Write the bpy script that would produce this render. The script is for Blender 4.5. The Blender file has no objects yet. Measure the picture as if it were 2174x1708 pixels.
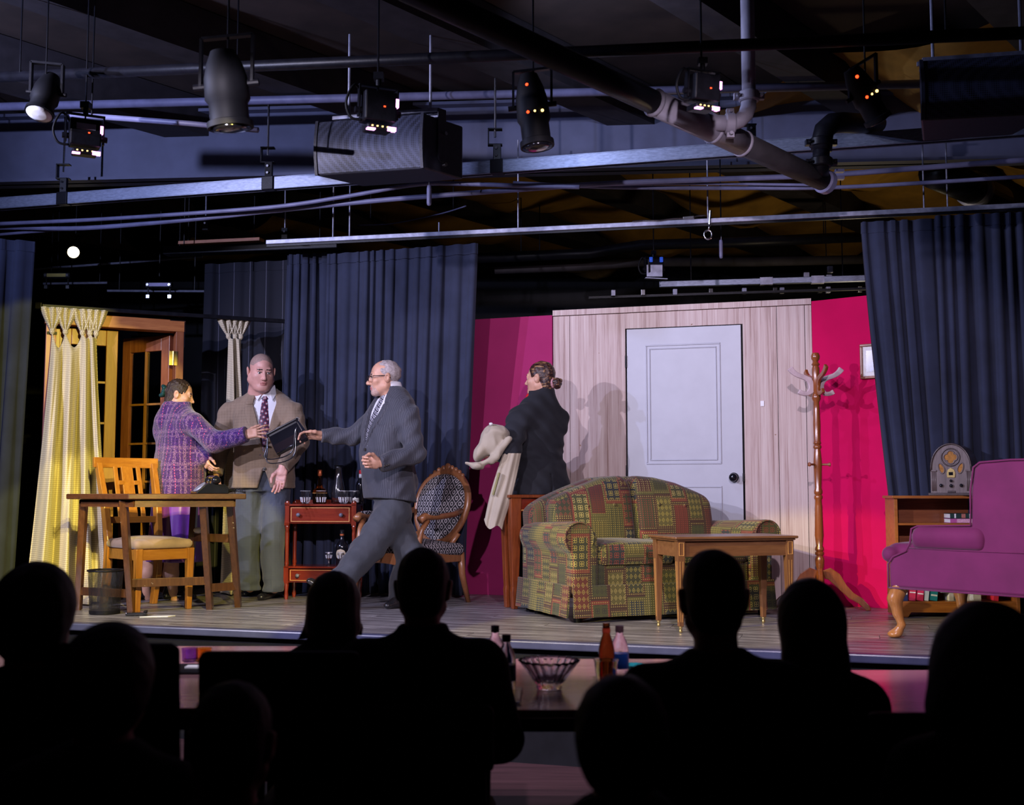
import bpy, bmesh, math, random
import numpy as np
from mathutils import Vector, Matrix, Euler
random.seed(7)
rng = np.random.default_rng(5)
SC = bpy.context.scene
COL = SC.collection
PI = math.pi
# ---------------------------------------------------------------- camera
F = 2400.0            # focal length in pixels of the 2174 px wide frame
ZC = 0.79             # lens height above the stage floor (seated photographer, stage 0.45 m high)
PITCH = math.atan(191.0 / F)
cam = bpy.data.cameras.new('camera')
cam.sensor_width = 36.0
cam.lens = F / 2174.0 * 36.0
cam.clip_start = 0.1
cam.clip_end = 60
cam.dof.use_dof = True
cam.dof.focus_distance = 8.0
cam.dof.aperture_fstop = 2.8
cam_o = bpy.data.objects.new('camera', cam)
COL.objects.link(cam_o)
cam_o.location = (0, 0, ZC)
cam_o.rotation_euler = (PI / 2 + PITCH, 0, 0)
SC.camera = cam_o
SC.view_settings.view_transform = 'Standard'
SC.view_settings.look = 'None'
SC.view_settings.gamma = 1.0
SC.view_settings.use_curve_mapping = False
SC.view_settings.exposure = 0.12
world = bpy.data.worlds.new('dark_hall')
SC.world = world
world.use_nodes = True
world.node_tree.nodes['Background'].inputs[0].default_value = (0.30, 0.27, 0.42, 1)
world.node_tree.nodes['Background'].inputs[1].default_value = 0.02


def spot(name, loc, aim, energy, color, cone=60, blend=0.3, size=0.05):
    l = bpy.data.lights.new(name, 'SPOT')
    l.energy = energy
    l.color = color
    l.spot_size = math.radians(cone)
    l.spot_blend = blend
    l.shadow_soft_size = size
    o = bpy.data.objects.new(name, l)
    COL.objects.link(o)
    o.location = loc
    d = Vector(aim) - Vector(loc)
    o.rotation_euler = d.to_track_quat('-Z', 'Y').to_euler()
    return o


LAV = (0.84, 0.78, 1.0)
YEL_L = (1.0, 0.82, 0.16)
spot('stage_spot', (-5.0, 3.3, 2.9), (0.0, 8.0, 0.2), 880, LAV, 63, 0.35, 0.035)
spot('stage_spot', (-1.6, 2.6, 2.55), (-0.2, 8.0, 0.05), 420, (0.88, 0.80, 1.0), 58, 0.25, 0.04)
spot('stage_spot', (0.6, 2.2, 2.55), (1.2, 8.0, 0.05), 460, (0.96, 0.80, 1.0), 58, 0.25, 0.04)
# two warm spots with barn doors: the window corner and the sofa
spot('stage_spot', (-0.3, 2.6, 2.9), (-2.55, 7.7, 0.05), 1300, YEL_L, 23, 0.12, 0.03)
spot('stage_spot', (-0.3, 2.6, 2.6), (-3.22, 8.1, 1.2), 1250, YEL_L, 19, 0.12, 0.03)
spot('stage_spot', (-3.7, 3.2, 3.0), (0.85, 6.75, 0.2), 1050, YEL_L, 19, 0.2, 0.03)
# cool lamp on the grid grazing the beam and strut
spot('grid_wash', (-4.3, 4.9, 3.05), (0.5, 8.4, 3.4), 430, (0.50, 0.56, 1.0), 120, 0.6, 0.03)
spot('grid_wash', (-0.1, 6.1, 3.35), (2.4, 8.1, 3.25), 60, (0.55, 0.62, 1.0), 120, 0.6, 0.03)  # second one added only to brighten the right part of the strut


def ray(u, v):
    x = (u - 1087.0) / F
    y = (854.0 - v) / F
    c, s = math.cos(PITCH), math.sin(PITCH)
    return Vector((x, c - y * s, s + y * c))


def at(u, v, Y):
    """the point on the line of sight of photograph pixel (u, v) at distance Y up-stage"""
    r = ray(u, v)
    return Vector((0, 0, ZC)) + r * (Y / r.y)


def gnd(u, v, Z=0.0):
    r = ray(u, v)
    return Vector((0, 0, ZC)) + r * ((Z - ZC) / r.z)


def px(Y):
    return Y / F


# ---------------------------------------------------------------- objects and meshes
WM = {}


def wmat(o):
    m = Matrix.LocRotScale(o.location, o.rotation_euler, o.scale)
    if o.parent:
        return wmat(o.parent) @ o.matrix_parent_inverse @ m
    return m


def tag(o, label, cat, group=None, kind=None):
    if label:
        o['label'] = label
    if cat:
        o['category'] = cat
    if group:
        o['group'] = group
    if kind:
        o['kind'] = kind
    return o


def thing(name, label, cat, loc=(0, 0, 0), rz=0.0, group=None):
    o = bpy.data.objects.new(name, None)
    o.empty_display_size = 0.1
    COL.objects.link(o)
    o.location = loc
    o.rotation_euler = (0, 0, rz)
    return tag(o, label, cat, group)


def copy_tree(o, parent=None):
    c = o.copy()
    COL.objects.link(c)
    if parent is not None:
        c.parent = parent
    for ch in list(o.children):
        copy_tree(ch, c)
    return c


def box_uv(me, s=1.0):
    n = len(me.polygons)
    if not n:
        return
    uvl = me.uv_layers.new(name='UVMap')
    co = np.empty(len(me.vertices) * 3, np.float32)
    me.vertices.foreach_get('co', co)
    co = co.reshape(-1, 3)
    nl = len(me.loops)
    vi = np.empty(nl, np.int32)
    me.loops.foreach_get('vertex_index', vi)
    nor = np.empty(n * 3, np.float32)
    me.polygons.foreach_get('normal', nor)
    nor = nor.reshape(-1, 3)
    lt = np.empty(n, np.int32)
    me.polygons.foreach_get('loop_total', lt)
    pi = np.repeat(np.arange(n), lt)
    a = np.abs(nor)[pi]
    c = co[vi]
    ax = np.argmax(a * np.array([1.0, 1.0, 0.9]), axis=1)
    u = np.where(ax == 0, c[:, 1], c[:, 0])
    v = np.where(ax == 2, c[:, 1], c[:, 2])
    uv = np.stack([u, v], 1) * s
    uvl.data.foreach_set('uv', uv.astype(np.float32).ravel())


class MB:
    def __init__(s):
        s.v = []
        s.f = []
        s.m = []
        s.cur = 0

    def add(s, vs, fs):
        n = len(s.v)
        s.v.extend([tuple(p) for p in vs])
        s.f.extend([tuple(i + n for i in f) for f in fs])
        s.m.extend([s.cur] * len(fs))
        return s

    def box(s, c, d, rot=None, taper=1.0):
        x, y, z = d[0] / 2, d[1] / 2, d[2] / 2
        t = taper
        P = [(-x * t, -y * t, -z), (x * t, -y * t, -z), (x * t, y * t, -z), (-x * t, y * t, -z),
             (-x, -y, z), (x, -y, z), (x, y, z), (-x, y, z)]
        M = None
        if rot is not None:
            M = rot if isinstance(rot, Matrix) else Euler(rot).to_matrix()
        c = Vector(c)
        vs = [(M @ Vector(p) if M is not None else Vector(p)) + c for p in P]
        return s.add(vs, [(3, 2, 1, 0), (4, 5, 6, 7), (0, 1, 5, 4), (1, 2, 6, 5), (2, 3, 7, 6), (3, 0, 4, 7)])

    def bar(s, p0, p1, w, h, up=(0, 0, 1), w1=None, h1=None):
        p0, p1 = Vector(p0), Vector(p1)
        d = (p1 - p0).normalized()
        up = Vector(up)
        if abs(d.dot(up)) > 0.98:
            up = Vector((0, 1, 0))
        a = d.cross(up).normalized()
        b = a.cross(d).normalized()
        w1 = w if w1 is None else w1
        h1 = h if h1 is None else h1
        vs = []
        for p, ww, hh in ((p0, w, h), (p1, w1, h1)):
            for i, j in ((-1, -1), (1, -1), (1, 1), (-1, 1)):
                vs.append(p + a * (i * ww / 2) + b * (j * hh / 2))
        return s.add(vs, [(3, 2, 1, 0), (4, 5, 6, 7), (0, 1, 5, 4), (1, 2, 6, 5), (2, 3, 7, 6), (3, 0, 4, 7)])

    def tube(s, pts, r, n=8, caps=True, closed=False):
        pts = [Vector(p) for p in pts]
        k = len(pts)
        rr = r if isinstance(r, (list, tuple)) else [r] * k
        a = None
        vs = []
        for i, p in enumerate(pts):
            if closed:
                d = (pts[(i + 1) % k] - pts[i - 1])
            else:
                d = pts[min(i + 1, k - 1)] - pts[max(i - 1, 0)]
            if d.length < 1e-9:
                d = Vector((0, 0, 1))
            d.normalize()
            if a is None:
                a = d.cross(Vector((0, 0, 1)))
                if a.length < 0.05:
                    a = d.cross(Vector((0, 1, 0)))
            a = a - d * a.dot(d)
            if a.length < 1e-6:
                a = d.orthogonal()
            a.normalize()
            b = d.cross(a)
            for j in range(n):
                t = 2 * PI * j / n
                vs.append(p + (a * math.cos(t) + b * math.sin(t)) * rr[i])
        fs = []
        for i in range(k if closed else k - 1):
            for j in range(n):
                i2 = (i + 1) % k
                fs.append((i * n + j, i * n + (j + 1) % n, i2 * n + (j + 1) % n, i2 * n + j))
        if caps and not closed:
            fs.append(tuple(range(n - 1, -1, -1)))
            fs.append(tuple(range((k - 1) * n, k * n)))
        return s.add(vs, fs)

    def cyl(s, p0, p1, r0, r1=None, n=16):
        return s.tube([p0, p1], [r0, r0 if r1 is None else r1], n)

    def lathe(s, c, prof, n=24, axis=None, sx=1.0, sy=1.0):
        """prof: list of (radius, height) along the axis from c"""
        c = Vector(c)
        M = Matrix.Identity(3)
        if axis is not None:
            M = Vector(axis).normalized().to_track_quat('Z', 'Y').to_matrix()
        vs = []
        for r, z in prof:
            for j in range(n):
                t = 2 * PI * j / n
                vs.append(c + M @ Vector((r * math.cos(t) * sx, r * math.sin(t) * sy, z)))
        fs = []
        for i in range(len(prof) - 1):
            for j in range(n):
                fs.append((i * n + j, i * n + (j + 1) % n, (i + 1) * n + (j + 1) % n, (i + 1) * n + j))
        if prof[0][0] > 1e-6:
            fs.append(tuple(range(n - 1, -1, -1)))
        if prof[-1][0] > 1e-6:
            fs.append(tuple(range((len(prof) - 1) * n, len(prof) * n)))
        return s.add(vs, fs)

    def prism(s, poly, z0, z1, M=None):
        """poly in xy, extruded z0..z1, then M (4x4)"""
        n = len(poly)
        vs = [Vector((p[0], p[1], z0)) for p in poly] + [Vector((p[0], p[1], z1)) for p in poly]
        if M is not None:
            vs = [M @ v for v in vs]
        fs = [tuple(range(n - 1, -1, -1)), tuple(range(n, 2 * n))]
        for i in range(n):
            fs.append((i, (i + 1) % n, n + (i + 1) % n, n + i))
        return s.add(vs, fs)

    def loft(s, rings, caps=True, closed=True):
        n = len(rings[0])
        vs = [p for r in rings for p in r]
        fs = []
        for i in range(len(rings) - 1):
            for j in range(n if closed else n - 1):
                fs.append((i * n + j, i * n + (j + 1) % n, (i + 1) * n + (j + 1) % n, (i + 1) * n + j))
        if caps and closed:
            fs.append(tuple(range(n - 1, -1, -1)))
            fs.append(tuple(range((len(rings) - 1) * n, len(rings) * n)))
        return s.add(vs, fs)

    def ball(s, c, r, n=14, m=9):
        r = r if isinstance(r, (tuple, list)) else (r, r, r)
        c = Vector(c)
        vs = []
        for i in range(m + 1):
            t = PI * i / m
            for j in range(n):
                p = 2 * PI * j / n
                vs.append(c + Vector((r[0] * math.sin(t) * math.cos(p), r[1] * math.sin(t) * math.sin(p), -r[2] * math.cos(t))))
        fs = []
        for i in range(m):
            for j in range(n):
                fs.append((i * n + j, i * n + (j + 1) % n, (i + 1) * n + (j + 1) % n, (i + 1) * n + j))
        return s.add(vs, fs)

    def xform(s, M, start=0):
        for i in range(start, len(s.v)):
            s.v[i] = tuple(M @ Vector(s.v[i]))
        return s

    def build(s, name, mats, parent=None, smooth=False, bevel=0.0, world=False, solid=0.0, sub=0, auto=None, uv=True, merge=False):
        me = bpy.data.meshes.new(name)
        V = s.v
        if world and parent is not None:
            Mi = wmat(parent).inverted()
            V = [tuple(Mi @ Vector(p)) for p in V]
        me.from_pydata(V, [], s.f)
        if not isinstance(mats, (list, tuple)):
            mats = [mats]
        for m in mats:
            me.materials.append(m)
        if len(mats) > 1:
            me.polygons.foreach_set('material_index', s.m)
        if merge:
            bm = bmesh.new()
            bm.from_mesh(me)
            bmesh.ops.remove_doubles(bm, verts=bm.verts, dist=1e-5)
            bmesh.ops.recalc_face_normals(bm, faces=bm.faces)
            bm.to_mesh(me)
            bm.free()
        if uv:
            box_uv(me)
        if smooth or auto:
            me.polygons.foreach_set('use_smooth', [True] * len(me.polygons))
            if auto:
                me.set_sharp_from_angle(angle=math.radians(auto))
        o = bpy.data.objects.new(name, me)
        COL.objects.link(o)
        if parent is not None:
            o.parent = parent
        if solid:
            md = o.modifiers.new('solid', 'SOLIDIFY')
            md.thickness = solid
            md.offset = 0
        if bevel:
            md = o.modifiers.new('bevel', 'BEVEL')
            md.width = bevel
            md.segments = 2
            md.limit_method = 'ANGLE'
            md.angle_limit = math.radians(40)
            md.harden_normals = False
        if sub:
            md = o.modifiers.new('sub', 'SUBSURF')
            md.levels = sub
            md.render_levels = sub
        return o


# ---------------------------------------------------------------- signed distance bodies
class SDF:
    """smooth union of tapered limbs, ellipsoids and rounded boxes, meshed by surface nets"""

    def __init__(s):
        s.ops = []

    def _a(s, fn, lo, hi, k, mode='add'):
        s.ops.append((fn, np.array(lo, float), np.array(hi, float), k, mode))
        return s

    def limb(s, a, b, ra, rb, k=0.02, flat=None, mode='add'):
        """tapered capsule; flat=(axis vector, factor) squeezes it along an axis"""
        a = np.array(a, float)
        b = np.array(b, float)
        R = max(ra, rb) * 1.3
        lo = np.minimum(a, b) - R
        hi = np.maximum(a, b) + R
        ab = b - a
        L2 = max(float(ab @ ab), 1e-9)
        if flat is not None:
            ax = np.array(flat[0], float)
            ax /= np.linalg.norm(ax)
            fc = flat[1]

        def fn(P):
            d = P - a
            t = np.clip((d @ ab) / L2, 0, 1)
            q = d - t[..., None] * ab
            if flat is not None:
                w = q @ ax
                q = q + (w * (1.0 / fc - 1.0))[..., None] * ax
            return np.sqrt((q * q).sum(-1)) - (ra + (rb - ra) * t)
        return s._a(fn, lo, hi, k, mode)

    def chain(s, pts, rs, k=0.02, flat=None):
        for i in range(len(pts) - 1):
            s.limb(pts[i], pts[i + 1], rs[i], rs[i + 1], k, flat)
        return s

    def ell(s, c, r, rot=None, k=0.02, mode='add'):
        c = np.array(c, float)
        r = np.array(r, float) if not np.isscalar(r) else np.array([r, r, r], float)
        M = np.eye(3) if rot is None else np.array(rot if isinstance(rot, Matrix) else Euler(rot).to_matrix())
        R = r.max()

        def fn(P):
            q = (P - c) @ M
            k0 = np.sqrt(((q / r) ** 2).sum(-1))
            k1 = np.sqrt(((q / (r * r)) ** 2).sum(-1)) + 1e-9
            return k0 * (k0 - 1.0) / k1
        return s._a(fn, c - R, c + R, k, mode)

    def rbox(s, c, h, rad, rot=None, k=0.01, mode='add'):
        c = np.array(c, float)
        h = np.array(h, float)
        M = np.eye(3) if rot is None else np.array(rot if isinstance(rot, Matrix) else Euler(rot).to_matrix())
        R = float(np.linalg.norm(h))

        def fn(P):
            q = np.abs((P - c) @ M) - (h - rad)
            return np.sqrt((np.maximum(q, 0) ** 2).sum(-1)) + np.minimum(q.max(-1), 0) - rad
        return s._a(fn, c - R, c + R, k, mode)

    def column(s, pts, k=0.02, rot=0.0, ex=2.4):
        """pts: (x, y, z, rx, ry) rings from low to high; rot turns the section about z"""
        A = np.array(pts, float)
        ca, sa = math.cos(rot), math.sin(rot)
        R = max(A[:, 3].max(), A[:, 4].max())
        lo = A[:, :3].min(0) - R * np.array([1, 1, 0.1])
        hi = A[:, :3].max(0) + R * np.array([1, 1, 0.1])

        def fn(P):
            z = P[..., 2]
            cx = np.interp(z, A[:, 2], A[:, 0])
            cy = np.interp(z, A[:, 2], A[:, 1])
            rx = np.interp(z, A[:, 2], A[:, 3])
            ry = np.interp(z, A[:, 2], A[:, 4])
            x = P[..., 0] - cx
            y = P[..., 1] - cy
            xr = x * ca + y * sa
            yr = -x * sa + y * ca
            q = (np.abs(xr / rx) ** ex + np.abs(yr / ry) ** ex) ** (1.0 / ex)
            d = (q - 1.0) * np.minimum(rx, ry)
            dz = np.maximum(A[0, 2] - z, z - A[-1, 2])
            return np.maximum(d, dz)
        return s._a(fn, lo, hi, k)

    def cutl(s, p, n, R):
        """flat end of a sleeve or trouser leg: cut only within R of p"""
        p = np.array(p, float)
        n = np.array(n, float)
        n /= np.linalg.norm(n)
        return s._a(lambda P: np.maximum(-((P - p) @ n), np.sqrt(((P - p) ** 2).sum(-1)) - R), p - R, p + R, 0.0, 'sub')

    def cut(s, p, n, k=0.004):
        """remove everything on the side of the plane that n points to"""
        p = np.array(p, float)
        n = np.array(n, float)
        n /= np.linalg.norm(n)
        s.ops.append((lambda P: -((P - p) @ n), None, None, k, 'cutall'))
        return s

    def warp(s, fn):
        s.ops.append((fn, None, None, 0, 'noise'))
        return s

    def mesh(s, h, pad=0.03):
        los = [o[1] for o in s.ops if o[1] is not None and o[4] == 'add']
        his = [o[2] for o in s.ops if o[1] is not None and o[4] == 'add']
        lo = np.min(los, 0) - pad
        hi = np.max(his, 0) + pad
        n = np.ceil((hi - lo) / h).astype(int) + 1
        FLD = np.full(n, 0.2, np.float32)
        ax = [lo[i] + h * np.arange(n[i]) for i in range(3)]

        def region(i0, i1):
            X, Y, Z = np.meshgrid(ax[0][i0[0]:i1[0]], ax[1][i0[1]:i1[1]], ax[2][i0[2]:i1[2]], indexing='ij')
            return np.stack([X, Y, Z], -1)
        for fn, l, hh, k, mode in s.ops:
            if l is None:
                P = region((0, 0, 0), n)
                d = fn(P)
                if mode == 'cutall':
                    FLD = np.maximum(FLD, -d)
                else:
                    FLD = FLD + d
                continue
            m = k * 1.5 + 3 * h
            i0 = np.clip(np.floor((l - m - lo) / h).astype(int), 0, n - 1)
            i1 = np.clip(np.ceil((hh + m - lo) / h).astype(int) + 1, 1, n)
            sl = tuple(slice(a, b) for a, b in zip(i0, i1))
            d = fn(region(i0, i1))
            A = FLD[sl]
            if mode == 'add':
                if k > 0:
                    e = np.maximum(k - np.abs(A - d), 0) / k
                    FLD[sl] = np.minimum(A, d) - e * e * k * 0.25
                else:
                    FLD[sl] = np.minimum(A, d)
            else:
                if k > 0:
                    e = np.maximum(k - np.abs(A + d), 0) / k
                    FLD[sl] = np.maximum(A, -d) + e * e * k * 0.25
                else:
                    FLD[sl] = np.maximum(A, -d)
        return nets(FLD.astype(np.float32), lo, h)


def nets(G, lo, h):
    S = G < 0
    nx, ny, nz = G.shape
    cs = np.zeros((nx - 1, ny - 1, nz - 1), np.int8)
    for dx in (0, 1):
        for dy in (0, 1):
            for dz in (0, 1):
                cs += S[dx:nx - 1 + dx, dy:ny - 1 + dy, dz:nz - 1 + dz]
    act = (cs > 0) & (cs < 8)
    idx = np.argwhere(act)
    vid = np.full(act.shape, -1, np.int64)
    vid[act] = np.arange(len(idx))
    acc = np.zeros((len(idx), 3))
    cnt = np.zeros(len(idx))
    cor = [(a, b, c) for a in (0, 1) for b in (0, 1) for c in (0, 1)]
    val = {c: G[idx[:, 0] + c[0], idx[:, 1] + c[1], idx[:, 2] + c[2]] for c in cor}
    for c in cor:
        for a in range(3):
            if c[a] == 0:
                c2 = list(c)
                c2[a] = 1
                v0, v1 = val[c], val[tuple(c2)]
                m = (v0 < 0) != (v1 < 0)
                t = v0[m] / (v0[m] - v1[m])
                p = np.tile(np.array(c, float), (m.sum(), 1))
                p[:, a] += t
                acc[m] += p
                cnt[m] += 1
    V = lo + h * (idx + acc / cnt[:, None])
    quads = []
    for a in range(3):
        b, c = (a + 1) % 3, (a + 2) % 3
        s0 = [slice(None)] * 3
        s1 = [slice(None)] * 3
        s0[a] = slice(0, -1)
        s1[a] = slice(1, None)
        A, B = S[tuple(s0)], S[tuple(s1)]
        e = np.argwhere(A != B)
        ok = (e[:, b] > 0) & (e[:, c] > 0) & (e[:, b] < G.shape[b] - 1) & (e[:, c] < G.shape[c] - 1)
        e = e[ok]
        inside = A[e[:, 0], e[:, 1], e[:, 2]]

        def cell(db, dc):
            q = e.copy()
            q[:, b] -= db
            q[:, c] -= dc
            return vid[q[:, 0], q[:, 1], q[:, 2]]
        q = np.stack([cell(1, 1), cell(0, 1), cell(0, 0), cell(1, 0)], 1)
        q[~inside] = q[~inside][:, ::-1]
        quads.append(q)
    Q = np.concatenate(quads)
    Q = Q[(Q >= 0).all(1)]
    return V, Q


def mesh_obj(name, parts, mats, parent=None, world=True, smooth=True, matfn=None, relax=0, thick=0.0):
    """parts: list of (V, Q) arrays joined into one object"""
    Vs, Qs, n = [], [], 0
    for V, Q in parts:
        Vs.append(V)
        Qs.append(Q + n)
        n += len(V)
    V = np.concatenate(Vs)
    Q = np.concatenate(Qs)
    for _ in range(relax):
        acc = np.zeros_like(V)
        cnt = np.zeros(len(V))
        for i in range(4):
            np.add.at(acc, Q[:, i], V[Q[:, (i + 1) % 4]] + V[Q[:, i - 1]])
            np.add.at(cnt, Q[:, i], 2)
        V = 0.5 * V + 0.5 * acc / np.maximum(cnt, 1)[:, None]
    VW = V
    if world and parent is not None:
        Mi = np.array(wmat(parent).inverted())
        V = V @ Mi[:3, :3].T + Mi[:3, 3]
    me = bpy.data.meshes.new(name)
    me.vertices.add(len(V))
    me.vertices.foreach_set('co', V.astype(np.float32).ravel())
    me.loops.add(len(Q) * 4)
    me.loops.foreach_set('vertex_index', Q.astype(np.int32).ravel())
    me.polygons.add(len(Q))
    me.polygons.foreach_set('loop_start', (np.arange(len(Q)) * 4).astype(np.int32))
    me.update(calc_edges=True)
    if not isinstance(mats, (list, tuple)):
        mats = [mats]
    for m in mats:
        me.materials.append(m)
    if matfn is not None:
        C = VW[Q].mean(1)
        me.polygons.foreach_set('material_index', matfn(C).astype(np.int32))
    box_uv(me)
    if smooth:
        me.polygons.foreach_set('use_smooth', np.ones(len(Q), bool))
    o = bpy.data.objects.new(name, me)
    COL.objects.link(o)
    if parent is not None:
        o.parent = parent
    return o


# ---------------------------------------------------------------- materials
def nt(name):
    m = bpy.data.materials.new(name)
    m.use_nodes = True
    t = m.node_tree
    b = t.nodes['Principled BSDF']
    return m, t, b


def N(t, typ, **kw):
    n = t.nodes.new(typ)
    for k, v in kw.items():
        if k.startswith('i_'):
            n.inputs[k[2:]].default_value = v
        else:
            setattr(n, k, v)
    return n


def L(t, a, b):
    t.links.new(a, b)


def ramp(t, fac, stops, interp='LINEAR'):
    r = N(t, 'ShaderNodeValToRGB')
    r.color_ramp.interpolation = interp
    e = r.color_ramp.elements
    while len(e) < len(stops):
        e.new(0.5)
    for i, (p, c) in enumerate(stops):
        e[i].position = p
        e[i].color = tuple(c) + ((1,) if len(c) == 3 else ())
    L(t, fac, r.inputs[0])
    return r.outputs[0]


def mathn(t, op, a, b=None, c=None):
    n = N(t, 'ShaderNodeMath', operation=op)
    for i, x in enumerate((a, b, c)):
        if x is None:
            continue
        if isinstance(x, (int, float)):
            n.inputs[i].default_value = x
        else:
            L(t, x, n.inputs[i])
    return n.outputs[0]


def mixc(t, fac, a, b, mode='MIX'):
    n = N(t, 'ShaderNodeMix', data_type='RGBA', blend_type=mode)
    if isinstance(fac, (int, float)):
        n.inputs[0].default_value = fac
    else:
        L(t, fac, n.inputs[0])
    for i, x in ((6, a), (7, b)):
        if isinstance(x, (tuple, list)):
            n.inputs[i].default_value = tuple(x) + ((1,) if len(x) == 3 else ())
        else:
            L(t, x, n.inputs[i])
    return n.outputs[2]


def coords(t, kind='Object', scale=(1, 1, 1), rot=(0, 0, 0)):
    tc = N(t, 'ShaderNodeTexCoord')
    mp = N(t, 'ShaderNodeMapping')
    mp.inputs['Scale'].default_value = scale
    mp.inputs['Rotation'].default_value = rot
    L(t, tc.outputs[kind], mp.inputs[0])
    return mp.outputs[0]


def noise(t, vec, scale, detail=3, rough=0.55):
    n = N(t, 'ShaderNodeTexNoise')
    n.inputs['Scale'].default_value = scale
    n.inputs['Detail'].default_value = detail
    n.inputs['Roughness'].default_value = rough
    L(t, vec, n.inputs['Vector'])
    return n.outputs[0]


def bump(t, b, h, strength=0.3, dist=0.01):
    n = N(t, 'ShaderNodeBump')
    n.inputs['Strength'].default_value = strength
    n.inputs['Distance'].default_value = dist
    L(t, h, n.inputs['Height'])
    L(t, n.outputs[0], b.inputs['Normal'])


def sh(c, f):
    return tuple(min(1.0, x * f) for x in c)


def pm(name, col, rough=0.6, var=0.2, scale=14, bmp=0.0, bscale=None, metal=0.0, coat=0.0, sheen=0.0, stretch=(1, 1, 1), spec=None, kind='Object'):
    m, t, b = nt(name)
    v = coords(t, kind, stretch)
    n = noise(t, v, scale)
    L(t, ramp(t, n, [(0.3, sh(col, 1 - var)), (0.7, sh(col, 1 + var))]), b.inputs['Base Color'])
    b.inputs['Roughness'].default_value = rough
    b.inputs['Metallic'].default_value = metal
    b.inputs['Coat Weight'].default_value = coat
    b.inputs['Coat Roughness'].default_value = 0.15
    b.inputs['Sheen Weight'].default_value = sheen
    if spec is not None:
        b.inputs['Specular IOR Level'].default_value = spec
    if bmp:
        bump(t, b, noise(t, v, bscale or scale * 4, 2), bmp)
    return m


def wood(name, c0, c1, rough=0.35, axis=2, scale=1.0, coat=0.3, bmp=0.08, wear=None):
    m, t, b = nt(name)
    st = [9.0, 9.0, 9.0]
    st[axis] = 0.8
    v = coords(t, 'Object', tuple(x * scale for x in st))
    n1 = noise(t, v, 3.5, 6, 0.65)
    n2 = noise(t, v, 16, 3)
    f = mathn(t, 'ADD', mathn(t, 'MULTIPLY', n1, 0.7), mathn(t, 'MULTIPLY', n2, 0.3))
    c = ramp(t, f, [(0.32, c0), (0.5, tuple((a + b2) / 2 for a, b2 in zip(c0, c1))), (0.68, c1)])
    if wear is not None:
        vv = coords(t, 'Object', (1, 1, 1))
        w = noise(t, vv, 16, 5, 0.7)
        c = mixc(t, ramp(t, w, [(0.69, (0, 0, 0)), (0.72, (1, 1, 1))]), c, wear)
    L(t, c, b.inputs['Base Color'])
    b.inputs['Roughness'].default_value = rough
    b.inputs['Coat Weight'].default_value = coat
    b.inputs['Coat Roughness'].default_value = 0.2
    bump(t, b, f, bmp)
    return m


def glassm(name, col=(1, 1, 1), rough=0.02, ior=1.45):
    m, t, b = nt(name)
    b.inputs['Base Color'].default_value = tuple(col) + (1,)
    b.inputs['Roughness'].default_value = rough
    b.inputs['Transmission Weight'].default_value = 1.0
    b.inputs['IOR'].default_value = ior
    n = noise(t, coords(t), 30, 1)
    bump(t, b, n, 0.03)
    return m


def emit(name, col, strength):
    m, t, b = nt(name)
    b.inputs['Base Color'].default_value = (0.02, 0.02, 0.02, 1)
    b.inputs['Emission Color'].default_value = tuple(col) + (1,)
    b.inputs['Emission Strength'].default_value = strength
    return m
# ---------------------------------------------------------------- shared materials
M = {}
M['black'] = pm('black_paint', (0.005, 0.005, 0.007), 0.6, 0.3, 9, spec=0.2)
M['black_metal'] = pm('black_metal', (0.006, 0.006, 0.009), 0.42, 0.3, 20, 0.05, spec=0.2)
M['black_gloss'] = pm('black_gloss', (0.008, 0.008, 0.012), 0.12, 0.2, 9, coat=0.6)
M['blue_beam'] = pm('beam_paint', (0.11, 0.12, 0.20), 0.6, 0.12, 5, 0.05)
M['joist'] = pm('joist_paint', (0.03, 0.025, 0.03), 0.8, 0.3, 8)
M['deck'] = pm('deck_paint', (0.045, 0.03, 0.025), 0.9, 0.35, 3)
M['ochre'] = pm('ochre_insulation', (0.42, 0.22, 0.03), 0.85, 0.25, 4, 0.3, 3)
M['steel'] = pm('galvanised_steel', (0.22, 0.25, 0.34), 0.45, 0.22, 30, 0.05, metal=0.55, stretch=(1, 1, 4))
M['steel_dull'] = pm('dull_steel', (0.30, 0.31, 0.40), 0.5, 0.25, 20, 0.05, metal=0.5)
M['grey_pipe'] = pm('grey_pipe_paint', (0.30, 0.28, 0.34), 0.6, 0.18, 9, 0.05)
M['conduit'] = pm('conduit_paint', (0.17, 0.17, 0.29), 0.5, 0.2, 8)
M['chrome'] = pm('chrome', (0.75, 0.76, 0.8), 0.18, 0.1, 30, metal=1.0)
M['brass'] = pm('brass', (0.75, 0.58, 0.24), 0.28, 0.15, 40, metal=0.9)
M['red_wood'] = wood('stained_pine', (0.17, 0.045, 0.02), (0.32, 0.11, 0.045), 0.45, 2, 1.0, 0.1)
M['gold_wood'] = wood('golden_pine', (0.24, 0.095, 0.02), (0.40, 0.18, 0.035), 0.42, 2, 1.0, 0.15)
M['chair_wood'] = wood('honey_oak', (0.25, 0.085, 0.010), (0.42, 0.17, 0.02), 0.33, 2, 1.4, 0.35)
M['chair_wood_x'] = wood('honey_oak_rail', (0.25, 0.085, 0.010), (0.42, 0.17, 0.02), 0.33, 0, 1.4, 0.35)
M['desk_wood'] = wood('worn_walnut', (0.05, 0.019, 0.008), (0.12, 0.048, 0.018), 0.32, 2, 1.2, 0.4, 0.08, (0.55, 0.48, 0.40))
M['desk_top'] = wood('worn_walnut_top', (0.045, 0.017, 0.008), (0.11, 0.04, 0.016), 0.35, 0, 1.2, 0.3, 0.08, (0.50, 0.46, 0.42))
M['cherry'] = wood('cherry_varnish', (0.13, 0.011, 0.005), (0.24, 0.028, 0.009), 0.22, 0, 1.2, 0.6)
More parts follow.
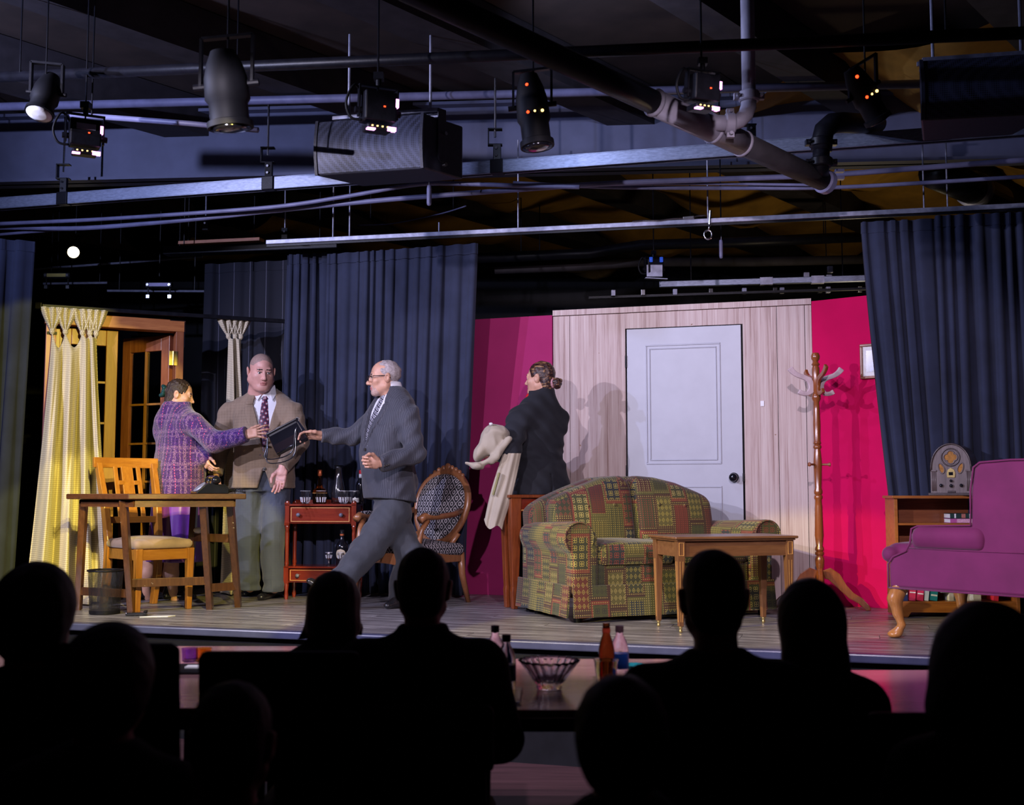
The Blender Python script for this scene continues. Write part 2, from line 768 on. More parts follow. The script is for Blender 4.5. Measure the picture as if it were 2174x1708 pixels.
M['cherry_v'] = wood('cherry_post', (0.14, 0.013, 0.005), (0.26, 0.032, 0.01), 0.22, 2, 1.2, 0.6)
M['cherry_line'] = pm('pale_inlay', (0.66, 0.34, 0.10), 0.4, 0.1, 30)
M['carved'] = wood('carved_walnut', (0.20, 0.07, 0.025), (0.36, 0.15, 0.06), 0.38, 2, 1.5, 0.3)
M['table_wood'] = wood('coffee_table_walnut', (0.11, 0.045, 0.018), (0.22, 0.10, 0.04), 0.33, 2, 1.0, 0.4)
M['table_wood_x'] = wood('coffee_table_apron', (0.11, 0.045, 0.018), (0.22, 0.10, 0.04), 0.33, 0, 1.0, 0.4)
M['mahogany'] = wood('mahogany', (0.12, 0.024, 0.008), (0.26, 0.06, 0.014), 0.25, 2, 1.2, 0.5)
M['rack_wood'] = wood('rack_maple', (0.17, 0.042, 0.012), (0.30, 0.085, 0.022), 0.24, 2, 1.2, 0.6)
M['rack_pale'] = pm('pale_hook_wood', (0.60, 0.46, 0.48), 0.4, 0.15, 16)
M['shelf_wood'] = wood('bookcase_pine', (0.24, 0.07, 0.014), (0.42, 0.15, 0.03), 0.36, 0, 1.2, 0.3)
M['leg_wood'] = wood('scuffed_maple', (0.42, 0.15, 0.035), (0.62, 0.27, 0.07), 0.28, 2, 1.6, 0.5, 0.06, (0.72, 0.58, 0.42))
M['white'] = pm('white_plastic', (0.8, 0.8, 0.82), 0.45, 0.05, 10)
M['glass'] = glassm('clear_glass', (1, 1, 1), 0.10)
M['paper'] = pm('paper', (0.78, 0.77, 0.76), 0.8, 0.06, 20)


def plank_mat(name, c0, c1, c2):
    m, t, b = nt(name)
    v = coords(t, 'Object', (0.6, 9, 9))
    f = mathn(t, 'ADD', mathn(t, 'MULTIPLY', noise(t, v, 2.2, 7, 0.7), 0.75), mathn(t, 'MULTIPLY', noise(t, v, 9, 3), 0.25))
    c = ramp(t, f, [(0.38, c0), (0.5, c1), (0.62, c2)])
    oi = N(t, 'ShaderNodeObjectInfo')
    c = mixc(t, mathn(t, 'MULTIPLY', oi.outputs['Random'], 0.35), c, c0)
    L(t, c, b.inputs['Base Color'])
    sp = noise(t, coords(t, 'Object', (1, 3, 1)), 4, 4)
    L(t, ramp(t, sp, [(0.3, (0.24,) * 3), (0.7, (0.42,) * 3)]), b.inputs['Roughness'])
    bump(t, b, f, 0.12)
    return m


M['floorboard'] = plank_mat('grey_floorboard', (0.055, 0.047, 0.052), (0.20, 0.185, 0.188), (0.50, 0.475, 0.47))


def fabric(name, col, rough=0.85, sheen=0.3, fold=0.12):
    m, t, b = nt(name)
    v = coords(t, 'Object')
    n = noise(t, v, 5, 4)
    c = ramp(t, n, [(0.3, sh(col, 1 - fold)), (0.7, sh(col, 1 + fold))])
    L(t, c, b.inputs['Base Color'])
    b.inputs['Roughness'].default_value = rough
    b.inputs['Sheen Weight'].default_value = sheen
    b.inputs['Sheen Roughness'].default_value = 0.4
    w = noise(t, coords(t, 'Object', (1, 1, 1)), 420, 1)
    bump(t, b, w, 0.08, 0.002)
    return m


M['navy_velour'] = fabric('navy_velour', (0.020, 0.026, 0.056), 0.95, 0.05, 0.2)
def slit_light_velour():
    m, t, b = nt('black_velour')
    tc = N(t, 'ShaderNodeTexCoord')
    sp = N(t, 'ShaderNodeSeparateXYZ')
    L(t, tc.outputs['Object'], sp.inputs[0])
    f = mathn(t, 'FRACT', mathn(t, 'MULTIPLY', sp.outputs[0], 7.0))
    ln = mathn(t, 'LESS_THAN', f, 0.035)
    c = mixc(t, ln, (0.010, 0.011, 0.020), (0.10, 0.10, 0.14))  # pale lines stand for light coming through slits in the drop
    L(t, c, b.inputs['Base Color'])
    b.inputs['Roughness'].default_value = 0.95
    return m


M['black_velour'] = slit_light_velour()
M['crimson'] = pm('crimson_paint', (0.56, 0.0, 0.078), 0.8, 0.08, 3, 0.04, 30, spec=0.15)
M['dark_backing'] = pm('dark_backing', (0.01, 0.01, 0.012), 0.9, 0.2, 5)


def ply():
    m, t, b = nt('pale_plywood')
    v = coords(t, 'Object', (10, 10, 0.35))
    f = mathn(t, 'ADD', mathn(t, 'MULTIPLY', noise(t, v, 3.0, 5, 0.7), 0.6), mathn(t, 'MULTIPLY', noise(t, coords(t, 'Object', (60, 60, 0.4)), 2.0, 3, 0.7), 0.4))
    c = ramp(t, f, [(0.36, (0.27, 0.16, 0.13)), (0.47, (0.47, 0.345, 0.31)), (0.62, (0.58, 0.47, 0.43))])
    sp = noise(t, coords(t, 'Object'), 22, 2, 0.6)
    c = mixc(t, ramp(t, sp, [(0.76, (0, 0, 0)), (0.78, (1, 1, 1))]), c, (0.25, 0.13, 0.07))
    L(t, c, b.inputs['Base Color'])
    b.inputs['Roughness'].default_value = 0.55
    bump(t, b, f, 0.1)
    return m


M['ply'] = ply()
M['door_white'] = pm('door_paint', (0.44, 0.45, 0.50), 0.42, 0.04, 6, 0.02)

# ---------------------------------------------------------------- stage and hall
SR = 0.2915
S_O = Vector((0, 6.14, 0))
S_D = Vector((math.cos(SR), -math.sin(SR), 0))
S_N = Vector((math.sin(SR), math.cos(SR), 0))


def stg(x, y, z=0.0):
    return S_O + S_D * x + S_N * y + Vector((0, 0, z))


def struct(mb, name, mats, parent=None, **kw):
    o = mb.build(name, mats, parent, **kw)
    if parent is None:
        o['kind'] = 'structure'
    return o


FZ = -0.65
fm = wood('hall_floor_wood', (0.045, 0.02, 0.022), (0.10, 0.045, 0.05), 0.35, 0, 0.4, 0.2)
struct(MB().box((-0.5, 4.5, FZ - 0.05), (15, 21, 0.1)), 'floor', fm)
struct(MB().box((-0.5, 4.5, 4.0), (15, 21, 0.1)), 'ceiling', M['deck'])
struct(MB().box((-8.0, 4.5, 1.65), (0.1, 21, 4.6)), 'wall_left', M['black'])
struct(MB().box((7.0, 4.5, 1.65), (0.1, 21, 4.6)), 'wall_right', M['black'])
struct(MB().box((-0.5, 15.0, 1.65), (15, 0.1, 4.6)), 'wall_back', M['black'])
struct(MB().box((-0.5, -6.0, 1.65), (15, 0.1, 4.6)), 'wall_audience', M['black'])

# the stage: a black platform carrying floorboards
so = bpy.data.objects.new('stage_platform', None)
COL.objects.link(so)
so.location = S_O
so.rotation_euler = (0, 0, -SR)
so['kind'] = 'structure'
MB().box((0.0, 3.2, FZ / 2 - 0.02), (12.0, 6.3, -FZ - 0.04)).build('riser', M['black'], so)
MB().box((0.0, 0.035, -0.022), (12.0, 0.07, 0.044)).build('nosing', pm('blue_black_nosing', (0.05, 0.055, 0.11), 0.35, 0.2, 6), so, bevel=0.008)
pw = 0.19
pm_mesh = None
row = 0
y = 0.07
while y < 6.2:
    x = -6.0 + (row * 0.73) % 1.9 - 1.9
    while x < 6.0:
        x0, x1 = max(x, -6.0), min(x + 1.9, 6.0)
        if x1 - x0 > 0.05:
            full = abs(x1 - x0 - 1.9) < 1e-6
            if full and pm_mesh is not None:
                p = bpy.data.objects.new('plank', pm_mesh)
                COL.objects.link(p)
                p.parent = so
            else:
                p = MB().box((0, 0, -0.01), (x1 - x0 - 0.003, pw - 0.003, 0.02)).build('plank', M['floorboard'], so)
                if full:
                    pm_mesh = p.data
            p.location = ((x0 + x1) / 2, y + pw / 2, random.uniform(-0.0006, 0))
        x += 1.9
    y += pw
    row += 1

# ---------------------------------------------------------------- set flats
WA = at(1175, 1262, 8.65)
WA.z = 0
WB = at(1735, 1262, 8.10)
WB.z = 0
WT = 2.19
wd = (WB - WA)
wl = wd.length
wr = math.atan2(wd.y, wd.x)
wb = MB().box((wl / 2, 0.06, WT / 2), (wl, 0.03, WT)).build('wall_back_flat', M['dark_backing'])
wb.location = WA
wb.rotation_euler = (0, 0, wr)
wb['kind'] = 'structure'


def wx(u):
    """photograph column -> distance along the plywood flat"""
    r = ray(u, 900)
    # intersect the plan ray with the wall line
    a = Vector((r.x, r.y))
    w = Vector((wd.x, wd.y)) / wl
    den = a.x * w.y - a.y * w.x
    s_ = (WA.x * a.y - WA.y * a.x) / den
    return -s_ if False else (a.x * WA.y - a.y * WA.x) / (a.y * w.x - a.x * w.y)


def wz(u, v):
    x = wx(u)
    P = WA + wd.normalized() * x
    return at(u, v, P.y).z


dx0, dx1 = wx(1330), wx(1577)
dz1 = wz(1450, 694)
g = 0.008
panels = [(0.0, wx(1209), 0, WT - 0.045), (wx(1209) + .003, dx0 - g, 0, WT - 0.045), (dx0 - g, dx1 + g, dz1 + g, WT - 0.045),
          (dx1 + g, wx(1652), 0, WT - 0.045), (wx(1652) + .003, wx(1712), 0, WT - 0.045), (wx(1712) + .003, wl, 0, WT - 0.045)]
for x0, x1, z0, z1 in panels:
    MB().box(((x0 + x1) / 2, 0.03, (z0 + z1) / 2), (x1 - x0 - .001, 0.03, z1 - z0)).build('plywood_panel', M['ply'], wb)
MB().box((wl / 2, 0.022, WT - 0.02), (wl, 0.045, 0.042)).build('top_rail', M['ply'], wb)
ox = wx(1619)
MB().box((ox, 0.012, wz(1619, 856)), (0.026, 0.008, 0.04)).build('switch_plate', M['white'], wb, bevel=0.002)

d1 = MB().box(((dx0 + dx1) / 2, 0.028, dz1 / 2 + 0.008), (dx1 - dx0 - 0.012, 0.035, dz1 - 0.016)).build('door_1', M['door_white'])
d1.location = WA
d1.rotation_euler = (0, 0, wr)
d1['kind'] = 'structure'
px0, px1 = wx(1371), wx(1531)
pz0, pz1 = wz(1450, 985), wz(1450, 729)


def molding(mb, x0, x1, z0, z1, w, y, th):
    mb.box(((x0 + x1) / 2, y, z1 - w / 2), (x1 - x0, th, w))
    mb.box(((x0 + x1) / 2, y, z0 + w / 2), (x1 - x0, th, w))
    mb.box((x0 + w / 2, y, (z0 + z1) / 2), (w, th, z1 - z0 - 2 * w))
    mb.box((x1 - w / 2, y, (z0 + z1) / 2), (w, th, z1 - z0 - 2 * w))


mb = MB()
molding(mb, px0, px1, pz0, pz1, 0.012, 0.009, 0.012)
molding(mb, px0 + 0.028, px1 - 0.028, pz0 + 0.028, pz1 - 0.028, 0.009, 0.009, 0.012)
mb.build('panel_molding', M['door_white'], d1, bevel=0.004)
mb = MB()
molding(mb, px0, px1, 0.14, pz0 - 0.16, 0.012, 0.009, 0.012)
mb.build('panel_molding', M['door_white'], d1, bevel=0.004)
kx, kz = wx(1556), wz(1556, 1013)
MB().lathe((kx, 0.012, kz), [(0.034, 0), (0.036, 0.006), (0.014, 0.012), (0.012, 0.035), (0.026, 0.045), (0.031, 0.06), (0.026, 0.074), (0.0, 0.078)], 20, (0, -1, 0)).build('door_knob', M['black_gloss'], d1, smooth=True)
MB().box((dx1 - 0.002, 0.015, kz), (0.012, 0.02, 0.06)).build('latch_plate', M['black_metal'], d1)
for v in (767, 1000):
    MB().cyl((dx0 - 0.001, 0.006, wz(1330, v) - 0.045), (dx0 - 0.001, 0.006, wz(1330, v) + 0.045), 0.008).build('hinge', M['black_metal'], d1)


def flat(name, p0, p1, z, mat):
    d = p1 - p0
    o = MB().box((d.length / 2, 0.02, z / 2), (d.length, 0.03, z)).build(name, mat)
    o.location = (p0.x, p0.y, 0)
    o.rotation_euler = (0, 0, math.atan2(d.y, d.x))
    o['kind'] = 'structure'
    mb_ = MB()
    for x in (0.03, d.length - 0.03):
        mb_.box((x, 0.055, z / 2), (0.045, 0.04, z))
    mb_.build('frame', M['ply'], o)
    return o


CA, CB = Vector((2.165, 8.10, 0)), Vector((2.60, 7.775, 0))
flat('wall_right_flat', CA, CB, 2.17, M['crimson'])
MA = at(965, 1262, 8.95)
flat('wall_left_flat', Vector((MA.x, MA.y, 0)), Vector((WA.x - 0.005, WA.y + 0.03, 0)), 2.16, pm('mauve_tone', (0.34, 0.022, 0.115), 0.8, 0.08, 3, 0.04, 30, spec=0.15))  # darker and mauver than the right flat

# framed photograph on the crimson flat, half behind the curtain
fdir = (CB - CA).normalized()
fn = Vector((fdir.y, -fdir.x, 0))
# where pixel column 1856 meets the flat
def on_line(u, A, d):
    r = ray(u, 900)
    s_ = (r.x * A.y - r.y * A.x) / (r.y * d.x - r.x * d.y)
    return A + d * s_


pc = on_line(1861, CA, fdir)
pz = (at(1861, 730, pc.y).z + at(1861, 802, pc.y).z) / 2
pf = thing('picture_frame', 'wooden framed photograph hung on the crimson wall beside the dark curtain', 'picture', (pc.x + fn.x * 0.012, pc.y + fn.y * 0.012, pz), math.atan2(fdir.y, fdir.x))
mb = MB()
molding(mb, -0.10, 0.10, -0.122, 0.122, 0.018, 0, 0.022)
mb.build('frame', M['red_wood'], pf, bevel=0.004)
MB().box((0, 0.004, 0), (0.166, 0.004, 0.208)).build('mat_board', M['paper'], pf)
def photo_mat():
    m, t, b = nt('blue_photo')
    n = noise(t, coords(t, 'Object', (1, 1, 1)), 28, 4)
    L(t, ramp(t, n, [(0.46, (0.01, 0.015, 0.07)), (0.56, (0.05, 0.08, 0.28)), (0.68, (0.45, 0.5, 0.66))], 'CONSTANT'), b.inputs['Base Color'])
    b.inputs['Roughness'].default_value = 0.2
    return m
MB().box((0, 0.001, 0.0), (0.115, 0.004, 0.15)).build('photograph', photo_mat(), pf)

# ---------------------------------------------------------------- drapes
def drape(name, t0, t1, b0, b1, zt, zb, pleats, amp, mat, label, cat='curtain', group=None, seed=0, rows=22, hemf=1.3, lean=1.0, zt1=None, hem=True):
    """pleated cloth: t0,t1 top plan points, b0,b1 bottom plan points"""
    r = random.Random(seed)
    n = pleats * 14
    t0, t1, b0, b1 = (Vector((p[0], p[1])) for p in (t0, t1, b0, b1))
    root = thing(name, label, cat, ((t0.x + t1.x) / 2, (t0.y + t1.y) / 2, zb), 0, group)
    ph = [r.uniform(0, 6.28) for _ in range(5)]
    wgt = [r.uniform(0.35, 1.5) for _ in range(pleats + 2)]
    wid = np.array([r.choice((0.5, 0.7, 0.9, 1.1, 1.5)) for _ in range(pleats)])
    cum = np.concatenate([[0], np.cumsum(wid)])
    cum = cum / cum[-1]
    zt1 = zt if zt1 is None else zt1
    vs, fs = [], []
    for i in range(rows + 1):
        h = i / rows
        for j in range(n + 1):
            s_ = j / n
            hh = h ** lean
            p = (t0.lerp(t1, s_)).lerp(b0.lerp(b1, s_), hh)
            d = (t1 - t0).normalized()
            nn = Vector((-d.y, d.x))
            k = float(np.interp(s_, cum, np.arange(pleats + 1))) + 0.18 * math.sin(s_ * 9 + ph[0]) + 0.10 * h * math.sin(s_ * 23 + ph[1])
            w = float(np.interp(k, np.arange(len(wgt)), wgt))
            a = amp * w * (0.45 + (hemf - 0.45) * h)
            c = math.cos(2 * PI * k)
            off = a * (c + 0.25 * math.cos(4 * PI * k + ph[2])) + 0.4 * amp * h * math.sin(s_ * 11 + ph[3])
            p = p + nn * off + d * (0.35 * a * math.sin(4 * PI * k))
            z = (zt + (zt1 - zt) * s_) * (1 - h) + zb * h
            vs.append((p.x, p.y, z))
    for i in range(rows):
        for j in range(n):
            a = i * (n + 1) + j
            fs.append((a, a + n + 1, a + n + 2, a + 1))
    m_ = MB().add(vs, fs)
    m_.build('cloth', mat, root, smooth=True, world=True, solid=0.006)
    # heading band along the rail
    if hem:
        hb = MB()
        rings = []
        for j in range(n + 1):
            x, y_, z = vs[j]
            rings.append([(x, y_ - 0.008, z - 0.075), (x, y_ - 0.008, z + 0.004), (x, y_ + 0.008, z + 0.004), (x, y_ + 0.008, z - 0.075)])
        hb.loft(rings)
        hb.build('heading_band', mat, root, world=True)
    return root


def rail_y(x):
    return 8.24 - 0.21 * x


RZ = 2.69
NV = M['navy_velour']


def rp(u, dy=0.0):
    """rail plan point below photograph column u"""
    s_ = 0.0
    r = ray(u, 500)
    k = r.x / r.y
    Y = 8.24 / (1 + 0.21 * k) + dy
    return (k * Y, Y)


drape('stage_curtain', rp(695, .2), rp(1015, .05), rp(690, .42), rp(987, .34), RZ - 0.045, 0.012, 14, 0.025, NV, 'tall navy curtain hanging behind the grey suited man and the striped armchair'.replace('striped', 'carved'), group=None, seed=3)
drape('stage_curtain', rp(612, 0.42), rp(712, 0.4), rp(600, 0.42), rp(715, 0.4), 2.70, 0.012, 6, 0.04, NV, 'narrow navy curtain between the black drop and the tall navy curtain', seed=5)
drape('stage_curtain', rp(436, 0.75), rp(632, 0.72), rp(430, 0.75), rp(632, 0.72), 2.72, 0.012, 5, 0.03, M['black_velour'], 'black curtain drop with painted light lines behind the bald man in the tan jacket', seed=8)
drape('stage_curtain', rp(1828, -.05), rp(2000, -.05), rp(1896, -.05), rp(2015, -.05), RZ - 0.045, 0.012, 6, 0.032, NV, 'navy curtain panel beside the crimson wall, its free edge swept aside', seed=11, lean=1.25)
drape('stage_curtain', rp(1986, -0.13), rp(2330, -0.1), rp(1990, -0.13), rp(2330, -0.1), RZ - 0.045, 0.012, 11, 0.034, NV, 'navy curtain panel behind the old wooden radio and the plum armchair', seed=13)
drape('stage_curtain', (-4.45, 7.9), (-3.50, 8.16), (-4.45, 7.9), (-3.57, 8.14), 2.62, 0.012, 6, 0.05, NV, 'dark navy curtain at the edge of the stage beyond the patterned cream curtain', seed=15)
# the black drop's pale lines of light lie in its material
mb = MB()

# curtain rail
ra, rb_ = Vector((-1.9, rail_y(-1.9), RZ + 0.03)), Vector((3.9, rail_y(3.9), RZ + 0.03))
rl = thing('curtain_rail', 'steel curtain rail hung on thin rods above the sofa and the navy curtains', 'rail', ra)
MB().bar(ra, rb_, 0.045, 0.034).build('track', M['steel_dull'], rl, world=True, bevel=0.004)
MB().bar(ra - Vector((0, 0, 0.025)), rb_ - Vector((0, 0, 0.025)), 0.012, 0.016).build('channel', M['black_metal'], rl, world=True)
for u, v0, v1 in ((707, 395, 503), (742, 400, 502), (932, 472, 494), (1100, 395, 485), (1503, 385, 466), (1962, 385, 447), (2012, 400, 445)):
    p = at(u, v1, rp(u)[1])
    q = at(u, v0, rp(u)[1])
    MB().cyl((p.x, p.y, RZ + 0.03), (p.x, p.y, q.z + 0.35 if v1 - v0 > 30 else q.z), 0.006, n=8).build('hanger_rod', M['steel_dull'], rl, world=True)
# cable, turnbuckle and eye bolt on the rail
tb = MB()
P = lambda u, v, dy=-0.03: at(u, v, rp(u)[1] + dy)
tb.tube([P(1342, 470), P(1365, 468), P(1400, 468), P(1430, 464), P(1460, 463)], 0.006, 6)
tb.build('stay_cable', M['chrome'], rl, world=True)
MB().bar(P(1450, 463), P(1474, 461), 0.02, 0.022).build('turnbuckle', M['chrome'], rl, world=True, bevel=0.004)
MB().tube([P(1474, 461), P(1482, 458), P(1498, 457)], 0.006, 6).build('hook', M['chrome'], rl, world=True)
MB().cyl(P(1508, 447), P(1506, 476), 0.01, n=10).build('clamp_bolt', M['chrome'], rl, world=True)
eb = MB()
eb.cyl(P(1507, 476), P(1504, 489), 0.008, n=8)
c = P(1503, 498)
eb.tube([c + Vector((0.028 * math.sin(a), 0, 0.032 * math.cos(a))) for a in np.linspace(0, 2 * PI, 17)[:-1]], 0.007, 8, closed=True)
eb.build('eye_bolt', M['chrome'], rl, world=True, smooth=True)
# ---------------------------------------------------------------- roof structure
JD = Vector((0.643, 0.766, 0))
JN = Vector((0.766, -0.643, 0))


def jpt(a, b, z):
    """a along the joists, b across them"""
    return Vector((0.6, 8.6, 0)) + JD * a + JN * b + Vector((0, 0, z))


jb = bpy.data.objects.new('ceiling_joists', None)
COL.objects.link(jb)
jb['kind'] = 'structure'
for i, b in enumerate(np.arange(-7.0, 6.0, 1.45)):
    MB().bar(jpt(-6.5, b, 3.79), jpt(6.0, b, 3.79), 0.30 if i % 2 else 0.22, 0.3).build('joist', M['joist'], jb)
ob = bpy.data.objects.new('ceiling_insulation', None)
COL.objects.link(ob)
ob['kind'] = 'structure'
for i, b in enumerate(np.arange(-7.0, 6.0, 1.45)):
    vs, fs = [], []
    na, nb = 24, 8
    for ia in range(na + 1):
        for ib in range(nb + 1):
            a = 0.4 + 5.4 * ia / na
            t = ib / nb
            sag = 0.30 * math.sin(PI * t) * (0.75 + 0.35 * math.sin(a * 2.3 + i * 1.7)) + 0.03 * math.sin(a * 9 + t * 4)
            vs.append(jpt(a, b + 0.12 + t * 1.21, 3.86 - sag))
    for ia in range(na):
        for ib in range(nb):
            q = ia * (nb + 1) + ib
            fs.append((q, q + 1, q + nb + 2, q + nb + 1))
    MB().add(vs, fs).build('insulation_batt', M['ochre'], ob, smooth=True)
lw = bpy.data.lights.new('added_roof_glow', 'POINT')  # added unseen warm light behind the flats, brightens the roof insulation
lw.energy = 15
lw.color = (1.0, 0.8, 0.5)
lw.shadow_soft_size = 0.1
lo_ = bpy.data.objects.new('added_roof_glow', lw)
COL.objects.link(lo_)
lo_.location = (3.0, 9.8, 1.9)

# black masking wall behind the set
struct(MB().box((1.5, 12.6, 1.55), (16, 0.08, 3.2)), 'wall_masking', M['black'])

# painted I-beam across the hall
BL, BR = gnd(-150, 397, 3.28), gnd(2400, 338, 3.28)
BH = 0.56
bd = (BR - BL).normalized()
bn = Vector((bd.y, -bd.x, 0))      # towards the audience
up = Vector((0, 0, 1))
beam = MB().bar(BL + up * BH / 2, BR + up * BH / 2, 0.03, BH).build('beam', M['blue_beam'])
beam['kind'] = 'structure'
MB().bar(BL + up * 0.012, BR + up * 0.012, 0.20, 0.024).build('bottom_flange', M['blue_beam'], beam)
MB().bar(BL + up * (BH - 0.012), BR + up * (BH - 0.012), 0.20, 0.024).build('top_flange', M['blue_beam'], beam)
# second pipe under the deck, above the beam
for (u0, v0, u1, v1, z, r_, nm, mt) in ((19, 226, 1100, 199, 3.60, 0.03, 'sprinkler_pipe', 'conduit'),):
    a, b = gnd(u0 - 400, v0 + 10, z), gnd(u1 + 900, v1 - 22, z)
    o = MB().cyl(a, b, r_, n=12).build(nm, M[mt], None, smooth=True)
    tag(o, 'long thin blue-grey pipe running under the roof deck above the painted beam', 'pipe')


def sy(u, dy=0.0):
    k = (u - 1087) / F * 0.985
    return 7.63 / (1 + 0.2533 * k) + dy


# galvanised strut with hangers
sL, sR = at(-120, 442, sy(-120)), at(2330, 262, sy(2330))
sl = thing('lighting_strut', 'galvanised steel strut hung across the hall in front of the painted beam', 'beam', sL)
mb = MB()
dd = (sR - sL).normalized()
fb = Vector((dd.y, -dd.x, 0)).normalized()
mb.bar(sL + fb * 0.03, sR + fb * 0.03, 0.006, 0.082)
mb.bar(sL - fb * 0.03, sR - fb * 0.03, 0.006, 0.082)
mb.bar(sL + up * 0.041, sR + up * 0.041, 0.066, 0.006)
mb.bar(sL - up * 0.041 + fb * 0.024, sR - up * 0.041 + fb * 0.024, 0.018, 0.006)
mb.bar(sL - up * 0.041 - fb * 0.024, sR - up * 0.041 - fb * 0.024, 0.018, 0.006)
mb.build('channel', M['steel'], sl, world=True)
for u, vc in ((138, 0), (573, 0), (1057, 0), (1596, 0)):
    t = (u - -120) / (2330 + 120.0)
    # position along strut from its projected column
    lo, hi = 0.0, 1.0
    for _ in range(30):
        mid = (lo + hi) / 2
        p = sL.lerp(sR, mid)
        uu = 1087 + F * p.x / (p.y * math.cos(PITCH) + (p.z - ZC) * math.sin(PITCH))
        if uu < u:
            lo = mid
        else:
            hi = mid
    p = sL.lerp(sR, lo)
    hg = thing('strut_hanger', {138: 'black clamp and threaded rod carrying the strut, nearest the left wall lamp', 573: 'black clamp and threaded rod carrying the strut left of the big loudspeaker', 1057: 'black clamp and threaded rod carrying the strut right of the big loudspeaker', 1596: 'black clamp and threaded rod behind the grey pipe elbow'}[u], 'hanger', p)
    MB().bar(p - dd * 0.045 + fb * 0.012, p + dd * 0.045 + fb * 0.012, 0.072, 0.096).build('clamp_band', M['black_metal'], hg, world=True, bevel=0.004)
    MB().box(p + up * 0.10 + fb * 0.02, (0.055, 0.035, 0.12)).build('clamp_plate', M['black_metal'], hg, world=True, bevel=0.004)
    m2 = MB()
    q = p + up * 0.215 - dd * 0.02
    m2.box(q + up * 0.055, (0.10, 0.05, 0.008))
    m2.box(q - up * 0.055, (0.10, 0.05, 0.008))
    m2.box(q - Vector((0.046, 0, 0)), (0.008, 0.05, 0.11))
    m2.build('c_bracket', M['black_metal'], hg, world=True)
    for dz in (0.075, 0.125):
        MB().cyl(p + up * dz + fb * 0.035, p + up * dz + fb * 0.05, 0.009, n=8).build('bolt', M['chrome'], hg, world=True)
    MB().cyl(q + up * 0.0, Vector((q.x, q.y, 3.66)), 0.008, n=8).build('threaded_rod', M['chrome'], hg, world=True)

# conduits and cables strung under the beam
def strung(pts, r_, name, label, mat, dy):
    P_ = [at(u, v, sy(u, dy)) for u, v in pts]
    # smooth through the points
    Q = []
    for i in range(len(P_) - 1):
        p0, p1, p2, p3 = P_[max(i - 1, 0)], P_[i], P_[i + 1], P_[min(i + 2, len(P_) - 1)]
        for k in range(6):
            t = k / 6
            Q.append(0.5 * ((2 * p1) + (p2 - p0) * t + (2 * p0 - 5 * p1 + 4 * p2 - p3) * t * t + (3 * p1 - p0 - 3 * p2 + p3) * t ** 3))
    Q.append(P_[-1])
    o = MB().tube(Q, r_, 8).build(name, mat, None, smooth=True)
    return tag(o, label, 'cable')


strung([(-150, 482), (19, 474), (200, 466), (430, 451), (600, 437), (740, 416), (890, 391), (1010, 391), (1100, 394), (1230, 397)], 0.016, 'conduit', 'upper grey conduit looping from the left curtain up under the loudspeaker', M['conduit'], 0.2)
strung([(-150, 484), (19, 483), (180, 484), (400, 466), (600, 445), (830, 423), (1090, 403), (1300, 389), (1500, 381), (1740, 372), (1960, 356), (2154, 341), (2330, 330)], 0.019, 'conduit', 'thick grey conduit running the width of the hall beneath the strut', M['conduit'], 0.3)
strung([(-150, 512), (19, 496), (300, 474), (500, 456), (600, 448)], 0.012, 'conduit', 'lowest grey conduit at the left, crossing below the others', M['conduit'], 0.35)
strung([(1090, 388), (1230, 395), (1340, 398), (1560, 399), (1760, 398), (1960, 388), (2154, 376), (2330, 366)], 0.014, 'conduit', 'lower grey conduit passing under the end of the big grey pipe', M['conduit'], 0.4)
strung([(1090, 402), (1300, 392), (1500, 390), (1760, 393)], 0.01, 'conduit', 'thin conduit between the two grey conduits above the eye bolt', M['conduit'], 0.36)
strung([(760, 478), (830, 475), (930, 455), (990, 437)], 0.006, 'slack_cable', 'thin slack cable sagging above the tall navy curtain', M['conduit'], 1.4)
def wgt_(u, v0, v1, Y, lab, r_=0.013):
    p0, p1 = at(u, v0, Y), at(u, v1, Y)
    o = thing('cord_weight', lab, 'weight', p0)
    MB().lathe(p1, [(0.0, 0), (r_ * 0.8, 0.006), (r_, 0.02), (r_, p0.z - p1.z - 0.03), (r_ * 0.8, p0.z - p1.z - 0.006), (0, p0.z - p1.z)], 12).build('grip', M['conduit'], o, smooth=True, world=True)
    q = at(u, v0 - 24, Y)
    MB().cyl(p0, q, 0.003, n=6).build('cord', M['steel_dull'], o, world=True)
wgt_(911, 392, 437, 7.7, 'slim blue-grey pull grip hanging under the big loudspeaker', 0.017)
wgt_(1531, 508, 549, 8.3, 'slim dark pull grip hanging below the rail beside the eye bolt', 0.014)
for u, v0, v1, Y in ((437, 420, 470, 9.2), (605, 405, 488, 9.0)):
    p1 = at(u, v1, Y)
    o = thing('hanging_rod', 'thin rod with a black clamp hanging above the orange plank' if u == 437 else 'thin rod with a black clamp hanging above the narrow navy curtain', 'hanger', p1)
    MB().cyl(p1, at(u, v0, Y) + up * 0.6, 0.006, n=8).build('rod', M['steel_dull'], o, world=True)
    MB().box(p1 - up * 0.03, (0.05, 0.04, 0.09)).build('clamp', M['black_metal'], o, world=True, bevel=0.004)
    MB().cyl(p1 + Vector((0, -0.02, -0.02)), p1 + Vector((0, -0.035, -0.02)), 0.009, n=8).build('bolt', M['chrome'], o, world=True)

# ---------------------------------------------------------------- big pipes
def pipe_thing(name, label, loc):
    return thing(name, label, 'pipe', loc)


